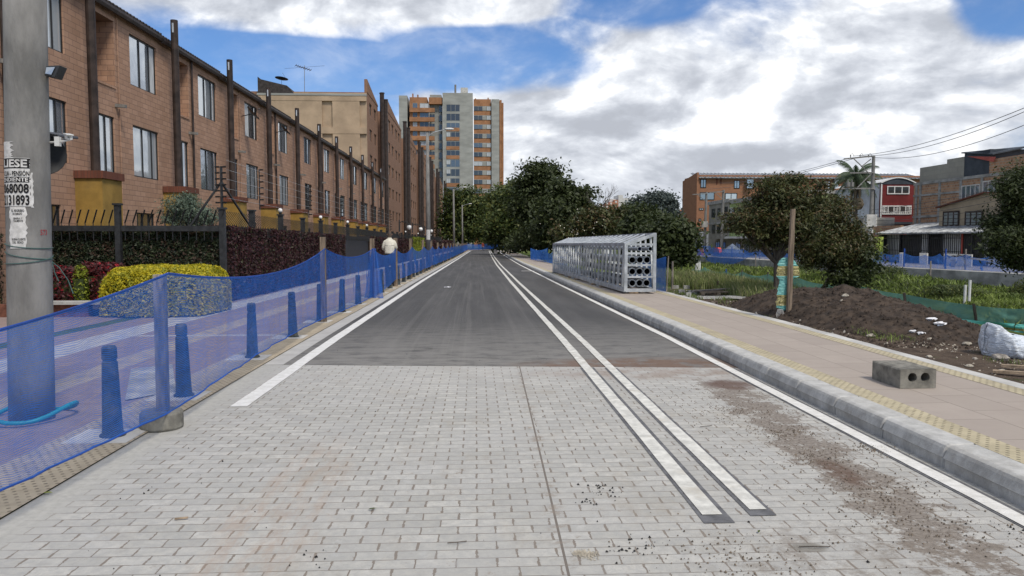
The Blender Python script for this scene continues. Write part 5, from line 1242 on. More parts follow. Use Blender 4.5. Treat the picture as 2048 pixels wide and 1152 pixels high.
m_.grid(rr); m_.uv = uvs; tag(m_.build('plastic_wrap', M['tape_wrap'], smooth=True), 'teal plastic with yellow bands wrapped round the tall wooden post', 'plastic sheet')
m_ = MB()
for q in range(7): a0 = atY(1556+q*1.5, 618, Y-.05); m_.tube([a0, a0+Vector((.01*q-.03, 0, -.10)), a0+Vector((.02*q, -.03, -.24))], .004, 4)
tag(m_.build('plastic_tails', M['paper']), 'frayed clear plastic tails below the teal wrap', 'plastic sheet')

# ------------------------------------------------------------------ white sack, cinder block, pallet, planks, stones
sk = G(1985, 715, .12); m_ = MB(); rr = []
Ys = sk.y+.22
TOPP = [(1969, 700), (1972, 655), (1976, 645), (1984, 648), (1994, 655), (2008, 662), (2024, 668), (2045, 673), (2070, 684), (2095, 700), (2112, 722)]
BOTP = [(1968, 706), (1970, 712), (1976, 717), (1984, 718), (1996, 719), (2010, 722), (2024, 725), (2045, 728), (2070, 730), (2095, 729), (2110, 724)]
def lerpT(T_, t_):
    k = min(len(T_)-2, int(t_*(len(T_)-1))); f_ = t_*(len(T_)-1)-k; return T_[k][0]*(1-f_)+T_[k+1][0]*f_, T_[k][1]*(1-f_)+T_[k+1][1]*f_
for i in range(61):
    t_ = i/60; tx, ty_ = lerpT(TOPP, t_); bx_, by_ = lerpT(BOTP, t_); P0 = atY(tx, ty_, Ys); P1 = atY(bx_, by_, Ys-.0); dep = .025+.27*min(1, t_*2.6)**1.2*(1-max(0, t_-.85)*4)
    row = []
    for j in range(33):
        a = 2*pi*j/32; f_ = .5-.5*cos(a); sd_ = sin(a); P_ = P0.lerp(P1, f_); sq_ = abs(sd_)**.8*(1 if sd_ > 0 else -1)
        wr = .014*sin(t_*46+7*nz(t_*4, f_*3, 1.)-f_*9)+.03*nz(t_*6, a*1.3, 1.)+.016*nz(t_*19, a*3, 1.)+.010*sin(t_*20+f_*24)
        row.append((P_.x+wr*.3, Ys-sq_*dep*(1+.25*f_)-wr*(1 if sd_ > 0 else -1), max(P_.z+wr*.5*(1-f_), .10)))
    rr.append(row)
m_.grid(rr); m_.face(rr[0]); m_.face(rr[-1][::-1]); tag(m_.build('white_sack', M['sack'], smooth=True), 'bulging white woven sack lying on the dirt at the right edge', 'sack')
# hollow concrete block
cA, cB = G(1800, 777, .172), G(1871, 776, .172); cL = G(1744, 757, .172)
ux = (cB-cA); ux.z = 0; wd = ux.length*1.0; ux.normalize(); uy = (cL-cA); uy.z = 0; ln_ = uy.length; uy.normalize(); H_ = .185
ck = thing('concrete_block', 'hollow concrete block with two round holes lying on the right pavement', 'concrete block', cA)
m_ = MB(); vs = []
def cb(u, v, z): q = cA+ux*u+uy*v; return (q.x, q.y, cA.z+z)
nh = 16; hc = [(wd*.34, .105), (wd*.70, .105)]; hr = .045
def ring(uc, zc, rr_): return [(uc+rr_*cos(2*pi*k/nh+pi/nh), zc+rr_*sin(2*pi*k/nh+pi/nh)) for k in range(nh)]
# front face with holes: built cell by cell around each hole
cells = [(0, wd*.52, hc[0]), (wd*.52, wd, hc[1])]
for u0, u1, (uc, zc) in cells:
    sq = []
    for k in range(nh):
        a = 2*pi*k/nh+pi/nh; c__, s__ = cos(a), sin(a)
        tx = ((u1-uc) if c__ > 0 else (uc-u0))/max(1e-6, abs(c__)); tz = ((H_-zc) if s__ > 0 else zc)/max(1e-6, abs(s__)); t_ = min(tx, tz); sq.append((uc+c__*t_, zc+s__*t_))
    rg = ring(uc, zc, hr)
    for k in range(nh): a, b = k, (k+1) % nh; m_.face([cb(sq[a][0], 0, sq[a][1]), cb(sq[b][0], 0, sq[b][1]), cb(rg[b][0], 0, rg[b][1]), cb(rg[a][0], 0, rg[a][1])]); m_.face([cb(rg[a][0], 0, rg[a][1]), cb(rg[b][0], 0, rg[b][1]), cb(rg[b][0], ln_*.8, rg[b][1]), cb(rg[a][0], ln_*.8, rg[a][1])])
    m_.face([cb(q[0], ln_*.8, q[1]) for q in rg])
    corners = {}
    for (cu, cz) in ((u0, 0), (u1, 0), (u1, H_), (u0, H_)):
        ca_ = atan2(cz-zc, cu-uc); k0 = int(((ca_-pi/nh) % (2*pi))/(2*pi/nh)) % nh; m_.face([cb(sq[k0][0], 0, sq[k0][1]), cb(cu, 0, cz), cb(sq[(k0+1) % nh][0], 0, sq[(k0+1) % nh][1])])
bv = .012
nn = 10
for k in range(nn):
    v0, v1 = ln_*k/nn, ln_*(k+1)/nn
    def jt(v, s): return .004*nz(v*12+s, s*3, 1.)
    for (p_, q_) in (((0, 0), (0, H_-bv)), ((0, H_-bv), (bv, H_)), ((bv, H_), (wd-bv, H_)), ((wd-bv, H_), (wd, H_-bv)), ((wd, H_-bv), (wd, 0))):
        m_.face([cb(p_[0]+jt(v0, p_[0]), v0, p_[1]+jt(v0, p_[1])), cb(p_[0]+jt(v1, p_[0]), v1, p_[1]+jt(v1, p_[1])), cb(q_[0]+jt(v1, q_[0]), v1, q_[1]+jt(v1, q_[1])), cb(q_[0]+jt(v0, q_[0]), v0, q_[1]+jt(v0, q_[1]))])
m_.face([cb(0, ln_, 0), cb(0, ln_, H_), cb(wd, ln_, H_), cb(wd, ln_, 0)]); m_.build('block_body', M['block_concrete'], ck)
# pallet
PA = G(1412, 594, .05); pal = thing('wooden_pallet', 'weathered broken wooden pallet on the dirt right of the steel frame', 'pallet', PA)
y_ = PA.y; x0 = atY(1396, 478, y_).x; x1 = atY(1484, 478, y_).x
for k in range(3): m_ = MB(); m_.box(x0+.1+k*.02, x1-.05, y_+k*.38, y_+k*.38+.10, PA.z+.12, PA.z+.145); m_.build('deck_board', M['plank'], pal)
for k in range(3): xx = x0+.12+(x1-x0-.35)*k/2; m_ = MB(); m_.box(xx, xx+.09, y_-.02, y_+.9, PA.z+.02, PA.z+.119); m_.build('bearer', M['plank'], pal)
m_ = MB(); m_.bar((x0-.1, y_+.15, PA.z+.16), (x1-.1, y_+.5, PA.z+.20), .12, .03); m_.build('deck_board', M['wood_grey'], pal)
m_ = MB(); m_.bar((x0+.2, y_-.05, PA.z+.0), (x1+.3, y_-.1, PA.z+.015), .10, .02); m_.build('bottom_board', M['wood_grey'], pal)
p = atY(1442, 478, y_+.9); m_ = MB(); m_.tube([(p.x, y_+1.1, terr(p.x, y_+1.1)), (p.x, y_+1.1, Zat(1442, 562, y_+1.1))], .03, 6); tag(m_.build('wooden_peg', M['wood']), 'short wooden peg standing behind the pallet', 'stake')
p = atY(1346, 478, 23); m_ = MB(); m_.tube([(p.x, 23, terr(p.x, 23)), (p.x, 23, Zat(1347, 523, 23))], .03, 6); tag(m_.build('wooden_peg', M['wood_grey']), 'thin pale stake in the grass right of the blue net', 'stake')
m_ = MB(); p = G(1474, 600, .06); rr = []
for k in range(9): rr.append([(p.x-1.3+2.6*k/8, p.y-.3+1.0*q/4-.05*k+.15*nz(k, q, .7), terr(p.x, p.y)+.05+.03*nz(k, q, .5)) for q in range(5)])
m_.grid(rr); m_.f = [f[::-1] for f in m_.f]; tag(m_.build('spilled_concrete', M['concrete']), 'thin spill of grey concrete beside the pallet', 'concrete spill')
for i, (px, py, w_) in enumerate(((2030, 750, .55), (2046, 738, .4))):
    p = G(px, py, .14); m_ = MB(); m_.bar((p.x-.12, p.y+.18, p.z+.01), (p.x+w_*.6, p.y-.15, p.z+.03), .075, .028); tag(m_.build('plank', M['plank']), ['longer weathered plank on the dirt at the right edge', 'short plank end at the right edge by the sack'][i], 'plank')
def stone(px, py, r, label, mat='stone', dz=.1, sq=(1.2, 1, .6), Yf_=None, sd=0):
    p = G(px, py, dz); m_ = MB(); r_ = random.Random(sd+int(px)); z_ = terr(p.x, p.y) if 5.4 < p.x else p.z
    if p.x > 5.4: p.z = max(p.z, z_)
    m_.sphere((p.x, p.y, p.z+r*sq[2]*.6), r, 9, sq, .22, r_); return tag(m_.build('stone', M[mat]), label, 'stone')
for a_ in ((1998, 722, .085, 'rounded grey-brown stone against the white sack foot', 'stone'), (1562, 655, .0+.05, 'small pale stone at the post foot, left', 'stone_pale'), (1605, 650, .07, 'larger pale stone right of the wooden post', 'stone_pale'), (1635, 648, .06, 'flat pale stone by the blue rag', 'stone_pale'), (1663, 659, .05, 'small stone on the dirt below the heap', 'stone'), (1742, 676, .06, 'whitish stone in front of the heap middle', 'stone_pale'), (1860, 683, .06, 'pale stone on the grassy dirt below the heap', 'stone_pale'), (1934, 690, .05, 'light stone left of the sack', 'stone_pale'), (1906, 668, .07, 'flat stone by the heap end', 'stone'), (1925, 662, .11, 'broad flat rubble piece by the green net foot', 'stone'), (1895, 654, .09, 'rubble lump under the teal plastic', 'stone'), (1858, 720, .035, 'small yellowish pebble beside the pavement edge', 'stone_pale'), (1938, 738, .04, 'small white stone near the pavement edge', 'stone_pale'), (2004, 746, .035, 'whitish chip near the planks', 'stone_pale'), (1950, 722, .03, 'small chip left of the round stone', 'stone')):
    stone(*a_)
mp = [(1691, 592, .06, 'yellowish pale stone high on the soil heap', 'stone_pale'), (1684, 602, .035, 'small yellow stone below the pale one on the heap', 'stone_pale')]
for px, py, r, lb, mt in mp:
    Y_ = 13.9; p = atY(px, py, Y_); 
    # walk the ray onto the heap surface height used above
    m_ = MB(); m_.sphere(tuple(onheap(px, py)), r, 9, (1.2, 1, .8), .2, random.Random(int(px))); tag(m_.build('stone', M[mt]), lb, 'stone')
for i, (px, py, s_) in enumerate(((1373, 574, .1), (1350, 573, .12), (1383, 582, .11), (1396, 583, .12), (1363, 581, .10), (1377, 588, .07))):
    p = G(px, py+6, .10); m_ = MB(); m_.box(p.x-s_*.9, p.x+s_*.9, p.y-s_*.5, p.y+s_*.5, terr(p.x, p.y)-.02, max(p.z, terr(p.x, p.y))+.10); tag(m_.build('rubble_block', M['concrete']), ['small concrete rubble piece, top of the cluster by the pallet', 'leftmost rubble block near the blue net', 'middle rubble block left of the pallet', 'rubble block touching the pallet', 'front rubble block on the pavement edge', 'smallest front rubble chip by the pavement edge'][i], 'rubble')
# blue rag strips
for i, (xa, ya, xb, yb_) in enumerate(((1676, 652, 1725, 662), (1535, 632, 1545, 630))):
    a_, b_ = G(xa, ya, .13), G(xb, yb_, .13); m_ = MB(); m_.grid([[tuple(a_.lerp(b_, k/8)+Vector((0, .05*nz(k, 0, .8), .05+.02*nz(k, 3, .9)))), tuple(a_.lerp(b_, k/8)+Vector((.02, -.10, .04+.02*nz(k, 5, .9))))] for k in range(9)])
    m_.f = [f[::-1] for f in m_.f]; tag(m_.build('blue_rag', M['bluecloth']), ['long strip of blue net rag lying along the heap foot', 'small scrap of blue rag left of the wrapped post'][i], 'rag')
# white crumpled plastics on the heap flank
for i, (px, py, Y_, s_) in enumerate(((1862, 641, 13.6, .065), (1880, 650, 13.4, .075), (1826, 665, 11.3, .04), (1842, 669, 11.2, .05))):
    p = onheap(px, py); p.z += .02; m_ = MB(); m_.sphere(tuple(p), s_, 10, (1.3, .8, .45), .35, random.Random(i)); tag(m_.build('plastic_litter', M['litter_white']), ['crumpled white plastic by the green net foot, upper', 'crumpled white plastic by the green net foot, lower', 'torn white plastic on the heap flank, left', 'torn white plastic on the heap flank, right'][i], 'litter')
# litter on the road
p = G(895, 574.5, .01); m_ = MB(); m_.grid([[(p.x-.12+.03*k, p.y-.2+.13*q, gz(p.y)+.012+.035*abs(nz(k, q, .8))) for q in range(4)] for k in range(9)]); m_.f = [f[::-1] for f in m_.f]; tag(m_.build('paper_litter', M['litter_white']), 'crumpled white paper scrap on the asphalt lane', 'litter')
p = G(895, 655, .01)
# stick, leaves, crumbs on the paving
p = G(362, 1038, .008); m_ = MB(); m_.bar((p.x-.035, p.y, .010), (p.x+.035, p.y+.012, .012), .013, .008); tag(m_.build('wood_chip', M['plank']), 'small brown wood chip on the paving at lower left', 'wood chip')
def leafo(px, py, s_, mat, lb, rz=0.):
    p = G(px, py, .006); m_ = MB(); P_ = [(-1, 0, 0), (-.4, .32, .12), (.3, .3, .16), (1, 0, .05), (.3, -.3, .14), (-.4, -.3, .1)]
    m_.face([(p.x+s_*(a*cos(rz)-b*sin(rz)), p.y+s_*(a*sin(rz)+b*cos(rz)), .010+s_*c) for a, b, c in P_]); tag(m_.build('fallen_leaf', M[mat]), lb, 'leaf')
leafo(745, 1019, .028, 'leaf_mid', 'dark green leaf on the paving, lower centre', .3); leafo(1518, 1064, .02, 'leaf_mid', 'small green leaf below the end of the right centre line', 1.)
leafo(95, 987, .035, 'leaf_lime', 'pale yellow-green leaf on the left concrete band', 0.); leafo(604, 897, .014, 'leaf_dark', 'tiny dark leaf on the paving, left of centre', .5); leafo(1060, 857, .025, 'plank', 'dry brown leaf beside the long paving joint', .2)
for i, (px, py, dx_, dy_) in enumerate(((895, 1085, .10, .02), (1400, 853, .12, .05), (1598, 1092, .16, -.01))):
    p = G(px, py, .01); m_ = MB(); m_.tube([(p.x, p.y, .008), (p.x+dx_*.5, p.y+dy_*.3-.01, .012), (p.x+dx_, p.y+dy_, .008)], .0028, 5); tag(m_.build('twig', M['bark']), ['thin dark twig at the bottom centre of the paving', 'short twig right of the centre lines', 'thin twig low on the paving at the right'][i], 'twig')
# crumbs: uncountable
def crumbs(name, n, area, size, mat, seed, clusters=None):
    r_ = random.Random(seed); m_ = MB()
    for i in range(n):
        if clusters and r_.random() < .75: cx_, cy_, s_ = clusters[r_.randrange(len(clusters))]; x, y = r_.gauss(cx_, s_), r_.gauss(cy_, s_)
        else: x, y = r_.uniform(*area[:2]), r_.uniform(*area[2:])
        s_ = size*r_.uniform(.4, 1.6)**1.5; zb = (surf(x, y) if name == 'soil_clods' else terr(x, y)) if x > 5.45 else (gz(y)+.172 if x > 3.5 else gz(y)+.004)
        a = r_.uniform(0, 6.28); P_ = [(cos(a+k*1.57)*s_*r_.uniform(.6, 1.2), sin(a+k*1.57)*s_*r_.uniform(.6, 1.2)) for k in range(4)]
        t_ = (x+r_.uniform(-.3, .3)*s_, y, zb+s_*r_.uniform(.6, 1.2)); vs = [(x+u, y+v, zb-.001) for u, v in P_]+[t_]; m_.add(vs, [(0,1,4),(1,2,4),(2,3,4),(3,0,4)])
    return tag(m_.build(name, M[mat]), {'dark_crumbs': 'dark asphalt crumbs scattered over the paving', 'gravel': 'brown gravel and grit along the right lane', 'pale_rubble': 'pale chips and rubble scattered over the dirt strip', 'sawdust': 'little heap of yellowish sawdust on the paving', 'soil_clods': 'dark soil clods scattered at the foot of the soil heap'}[name], {'dark_crumbs': 'crumbs', 'gravel': 'gravel', 'pale_rubble': 'rubble', 'sawdust': 'sawdust', 'soil_clods': 'soil'}[name], kind='stuff')
cc_ = [G(x, y) for x, y in ((1195, 975), (1210, 985), (1180, 1005), (1300, 1090), (2020, 1058), (1236, 1103), (630, 1115))]
crumbs('dark_crumbs', 170, (-2.3, 3.0, 3.3, 9.5), .0055, 'crumbs', 1, [(c.x, c.y, .05) for c in cc_])
crumbs('dark_crumbs', 300, (-2.3, 3.0, 3.3, 30), .004, 'crumbs', 6)
crumbs('gravel', 2600, (1.8, 3.0, 3.4, 8), .0042, 'crumbs_brown', 2, [(2.52, 4.0, .20), (2.52, 4.6, .16), (2.5, 5.3, .14), (2.52, 6.0, .14), (2.45, 6.8, .2), (3.05, 5.5, .08), (1.3, 3.6, .2)])
crumbs('pale_rubble', 900, (5.5, 9.5, 6.0, 13), .011, 'stone_pale', 3, [(6.3, 8.0, .3), (6.9, 8.6, .35), (7.3, 9.6, .5), (6.9, 7.6, .4), (6.5, 10.2, .4)])
crumbs('pale_rubble', 400, (5.4, 8.5, 11, 24), .02, 'stone', 13)
crumbs('soil_clods', 4200, (5.5, 8.6, 9.8, 17.8), .020, 'soil', 4)
sd_ = G(1165, 1108); crumbs('sawdust', 500, (sd_.x-.05, sd_.x+.08, sd_.y-.02, sd_.y+.02), .0035, 'stone_pale', 5, [(sd_.x, sd_.y, .02), (sd_.x-.02, sd_.y+.01, .012), (sd_.x+.03, sd_.y-.03, .025)])

# ------------------------------------------------------------------ steel frame with pipes
fa = FrA; fb = FrB
dirn = G(1107, 541, .27); ux = Vector((fb.x-fa.x, fb.y-fa.y, 0)); Wf = .80; ux.normalize(); uy = Vector((dirn.x-fa.x, dirn.y-fa.y, 0)); Lf = uy.length; uy.normalize()
zfa = fa.z
def FP(u, v, z): q = fa+ux*u+uy*v; return Vector((q.x, q.y, zfa+z + (gz(q.y)-gz(fa.y))*.85))
HL, HR = Zat(1251, 489, fa.y)-zfa, Zat(1312, 469, fb.y)-zfa
fr_ = thing('pipe_rack', 'long galvanised steel rack with sloping ribbed top, parked on the right pavement', 'rack', FP(.4, 0, 0))
def FB(name, a, b, w_=.06, h=None, mat='rail_galv', up=(0, 0, 1)): m_ = MB(); m_.bar(a, b, w_, h, up); return m_.build(name, M[mat], fr_, bevel=0)
for (u, z, s_) in ((0, 0, .10), (Wf, 0, .10), (0, HL, .09), (Wf, HR, .09), (0, .06, .04)): FB('rail', FP(u, 0, z), FP(u, Lf, z), s_)
for v in (0, Lf):
    for u, h in ((0, HL), (Wf, HR)): FB('post', FP(u, v, -.03), FP(u, v, h+.03), .085, up=(0, 1, 0))
    FB('crossbar', FP(0, v, 0), FP(Wf, v, 0), .09); FB('crossbar', FP(0, v, HL), FP(Wf, v, HR), .08); FB('crossbar', FP(0, v, HL), FP(Wf, v, HL+.0), .06)
    for z in (.36, .68, 1.0): FB('crossbar', FP(0, v, z), FP(Wf, v, z), .055)
N_ = 26; stp = Lf/N_
for i in range(N_):
    v0 = i*stp; lean = .28 if i >= 13 else -.28
    a, b = FP(0, v0+stp*.5-lean*.5*stp*1.4, .04), FP(0, v0+stp*.5+lean*.5*stp*1.4+.05, HL-.03)
    FB('diagonal', a, b, .15, .045, up=(1, 0, 0))
    a, b = FP(Wf, v0+stp*.5+lean*stp, .04), FP(Wf, v0+stp*.5-lean*stp, HR-.03); FB('diagonal', a, b, .07, .045, up=(1, 0, 0))
N2 = 21
for i in range(N2):
    v = Lf*(i+.35)/N2; FB('roof_rib', FP(0, v, HL+.02), FP(Wf, v+Lf/N2*.9, HR+.02), .10, .04)
for i in range(9): v = Lf*(i+.5)/9; FB('floor_bar', FP(0.05, v, .07), FP(Wf-.05, v, .07), .06)
def gpipe(u, z, r, v0, v1, label, bell=True, blue=False):
    t_ = thing('steel_pipe', label, 'pipe', FP(u, v0, z)); d = 14
    m_ = MB(); o_r, i_r = r, r*.82
    rings = []
    prof_ = [(i_r*.98, v0+1.2), (i_r, v0-.01), (o_r*1.12, v0-.01), (o_r*1.12, v0+.09), (o_r, v0+.13), (o_r, v1), (i_r, v1)]
    for rr_, v in prof_: c_ = FP(u, v, z); rings.append([c_+Vector((rr_*cos(2*pi*k/d), 0, rr_*sin(2*pi*k/d))) for k in range(d+1)])
    m_.grid(rings); m_.face([FP(u, v0+1.2, z)+Vector((i_r*cos(2*pi*k/d), 0, i_r*sin(2*pi*k/d))) for k in range(d)])
    m_.build('tube', M['pipe_galv'], t_, smooth=False)
    m2 = MB(); rings = [[FP(u, v, z)+Vector((i_r*.985*cos(2*pi*k/d), 0, i_r*.985*sin(2*pi*k/d))) for k in range(d+1)] for v in (v0+.01, v0+1.15)]; m2.grid(rings)
    m2.build('inner_lining', M['bluecloth' if blue else 'plastic_dark'], t_)
names = ['bottom', 'middle', 'top']
for j in range(3):
    for i in range(3):
        gpipe(.21+.205*i, .19+.315*j, .095, .10+.02*((i+j) % 3), 5.9, ['left', 'centre', 'right'][i]+' large pipe in the '+names[j]+' row at the near end of the steel frame')
gpipe(.46, 1.12, .058, -.02+.35, 9.5, 'upper left slim pipe with a blue lining inside the steel frame', blue=True); gpipe(.69, 1.12, .058, .05, 9.5, 'upper right slim pipe resting under the frame top')
# second set further in, seen through the diagonals
k_ = 0
for j in range(3): 
    gpipe(.21, .19+.315*j, .095, 6.3, 15.0, names[j]+' row pipe in the far half of the steel frame, seen through the diagonals')
# supports below
for i, v in enumerate((.35, 1.0, 3.1, 3.7, 4.6, 5.0, 8.2, 9.0, 9.8, 10.8, 12.5, 15.0)):
    if v > Lf: continue
    a_ = FP(.02 if i > 1 else .3+.35*i, v, 0); g_ = gz(a_.y)+.169; h_ = a_.z-.05-g_
    m_ = MB(); s_ = .11; m_.box(a_.x-s_-.03, a_.x+s_, a_.y-.14, a_.y+.14, g_, g_+max(.04, h_)); tag(m_.build('support_block', M['concrete' if i % 2 else 'plank']), 'small '+('concrete' if i % 2 else 'wooden')+' block under the steel frame, '+ORD[i]+' from its near end', 'block')
# ------------------------------------------------------------------ near concrete post with torn notices
PB = G(63, 838, .01); PY = PB.y; PX_ = atY(60, 478, PY).x
post = thing('concrete_post', 'thick grey concrete utility post with torn notices at the far left', 'utility pole', (PX_, PY, 0))
zt_ = Zat(50, -60, PY); rB, rT = .178, .160
tiltx = (atY(50, 0, PY).x - atY(61, 640, PY).x)/(Zat(50, 0, PY)-Zat(61, 640, PY))
def PR(z): return rB + (rT-rB)*z/zt_
def PCx(z): return atY(61, 640, PY).x + tiltx*(z-Zat(61, 640, PY))
m_ = MB(); m_.tube([(PCx(z), PY, z) for z in (0, .5, 1.2, 2.2, 3.2, zt_)], [PR(z) for z in (0, .5, 1.2, 2.2, 3.2, zt_)], 40); m_.build('shaft', M['pole_concrete'], post, smooth=True)
A0 = atan2(0-PY, 0-PX_)      # direction from the post to the viewer's side of the street
def PW(s, z, off=.004):      # s = arc length to the right of the street-facing line
    r = PR(z)+off; a = A0 + s/PR(z); return (PCx(z)+r*cos(a), PY+r*sin(a), z)
def zpy(py): return Zat(50, py, PY-.15)
def patch(name, edge, mat, off, par=post, label=None):
    """edge rows: (z, s0, s1)"""
    m_ = MB(); rr = []
    for z, s0, s1 in edge: rr.append([PW(s0+(s1-s0)*q/12, z, off) for q in range(13)])
    m_.grid(rr); return m_.build(name, M[mat], par)
def rag(z0, z1, s0, s1, n=16, j=.012, seed=0):
    r_ = random.Random(seed); return [(z0+(z1-z0)*k/n, s0+r_.uniform(-j, j), s1+r_.uniform(-j, j)) for k in range(n+1)]
nt = thing('torn_notice', 'large torn white rental notice pasted on the concrete post', 'notice', (PX_, PY, zpy(366)))
patch('sheet', rag(zpy(413), zpy(316), -.235, .015, seed=1, j=.006), 'paper', .004, nt)
patch('torn_edge', rag(zpy(316), zpy(283), -.24, -.12, seed=2, j=.02), 'paper', .0035, nt)
patch('black_band', rag(zpy(337), zpy(317), -.27, .012, seed=3, j=.006), 'ink', .006, nt)
patch('black_band', rag(zpy(365), zpy(354), -.225, .008, seed=3, j=.003), 'ink', .006, nt)
patch('torn_edge', rag(zpy(415), zpy(345), .015, .035, seed=6, j=.008), 'paper', .003, nt)
def txt(s, z0, z1, s0, s1, mat, off, par, bold=.0):
    cu = bpy.data.curves.new('lettering', 'FONT'); cu.body = s; cu.size = 1; cu.offset = bold; cu.resolution_u = 2
    ob = bpy.data.objects.new('lettering', cu); col.objects.link(ob)
    dg = bpy.context.evaluated_depsgraph_get(); me = bpy.data.meshes.new_from_object(ob.evaluated_get(dg)); bpy.data.objects.remove(ob)
    bm = bmesh.new(); bm.from_mesh(me); bmesh.ops.triangulate(bm, faces=bm.faces)
    xs0 = [v.co.x for v in bm.verts]; ys0 = [v.co.y for v in bm.verts]; a, b, c, d = min(xs0), max(xs0), min(ys0), max(ys0)
    # subdivide long edges so that the lettering follows the round surface
    bmesh.ops.subdivide_edges(bm, edges=[e for e in bm.edges if e.calc_length() > .12], cuts=2); bmesh.ops.triangulate(bm, faces=bm.faces)
    loc = Vector(par.location)
    for v in bm.verts: v.co = Vector(PW(s0+(s1-s0)*(v.co.x-a)/(b-a), z0+(z1-z0)*(v.co.y-c)/(d-c), off))-loc
    bm.to_mesh(me); bm.free(); me.materials.clear(); me.materials.append(M[mat]); o = bpy.data.objects.new('lettering', me); col.objects.link(o); o.parent = par; return o
txt('LIESE', zpy(335), zpy(319), -.215, -.005, 'paper', .009, nt, .03)
txt('CUA - PENSIÓN', zpy(352), zpy(340), -.215, .010, 'ink', .008, nt, .02)
txt('ENDIENTE', zpy(363.5), zpy(355.5), -.215, .0, 'paper', .009, nt, .02)
txt('068008', zpy(387), zpy(367), -.225, .005, 'ink', .008, nt, .03)
txt('2131893', zpy(411), zpy(390), -.225, .008, 'ink', .008, nt, .03)
n2 = thing('torn_notice', 'narrow torn paper strip with small print below the big notice on the post', 'notice', (PX_, PY, zpy(460)))
patch('sheet', rag(zpy(497), zpy(414), -.15, -.015, seed=7, j=.010), 'paper', .0045, n2)
for i, (t_, y0, y1, a_, b_) in enumerate((('EL REGRESO', 424, 419, -.13, -.03), ('DE AMADO', 430, 425.5, -.12, -.045), ('GENERAL Y', 439, 435, -.115, -.045), ('TALMENTE', 444, 440, -.115, -.04), ('BUENA SUERTE', 481, 476.5, -.13, -.025), ('DEL SEXO', 487, 482.5, -.125, -.04))): txt(t_, zpy(y0), zpy(y1), a_, b_, 'ink', .007, n2, .02)
txt('573', zpy(470), zpy(459), .085, .145, 'ink_red', .004, post, .01)
# green rope ties
for i, (z0, z1) in enumerate(((zpy(487), zpy(496)), (zpy(503), zpy(520)), (zpy(528), zpy(512)))):
    m_ = MB(); m_.tube([PW(-.27+.55*k/20, z0+(z1-z0)*k/20-.02*sin(pi*k/20), .006) for k in range(21)], .004, 5); tag(m_.build('rope', M['rope_green']), ['uppermost green cord tied round the concrete post', 'middle green cord slanting round the post', 'lowest green cord round the post'][i], 'rope')
m_ = MB(); a_ = PW(.20, zpy(525), .01); m_.tube([a_, (a_[0]+.06, a_[1], a_[2]-.05), (a_[0]+.13, a_[1], a_[2]-.16), (a_[0]+.17, a_[1], a_[2]-.28)], .004, 5); m_.tube([a_, (a_[0]+.02, a_[1], a_[2]-.10), (a_[0]+.05, a_[1], a_[2]-.17)], .004, 5); tag(m_.build('rope_tail', M['rope_green']), 'loose green cord end hanging off the right side of the post', 'rope')
# teal hose ring round the foot
HC = G(50, 812, .02); m_ = MB(); pts = []
for k in range(41):
    a = 2*pi*k/40; pts.append((PCx(.05)-.03+.34*cos(a)+.03*sin(2*a), PY+.02+.34*sin(a), .035+.07*max(0, cos(a))+.03*sin(3*a+1)))
m_.tube(pts, .019, 8, cap=False); tag(m_.build('hose', M['hose_teal'], smooth=True), 'teal hose coiled on the ground round the foot of the concrete post', 'hose')
# floodlight, camera and dish on the post
fl = thing('floodlight', 'small black floodlight on the right side of the concrete post', 'floodlight', PW(.24, Zat(100, 146, PY), .02)); c_ = atY(108, 145, PY-.02)
m_ = MB(); 
for k in range(2): pass
m_.add([tuple(c_+Vector(v)) for v in ((-.055,-.05,-.035),(.035,-.06,-.055),(.035,.06,-.055),(-.055,.06,-.035),(-.035,-.05,.045),(.085,-.06,.050),(.085,.06,.050),(-.035,.06,.045))], [(0,3,2,1),(4,5,6,7),(0,1,5,4),(1,2,6,5),(2,3,7,6),(3,0,4,7)]); m_.build('housing', M['plastic_dark'], fl, bevel=.006)
m_ = MB(); m_.add([tuple(c_+Vector(v)) for v in ((-.040,-.062,-.022),(.012,-.066,-.032),(.045,-.066,.032),(-.028,-.062,.030))], [(0,1,2,3)]); m_.build('lens', M['glass_curtain'], fl)
m_ = MB(); m_.bar(PW(.22, c_.z-.02, -.01), c_+Vector((-.05, 0, 0)), .025); m_.build('bracket', M['dark_iron'], fl)
cc = thing('security_camera', 'white security camera on a bracket at the right of the concrete post', 'camera', PW(.24, Zat(120, 282, PY), .02)); c_ = atY(139, 275, PY-.05)
m_ = MB(); m_.bar(c_+Vector((-.045, .05, .012)), c_+Vector((.045, -.08, -.012)), .042, .04); m_.build('housing', M['white_metal'], cc, bevel=.006)
m_ = MB(); m_.bar(c_+Vector((-.05, .05, .038)), c_+Vector((.055, -.095, .010)), .055, .008); m_.build('hood', M['white_metal'], cc)
m_ = MB(); m_.lathe([(.001, 0), (.015, .001), (.015, .004), (.001, .005)], c_+Vector((.046, -.10, -.012)), 10); m_.build('lens', M['ink'], cc)
m_ = MB(); m_.tube([PW(.235, c_.z-.03, 0), c_+Vector((-.07, .03, -.03)), c_+Vector((0, 0, -.02))], .009, 6); m_.box(c_.x-.14, c_.x-.10, c_.y+.02, c_.y+.06, c_.z-.07, c_.z+.01); m_.build('bracket', M['white_metal'], cc)
dc = atY(88, 310, PY+.35); dish('satellite_dish', 'dark round dish half hidden behind the concrete post', dc, .185, (.42, -1, .12), arm=(PCx(2.4), PY, dc.z))
m_ = MB(); c_ = atY(100, 271, PY+.3)
for k in range(9): m_.tube([(c_.x-.09+.025*k, c_.y-.1, c_.z+.02-.0045*k), (c_.x-.09+.025*k, c_.y+.25, c_.z+.05-.0045*k)], .014, 6)
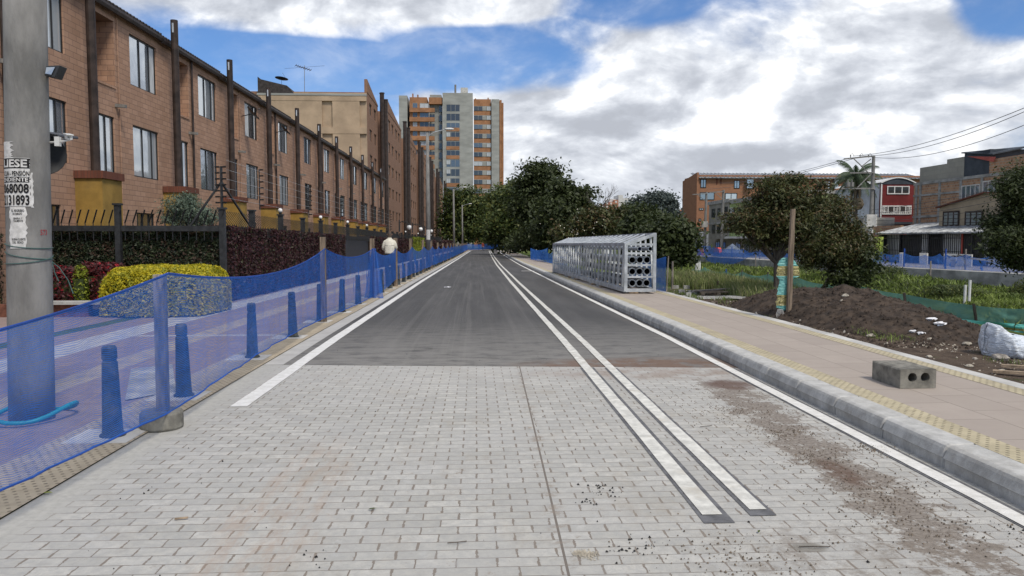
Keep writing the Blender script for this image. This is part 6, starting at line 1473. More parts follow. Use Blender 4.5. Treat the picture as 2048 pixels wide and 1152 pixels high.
m_.bar((c_.x-.15, c_.y, c_.z-.015), (c_.x+.10, c_.y, c_.z-.03), .015); tag(m_.build('corrugated_cover', M['plastic_dark']), 'tiny dark corrugated cover above the round dish on the post', 'cover')

# ------------------------------------------------------------------ lamp columns
def lamp_column(px, Y, pyt, label):
    x = atY(px, 478, Y).x; g_ = gz(Y); zt = Zat(px, pyt, Y); t_ = thing('street_lamp', label, 'street lamp', (x, Y, g_), 'concrete lamp columns on the left')
    m_ = MB(); m_.tube([(x, Y, g_), (x-.03, Y, zt)], [.20, .11], 12); m_.build('column', M['pole_concrete'], t_, smooth=True)
    m_ = MB(); m_.tube([(x, Y, zt-.25), (x+.5, Y-.1, zt+.05), (x+1.4, Y-.3, zt+.24)], .035, 6); m_.build('arm', M['rail_galv'], t_)
    m_ = MB(); c_ = Vector((x+1.62, Y-.35, zt+.25)); m_.sphere(c_, .33, 12, (1.1, .5, .30)); m_.build('lamp_head', M['white_metal'], t_, smooth=True); return t_, x, g_
t_, x, g_ = lamp_column(857, 57, 266, 'nearest lamp column with a paper notice pasted on it')
m_ = MB(); zc = Zat(855, 470, 57); m_.grid([[(x+.2*sin(a)+.0, 57-.205*cos(a), zc-.35), (x+.2*sin(a), 57-.205*cos(a), zc+.4)] for a in np.linspace(-.9, .7, 9)]); m_.build('paper_notice', M['paper'], t_)
lamp_column(908, 112, 378, 'second lamp column, in front of the dark trees'); lamp_column(925, 155, 410, 'third lamp column, in front of the dark trees'); lamp_column(946, 190, 428, 'farthest lamp column, a thin post over the road bend')

# ------------------------------------------------------------------ iron fence and hedges
HX = lambda Y: cxy(Y)-.40-6.45
CY = 19.6; CX = HX(CY)
fe = thing('iron_fence', 'black iron fence with slanted spikes above the hedge', 'fence', (CX, CY, gz(CY)))
def fpost(x, y, h, s_=.13, par=None):
    g_ = gz(y); m_ = MB(); m_.box(x-s_/2, x+s_/2, y-s_/2, y+s_/2, g_, g_+h); m_.box(x-s_/2-.03, x+s_/2+.03, y-s_/2-.03, y+s_/2+.03, g_+h+.001, g_+h+.05); return m_.build('post', M['dark_iron'], par or fe)
# frontal stretch
zr = Zat(350, 457, CY); xe = -11.45
m_ = MB(); m_.box(xe, CX, CY-.09, CY-.04, zr-.07, zr+.07); x = xe
while x < CX: m_.bar((x, CY-.065, zr-.3), (x, CY-.065, zr+.14), .018); m_.bar((x, CY-.065, zr+.14), (x+.15, CY-.16, zr+.47), .035, .012); x += .197
m_.build('panel', M['dark_iron'], fe)
px241 = atY(241, 478, CY).x; fpost(px241, CY-.1, Zat(241, 411, CY)-gz(CY)); fpost(CX, CY-.05, Zat(456, 419, CY)-gz(CY), .14)
py_ = []; Y = CY+3.3
while Y < 125: py_.append(Y); Y += 3.29
for a, b in zip([CY]+py_, py_):
    m_ = MB(); za, zb = gz(a)+1.92, gz(b)+1.92
    m_.bar((HX(a)-.05, a, za-.03), (HX(b)-.05, b, zb-.03), .04, .10); n_ = 18 if a < 60 else 9
    for q in range(n_):
        t_ = (q+.5)/n_; y = a+(b-a)*t_; x = HX(y)+.03; z = za+(zb-za)*t_
        m_.bar((x, y, z-.2), (x, y, z+.12), .02); m_.bar((x, y, z+.12), (x-.22, y-.10, z+.48), .035, .014)
    m_.build('panel', M['dark_iron'], fe)
for i, Y in enumerate(py_): fpost(HX(Y)-.24, Y, 2.50, .15)
# electric wire masts
def mast(x, y, h0, h1, label, brace=False, n=7):
    g_ = gz(y); t_ = thing('wire_mast', label, 'mast', (x, y, g_+h0)); m_ = MB(); m_.bar((x, y, g_+h0), (x, y, g_+h1), .055 if brace else .03); m_.build('upright', M['dark_iron'], t_)
    for k in range(n): z = g_+h0+.12+(h1-h0-.14)*k/(n-1); m_ = MB(); m_.tube([(x+.03, y-.05, z), (x+.14, y-.08, z)], .022, 6); (m_.tube([(x-.14, y-.05, z), (x-.03, y-.05, z)], .022, 6) if brace else None); m_.build('insulator', M['ink'], t_)
    if brace:
        a_ = (x, y, g_+h0+(h1-h0)*.62); m_ = MB(); m_.bar(a_, tuple(atY(378, 455, y)), .045); m_.build('brace', M['dark_iron'], t_); m_ = MB(); m_.bar(a_, (HX(y+2.6), y+2.6, g_+1.9), .045); m_.build('brace', M['dark_iron'], t_)
h456 = Zat(456, 419, CY)-gz(CY)
mast(CX, CY-.05, h456+.05, Zat(454, 333, CY)-gz(CY), 'braced corner mast with black insulators above the hedge corner', True)
masts = [(CX, CY)]
for i in (0, 2, 4, 6, 8, 10):
    Y = py_[i]; mast(HX(Y), Y, 2.55, 3.75, ['first thin wire mast beyond the fence corner', 'second thin wire mast beyond the corner', 'third thin wire mast beyond the corner', 'fourth thin wire mast along the fence', 'fifth thin wire mast along the fence', 'sixth thin wire mast along the fence'][i//2]); masts.append((HX(Y), Y))
for k in range(5):
    m_ = MB()
    for (xa, ya), (xb, yb) in zip(masts, masts[1:]): m_.tube([(xa+.12, ya, gz(ya)+2.7+.24*k), (xb+.12, yb, gz(yb)+2.7+.24*k)], .004, 4)
    tag(m_.build('electric_wire', M['rail_galv']), ['lowest','second lowest','middle','second highest','highest'][k]+' thin electric wire above the iron fence', 'wire')
# globe lamps on posts
def globe(x, y, z, label, arm=False):
    t_ = thing('globe_lamp', label, 'lamp', (x, y, z)); r = .075
    if arm:
        m_ = MB(); m_.bar((x, y, z-.7), (x, y, z+.25), .10); m_.build('lamp_post', M['dark_iron'], t_)
        pts = [Vector((x, y, z)) + Vector((.8*k/8, -.25*k/8, .14*sin(pi*k/8*1.2))) for k in range(9)]; m_ = MB(); m_.tube(pts, .035, 6); m_.tube([pts[2], pts[4]+Vector((0, 0, -.12)), pts[6]], .025, 6); m_.build('scroll_arm', M['dark_iron'], t_)
        c_ = pts[-1]+Vector((0, 0, -.26)); m_ = MB(); m_.lathe([(.03, 0), (.10, -.04), (.12, -.10), (.02, -.10)], pts[-1], 10); m_.build('hood', M['dark_iron'], t_); r = .19
    else: c_ = Vector((x, y, z+.07)); m_ = MB(); m_.lathe([(.04, -.06), (.06, 0), (.03, .01)], (x, y, z), 8); m_.build('lamp_base', M['dark_iron'], t_)
    m_ = MB(); m_.sphere(c_, r, 14); m_.build('globe', M['globe'], t_, smooth=True)
for i, (k, sx) in enumerate(((1, 0), (3, 0), (5, 0), (7, 0), (14, 0), (18, 0), (24, 0))): Y = py_[k]; globe(HX(Y)-.24, Y-.02, gz(Y)+2.61, ORD[i]+' small white globe lamp on a fence post, counted from the corner')
for i, px in enumerate((790, 815, 838)):
    Y = 6.45/((952-px)/1500)*1.02; x = HX(Y)+.1; globe(x, Y, Zat(px, 446+5*i, Y), ['nearest','second','third'][i]+' white globe lamp on a scrolled black arm beside the hedge', True)
def hedge(name, label, a, b, ztop, mat, n, size, thick=.7, seed=1, cat='hedge', zbot=.02, bushy=.10):
    """clipped hedge from ground point a to b (2-D), face on the right-hand side of a->b"""
    r = np.random.default_rng(seed); a = np.array(a, float); b = np.array(b, float); L_ = np.linalg.norm(b-a); d = (b-a)/L_; nr = np.array([d[1], -d[0]])
    u = r.uniform(0, 1, n); sel = r.uniform(0, 1, n); dep = np.where(sel < .66, r.exponential(.07, n), r.uniform(0, thick, n)); hz = np.where(sel < .66, r.uniform(0, 1, n), 1 - r.exponential(.035, n))
    lo = np.array([gz(yy) for yy in (a[1]+(b[1]-a[1])*u)])
    bump_ = np.array([nz(uu*L_*1.3+seed, hh*2, 1.)*bushy for uu, hh in zip(u, hz)])
    topn = np.array([nz(uu*L_*2.1+seed+50, 0., 1.)*bushy*.8 for uu in u])
    P = np.empty((n, 3)); xy = a+(b-a)*u[:, None] + nr*(bump_-dep)[:, None]; P[:, :2] = xy; P[:, 2] = lo+zbot+(ztop-zbot+topn)*np.clip(hz, 0, 1.02)
    Nn = np.where((sel < .66)[:, None], np.array([nr[0], nr[1], .35]), np.array([0, 0, 1.]))
    V, F = leaf_quads(P, Nn, size, aspect=.42, r=r)
    t_ = thing(name, label, cat, (float((a[0]+b[0])/2), float((a[1]+b[1])/2), gz((a[1]+b[1])/2)))
    np_mesh('foliage', V, F, M[mat], t_)
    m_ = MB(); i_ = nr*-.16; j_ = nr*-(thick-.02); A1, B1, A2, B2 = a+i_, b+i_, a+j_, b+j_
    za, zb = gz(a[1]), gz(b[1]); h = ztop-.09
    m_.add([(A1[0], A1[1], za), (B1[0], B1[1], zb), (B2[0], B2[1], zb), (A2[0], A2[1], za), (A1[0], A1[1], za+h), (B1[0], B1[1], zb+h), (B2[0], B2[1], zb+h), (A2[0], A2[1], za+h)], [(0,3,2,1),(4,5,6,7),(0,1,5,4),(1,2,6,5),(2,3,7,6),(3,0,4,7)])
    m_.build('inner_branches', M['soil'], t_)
    return t_
def YH(px): 
    Y = 25.
    for _ in range(20): Y = Y*.5+.5*(-HX(Y))*1500/(952-px)
    return Y
hedge('hedge', 'dark green hedge behind the yellow shrub', (xe, CY+.1), (CX-.1, CY+.1), 1.93, 'leaf_hedge_green', 34000, .045, seed=2)
hedge('hedge', 'dark hedge left of the concrete post', (-11.15, 12.), (-11.15, 18.3), 1.80, 'leaf_hedge_green', 9000, .05, seed=3)
hh = lambda Y: (HX(Y)+.06, Y)
hedge('hedge', 'long dark red clipped hedge right of the fence corner', hh(YH(462)), hh(YH(693)), 1.97, 'leaf_hedge_red', 50000, .045, seed=4)
hedge('hedge', 'second dark red hedge, past the dark gate', hh(YH(742)), hh(YH(826)), 2.0, 'leaf_hedge_red', 26000, .075, seed=5)
hedge('hedge', 'short bright green hedge piece between the red hedges', hh(YH(826)), hh(YH(850)), 2.2, 'leaf_lime', 5000, .10, seed=6, bushy=.2)
hedge('hedge', 'farthest dark red hedge, beyond the lamp column', hh(YH(850)), hh(YH(905)), 2.0, 'leaf_hedge_red', 9000, .16, seed=7, bushy=.2)
m_ = MB(); ya, yb = YH(693), YH(742)
m_.box(HX(ya)-.12, HX(ya)-.05, ya+.05, yb-.05, gz(yb), gz(yb)+1.95); gt = m_.build('iron_gate', M['dark_iron']); tag(gt, 'black iron gate between the two dark red hedges', 'gate')
# yellow shrub
def boxshrub(name, label, x0, x1, y0, y1, h, mat, n, size, seed, cat='shrub', pw=5., shell=.07):
    r = np.random.default_rng(seed); cx_, cy_ = (x0+x1)/2, (y0+y1)/2; hx, hy = (x1-x0)/2, (y1-y0)/2
    v = r.normal(0, 1, (n, 3)); v[:, 2] = np.abs(v[:, 2]); p = pw; k = (np.abs(v)**p).sum(1)**(1/p); v /= k[:, None]
    sc = 1 - r.exponential(shell, n); v *= sc[:, None]; Nn = v/np.linalg.norm(v, axis=1)[:, None]
    P = np.empty((n, 3)); bmp = np.array([1+.06*nz(a*3+seed, b*3, 1.) for a, b in v[:, :2]])
    P[:, 0] = cx_+v[:, 0]*hx*bmp; P[:, 1] = cy_+v[:, 1]*hy*bmp; P[:, 2] = (gz(cy_) if pw > 3 else terr(cx_, cy_))+.05+v[:, 2]*h*bmp
    V, F = leaf_quads(P, Nn, size, aspect=.42, r=r); t_ = thing(name, label, cat, (cx_, cy_, gz(cy_))); np_mesh('foliage', V, F, M[mat], t_)
    m_ = MB(); m_.box(cx_-hx*.15*pw, cx_+hx*.15*pw, cy_-hy*.15*pw, cy_+hy*.15*pw, gz(cy_)-1.*(pw < 3), gz(cy_)+h*.15*pw-.5*(pw < 3)); m_.build('inner_branches', M['leaf_dark'], t_); return t_
boxshrub('clipped_shrub', 'bright yellow-green clipped shrub beside the left pavement', -7.95, -5.65, 15.7, 18.1, 1.0, 'leaf_yellow', 30000, .036, 3, shell=.045)
for i, (x, y, h, w_, mt, lb) in enumerate(((-9.3, 17.6, .95, .55, 'leaf_redplant', 'dark red leaved flowering plant, just right of the concrete post'), (-8.75, 17.9, 1.05, .5, 'leaf_redplant', 'dark red leaved flowering plant, middle of the bed'), (-8.15, 18.0, .95, .45, 'leaf_redplant', 'dark red leaved plant next to the yellow shrub'), (-9.95, 17.8, 1.0, .5, 'leaf_redplant', 'dark red leaved plant behind the concrete post'))):
    boxshrub('red_plant', lb, x-w_, x+w_, y-.5, y+.5, h, mt, 5000, .045, 20+i, 'plant', shell=.2)
boxshrub('small_plant', 'small green-yellow upright plant among the dark red ones', -9.0, -8.72, 17.1, 17.4, 1.0, 'leaf_lime', 900, .04, 31, 'plant', shell=.25)
m_ = MB(); m_.box(-11, -6.9, 16.22, 19.5, -.05, .10); tag(m_.build('garden_soil', M['garden_soil']), kind='structure')
m_ = MB(); m_.box(-11, -8.1, 16.02, 16.21, -.05, .24); 
o = m_.build('low_brick_edge', M['cap_brick']); tag(o, 'low broken brick edging of the planted bed', 'edging')
m_ = MB(); m_.box(-9.0, -7.7, 15.9, 16.25, .241, .30); m_.build('concrete_cap', M['concrete'], o)

# ------------------------------------------------------------------ trees
def tree(name, label, base, blobs, mat, n, size, cat='tree', trunk_r=.15, seed=1, limbs=True, lean=(0, 0), fork=.35, shell=.55, mat_t='bark', aspect=.5, droop=0., extra=None, group=None, lobe=.90):
    """blobs: list of (x, y, z, rx, ry, rz) world; leaves spread through them in clumps"""
    r = np.random.default_rng(seed); rr_ = random.Random(seed)
    t_ = thing(name, label, cat, base, group); vol = np.array([b[3]*b[4]*b[5] for b in blobs])**.75; vol /= vol.sum()
    # twig clumps
    nc = max(30, n//46); bi = r.choice(len(blobs), nc, p=vol); B_ = np.array(blobs)[bi]
    d = r.normal(0, 1, (nc, 3)); d /= np.linalg.norm(d, axis=1)[:, None]; rad = r.uniform(0, 1, nc)**(shell*.6)
    C = B_[:, :3]+d*rad[:, None]*B_[:, 3:]*(lobe+np.clip(r.normal(0, .16, nc), -.3, .18))[:, None]
    ci = r.integers(0, nc, n); csz = size*r.uniform(1.6, 4.6, nc)
    P = C[ci]+np.clip(r.normal(0, 1, (n, 3)), -1.7, 1.7)*csz[ci][:, None]*np.array([1, 1, .55]); P[:, 2] -= droop*np.abs(r.normal(0, 1, n))
    Nn = d[ci]*.6+np.array([0, 0, .8])
    V, F = leaf_quads(P, Nn, size, aspect=aspect, r=r); np_mesh('crown', V, F, M[mat], t_)
    m_ = MB(); bx_, by_, bz_ = base; top = Vector(np.average(np.array([b[:3] for b in blobs]), axis=0)); bs = Vector(base)
    kn = bs.lerp(Vector((top.x, top.y, top.z)), fork)+Vector((lean[0], lean[1], 0)); m_.tube([bs+Vector((0, 0, -.15)), bs.lerp(kn, .5)+Vector((lean[0]*.5, 0, 0)), kn], [trunk_r, trunk_r*.85, trunk_r*.72], 9)
    if limbs:
        for b in blobs:
            e = Vector(b[:3]); md = kn.lerp(e, .5)+Vector((rr_.uniform(-.1, .1)*b[3], rr_.uniform(-.1, .1)*b[4], -.12*b[5])); m_.tube([kn-Vector((0, 0, .05)), md, e], [trunk_r*.5, trunk_r*.32, trunk_r*.14], 6)
            for q in range(4):
                dd = Vector((rr_.gauss(0, 1), rr_.gauss(0, 1), rr_.gauss(.3, .8))).normalized(); m_.tube([md.lerp(e, rr_.uniform(.1, .9)), e+Vector((dd.x*b[3]*.5, dd.y*b[4]*.5, dd.z*b[5]*.5)), e+Vector((dd.x*b[3]*.95, dd.y*b[4]*.95, dd.z*b[5]*.95))], [trunk_r*.16, trunk_r*.10, trunk_r*.04], 5)
    m_.build('trunk', M[mat_t], t_); return t_
def BB(px, py, Y, rpx, rpy, ry=None):
    p = atY(px, py, Y); k = Y/1500; return (p.x, p.y, p.z, rpx*k, ry or rpx*k*.9, rpy*k)
# right side pair of trees
T = G(1555, 607, -.05); Yt = 19.2
def bt(px, py, rx, ry, dy=0): return BB(px, py, Yt+dy, rx, ry)
tb_ = (atY(1556, 478, Yt).x, Yt, terr(atY(1556, 478, Yt).x, Yt))
tree('broadleaf_tree', 'bushy olive green tree with a dark trunk behind the wrapped post', tb_, [bt(1575, 395, 62, 40), bt(1530, 410, 52, 40, .3), bt(1500, 445, 45, 36, -.2), bt(1470, 448, 24, 20, 0), bt(1458, 432, 12, 9), bt(1520, 372, 20, 12), bt(1600, 358, 18, 9), bt(1640, 372, 14, 10), bt(1560, 450, 70, 45), bt(1615, 410, 45, 42, .4), bt(1530, 482, 42, 26, .2), bt(1600, 455, 55, 40, -.3), bt(1565, 365, 35, 18, .2)], 'leaf_olive', 27000, .052, trunk_r=.085, seed=41, fork=.42, shell=.95, aspect=.36, lobe=.80)
Yu = 20.5
def bu(px, py, rx, ry, dy=0): return BB(px, py, Yu+dy, rx, ry)
xb = atY(1622, 478, Yu).x
tree('broadleaf_tree', 'lower spreading tree right of the wrapped post, leaning over the soil heap', (xb, Yu, terr(xb, Yu)), [bu(1640, 440, 60, 45), bu(1690, 470, 50, 45, .3), bu(1640, 500, 62, 42, -.3), bu(1700, 515, 48, 38), bu(1672, 410, 34, 30, .3), bu(1715, 535, 20, 18, .2), bu(1730, 490, 26, 30, .3)], 'leaf_olive', 29000, .052, trunk_r=.075, seed=42, fork=.40, shell=.95, lean=(.25, 0), aspect=.36, lobe=.82)
Yv = 19.8
tree('young_shrub', 'loose dark shrub at the right end of the soil heap top', (atY(1700, 478, Yv).x, Yv, terr(atY(1700, 478, Yv).x, Yv)), [BB(1690, 562, Yv, 28, 18), BB(1715, 550, Yv, 26, 22), BB(1738, 520, Yv, 20, 28)], 'leaf_dark', 2600, .055, cat='shrub', trunk_r=.03, seed=43)
# right edge tree
Yw = 14.5
def bw(px, py, rx, ry, dy=0): return BB(px, py, Yw+dy, rx, ry)
tree('broadleaf_tree', 'dark broadleaf tree entering at the right frame edge', (atY(2150, 478, Yw).x, Yw, -.1), [bw(2040, 380, 48, 45), bw(2030, 440, 52, 45, .2), bw(2020, 480, 50, 36, -.2), bw(2045, 515, 45, 30, .1), bw(1995, 455, 30, 32, .2), bw(2090, 420, 60, 80), bw(2110, 500, 60, 50), bw(2070, 350, 40, 24, .3), bw(2130, 360, 50, 50), bw(2000, 500, 25, 22)], 'leaf_dark', 42000, .042, trunk_r=.12, seed=44, shell=.9, aspect=.36, lobe=.9)
# dense bush behind the frame
Yx = 38
tree('dense_bush', 'dense dark green bush right behind the steel frame', (atY(1350, 478, Yx).x, Yx, gz(Yx)-.3), [BB(1350, 500, Yx, 38, 34), BB(1335, 468, Yx, 34, 28), BB(1325, 445, Yx+1, 24, 14), BB(1360, 475, Yx, 26, 34), BB(1315, 480, Yx+1, 30, 40), BB(1300, 500, Yx+1, 30, 30)], 'leaf_dark', 16000, .12, cat='bush', trunk_r=.15, seed=45, shell=.7)
# middle distance trees, right of the road
def midtree(label, px, Y, blobs, mat, n, size, seed, tr=.3, **kw):
    x = atY(px, 478, Y).x; return tree('roadside_tree', label, (x, Y, gz(Y)-.05), [BB(a, b, Y+dy, c, d) for a, b, c, d, dy in blobs], mat, n, size, trunk_r=tr, seed=seed, **kw)
midtree('tallest dark tree with a rounded top right of the road end', 1080, 88, [(1075, 350, 30, 26, 0), (1095, 345, 26, 20, 1), (1060, 375, 34, 26, 0), (1100, 385, 40, 32, 0), (1085, 410, 45, 30, -2), (1055, 410, 34, 30, 0), (1130, 395, 30, 28, 2), (1085, 440, 46, 34, 0)], 'leaf_dark', 22000, .22, 51, .35)
midtree('broad dark tree with ragged right side above the steel frame end', 1135, 72, [(1140, 400, 32, 26, 0), (1165, 385, 18, 12, 0), (1125, 375, 20, 14, 0), (1150, 430, 36, 30, 0), (1120, 430, 40, 34, -1), (1165, 455, 30, 26, 0), (1135, 465, 42, 26, 0), (1100, 465, 36, 30, 0)], 'leaf_dark', 20000, .20, 52, .28)
midtree('olive tinted drooping tree by the road end', 1030, 105, [(1030, 395, 26, 24, 0), (1010, 405, 26, 22, 0), (1040, 425, 34, 28, 0), (1015, 440, 34, 30, -2), (1050, 455, 34, 28, 0), (1025, 470, 34, 24, 0), (1000, 460, 24, 28, 2)], 'leaf_mid', 18000, .26, 53, .3, droop=.5)
midtree('dark undergrowth tree beneath the tall ones', 1070, 78, [(1065, 470, 30, 24, 0), (1095, 480, 30, 18, 0), (1045, 480, 22, 16, 3), (1120, 485, 26, 14, 0), (1035, 488, 22, 10, 6)], 'leaf_dark', 12000, .18, 54, .2)
midtree('round dark green tree behind the farthest lamp columns', 930, 175, [(915, 400, 26, 24, 0), (940, 395, 24, 20, 0), (930, 430, 40, 34, 0), (905, 430, 20, 30, 3), (955, 420, 28, 28, 0), (930, 460, 44, 26, 0), (965, 455, 26, 30, 0), (895, 455, 14, 26, 4)], 'leaf_mid', 20000, .36, 55, .5)
midtree('dark tree closing the end of the road', 985, 190, [(985, 410, 24, 24, 0), (1000, 430, 30, 32, 0), (975, 450, 30, 34, 0), (1000, 465, 34, 26, 0), (1010, 400, 20, 18, 0)], 'leaf_dark', 14000, .38, 56, .5)
midtree('feathery light tree in front of the tower foot', 1000, 150, [(1015, 378, 18, 14, 0), (1030, 372, 12, 12, 0), (998, 395, 22, 16, 0), (1012, 400, 20, 18, 0)], 'leaf_mid', 5000, .30, 57, .3)
midtree('small pale green bush beside the bend of the road', 985, 170, [(980, 485, 16, 10, 0), (995, 488, 14, 9, 0)], 'leaf_mid', 2500, .25, 58, .1)
midtree('thin tree with whitish flowers above the frame left end', 1150, 58, [(1180, 440, 30, 24, 0), (1200, 460, 28, 22, 0), (1165, 470, 26, 20, 0), (1130, 470, 26, 20, 0), (1215, 445, 22, 18, 1), (1195, 425, 10, 10, 0)], 'leaf_olive', 7000, .16, 59, .16)
midtree('olive green tree behind the middle of the steel frame', 1240, 62, [(1240, 440, 24, 24, 0), (1225, 465, 30, 22, 0), (1262, 455, 26, 28, 0), (1250, 475, 34, 18, 0), (1280, 465, 26, 26, 0)], 'leaf_olive', 10000, .17, 60, .2)
midtree('dark conical green tree left of the dense bush', 1288, 50, [(1290, 430, 20, 18, 0), (1282, 450, 26, 22, 0), (1298, 460, 26, 26, 0), (1275, 478, 28, 20, 0)], 'leaf_dark', 9000, .15, 61, .18)
midtree('large grey-green tree on the skyline right of the centre', 1310, 120, [(1305, 405, 34, 20, 0), (1325, 400, 24, 16, 0), (1280, 415, 26, 16, 0), (1300, 425, 44, 20, 0), (1335, 415, 16, 22, 0), (1270, 430, 20, 14, 0), (1320, 440, 32, 16, 0)], 'leaf_grey', 17000, .26, 62, .4)
midtree('low dark trees under the small far block', 1360, 110, [(1362, 452, 16, 10, 0), (1372, 462, 14, 12, 0), (1345, 462, 20, 14, 0), (1255, 425, 16, 14, 6)], 'leaf_dark', 5000, .22, 63, .2)
# pale flowers sprinkled in the thin tree
r = np.random.default_rng(3); n = 36; P = np.array([tuple(atY(px, py, Y)) for px, py, Y in zip(r.normal(1165, 42, n), r.normal(455, 18, n), r.uniform(54.5, 56.5, n))]); V, F = leaf_quads(P, np.tile([0, -1., .3], (n, 1)), .045, aspect=.8, r=r)
par_ = [o for o in bpy.data.objects if o.get('label', '').startswith('thin tree with whitish')][0]; np_mesh('blossom', V, F, M['petal'], par_)
# bare branches against the sky
m_ = MB(); r_ = random.Random(12); b0_ = atY(1150, 470, 60)
def twigs(p, d, l, rad, dep):
    q = p+d*l; m_.tube([p, p.lerp(q, .5)+Vector((r_.uniform(-.1, .1)*l, 0, 0)), q], [rad, rad*.8, rad*.6], 5)
    if dep: 
        for _ in range(3): twigs(q, (d+Vector((r_.uniform(-.7, .7), r_.uniform(-.4, .4), r_.uniform(-.2, .4)))).normalized(), l*r_.uniform(.55, .8), rad*.6, dep-1)
twigs(atY(1180, 500, 60), Vector((.15, 0, 1)).normalized(), 1.9, .07, 4); tag(m_.build('bare_tree', M['bark']), 'bare thin branched tree showing against the sky right of the tall trees', 'tree')
# grey-blue bush inside the fence
Yg = 21.2; tree('round_bush', 'round grey-green bush behind the iron fence', (atY(375, 478, Yg).x, Yg, 0), [BB(370, 410, Yg, 38, 26, .45), BB(400, 425, Yg, 34, 26, .4), BB(345, 430, Yg, 30, 24, .4), BB(375, 440, Yg, 48, 26, .5), BB(418, 440, Yg, 22, 20, .35), BB(375, 398, Yg, 20, 14, .3)], 'leaf_bluegrey', 11000, .032, cat='bush', trunk_r=.06, seed=71, shell=.8, aspect=.35)
# palm
Yp = 68; pc = atY(1712, 356, Yp); pbx = atY(1709, 478, Yp).x
palm = thing('palm_tree', 'feathery palm behind the utility post crossarms', 'palm', (pbx, Yp, gz(Yp))); m_ = MB(); m_.tube([(pbx, Yp, gz(Yp)), (pbx, Yp, 2.5), (pc.x, Yp, pc.z-.3)], [.26, .22, .17], 10); m_.build('trunk', M['bark'], palm)
rp = random.Random(6)
for k in range(24):
    a = 2*pi*k/24+rp.uniform(-.1, .1); up_ = [1.15, .75, .35, -.05][k % 4]+rp.uniform(-.1, .1); Ln = rp.uniform(2.1, 2.7); pts = []; d = Vector((cos(a)*cos(up_), sin(a)*cos(up_), sin(up_))); p = Vector(pc)
    m_ = MB(); side = Vector((-sin(a), cos(a), 0))
    for q in range(15):
        pts.append(p.copy()); p = p+d*Ln/14; d = (d+Vector((0, 0, -.13))).normalized()
    m_.tube(pts, [.03]*10+[.015]*5, 4)
    for q in range(2, 15):
        for s_ in (-1, 1):
            for h_ in (0, .5):
                o_ = pts[q]-(pts[q]-pts[q-1])*h_; ll = .62*sin(pi*min(1, (q-h_)/14*.9+.1))**.6; tp = o_+side*s_*ll*.75+Vector((0, 0, -ll*.55))+d*.22; w_ = (pts[q]-pts[q-1]).normalized()*.05; m_.face([o_-w_, o_+w_, tp])
    m_.build('frond', M['leaf_palm'], palm)
for k in range(6):
    a = k*1.05; c_ = Vector(pc)+Vector((0, 0, -.4)); pts = [c_, c_+Vector((.35*cos(a), .35*sin(a), -.5)), c_+Vector((.45*cos(a), .45*sin(a), -1.8-.3*(k % 3)))]; m_ = MB(); m_.tube(pts, [.08, .16, .05], 6); m_.build('dead_frond', M['palm_dead'], palm)
m_ = MB(); m_.sphere(Vector(pc)+Vector((.15, -.3, -2.4)), .6, 12, (.8, .8, .9), .15, rp); m_.build('fruit_cluster', M['palm_dead'], palm)

# ------------------------------------------------------------------ grasses
def grass(name, label, n, fn, hgt, wid, mat, seed, lean=.35):
    r = np.random.default_rng(seed); X, Yy = fn(r, n); Z = np.array([terr(a, b) for a, b in zip(X, Yy)]); n = len(X)
    h = hgt*r.uniform(.45, 1.25, n)*(.7+.5*np.array([nz(a, b, .8) for a, b in zip(X, Yy)])+.2); an = r.uniform(0, 2*pi, n); w_ = wid*r.uniform(.6, 1.4, n)
    lx, ly = r.normal(0, lean, n)*h, r.normal(0, lean, n)*h
    V = np.empty((n, 6, 3)); ca_, sa_ = np.cos(an)*w_, np.sin(an)*w_
    V[:, 0] = np.stack([X-ca_, Yy-sa_, Z-.02], 1); V[:, 1] = np.stack([X+ca_, Yy+sa_, Z-.02], 1)
    V[:, 2] = np.stack([X+ca_*.7+lx*.35, Yy+sa_*.7+ly*.35, Z+h*.6], 1); V[:, 3] = np.stack([X-ca_*.7+lx*.35, Yy-sa_*.7+ly*.35, Z+h*.6], 1)
    V[:, 4] = np.stack([X+lx+.002, Yy+ly, Z+h], 1); V[:, 5] = np.stack([X+lx-.002, Yy+ly, Z+h*.99], 1)
    k = np.arange(n)[:, None]*6; F = np.concatenate([k+np.array([0, 1, 2, 3]), k+np.array([3, 2, 4, 5])]); o = np_mesh(name, V.reshape(-1, 3), F, M[mat]); tag(o, label, 'grass', kind='stuff')
def patchy(x0, x1, y0, y1, th=-.2, s=.6):
    def f(r, n):
        X = r.uniform(x0, x1, n*2); Y = r.uniform(y0, y1, n*2); k = np.array([nz(a, b, s) > th+r.uniform(-.15, .15) for a, b in zip(X, Y)]); return X[k][:n], Y[k][:n]
    return f
grass('tall_grass', 'tall reedy grass behind the pallet and steel frame', 15000, patchy(6.6, 9.9, 22.0, 31, -.9), .42, .012, 'grass_tall', 1, .3)
grass('tall_grass', 'rough grass between the pallet and the soil heap', 6000, patchy(7.0, 10.2, 17.8, 22.5, -.3), .38, .010, 'grass_tall', 2, .3)
grass('bank_grass', 'lush green grass on the canal banks below the wall', 60000, patchy(17.5, 27.2, 26, 62, -.8), .22, .035, 'grass_bank', 3, .5)
grass('bank_grass', 'green grass on the near slope beyond the green net', 32000, patchy(10.6, 19, 13, 34, -.5), .22, .022, 'grass_bank', 4, .5)
grass('bank_grass', 'grass farther along the canal', 26000, patchy(8.5, 27.2, 34, 95, -.5), .35, .06, 'grass_bank', 5, .5)
grass('sparse_grass', 'sparse grass tufts on the dirt in front of the soil heap', 5200, patchy(5.9, 9.8, 7.6, 12.0, .12, 1.1), .07, .005, 'grass_bank', 6, .6)
grass('sparse_grass', 'grass tufts along the pavement edge before the soil heap', 1800, patchy(5.42, 6.4, 13, 22, .1, 1.3), .09, .006, 'grass_bank', 7, .5)
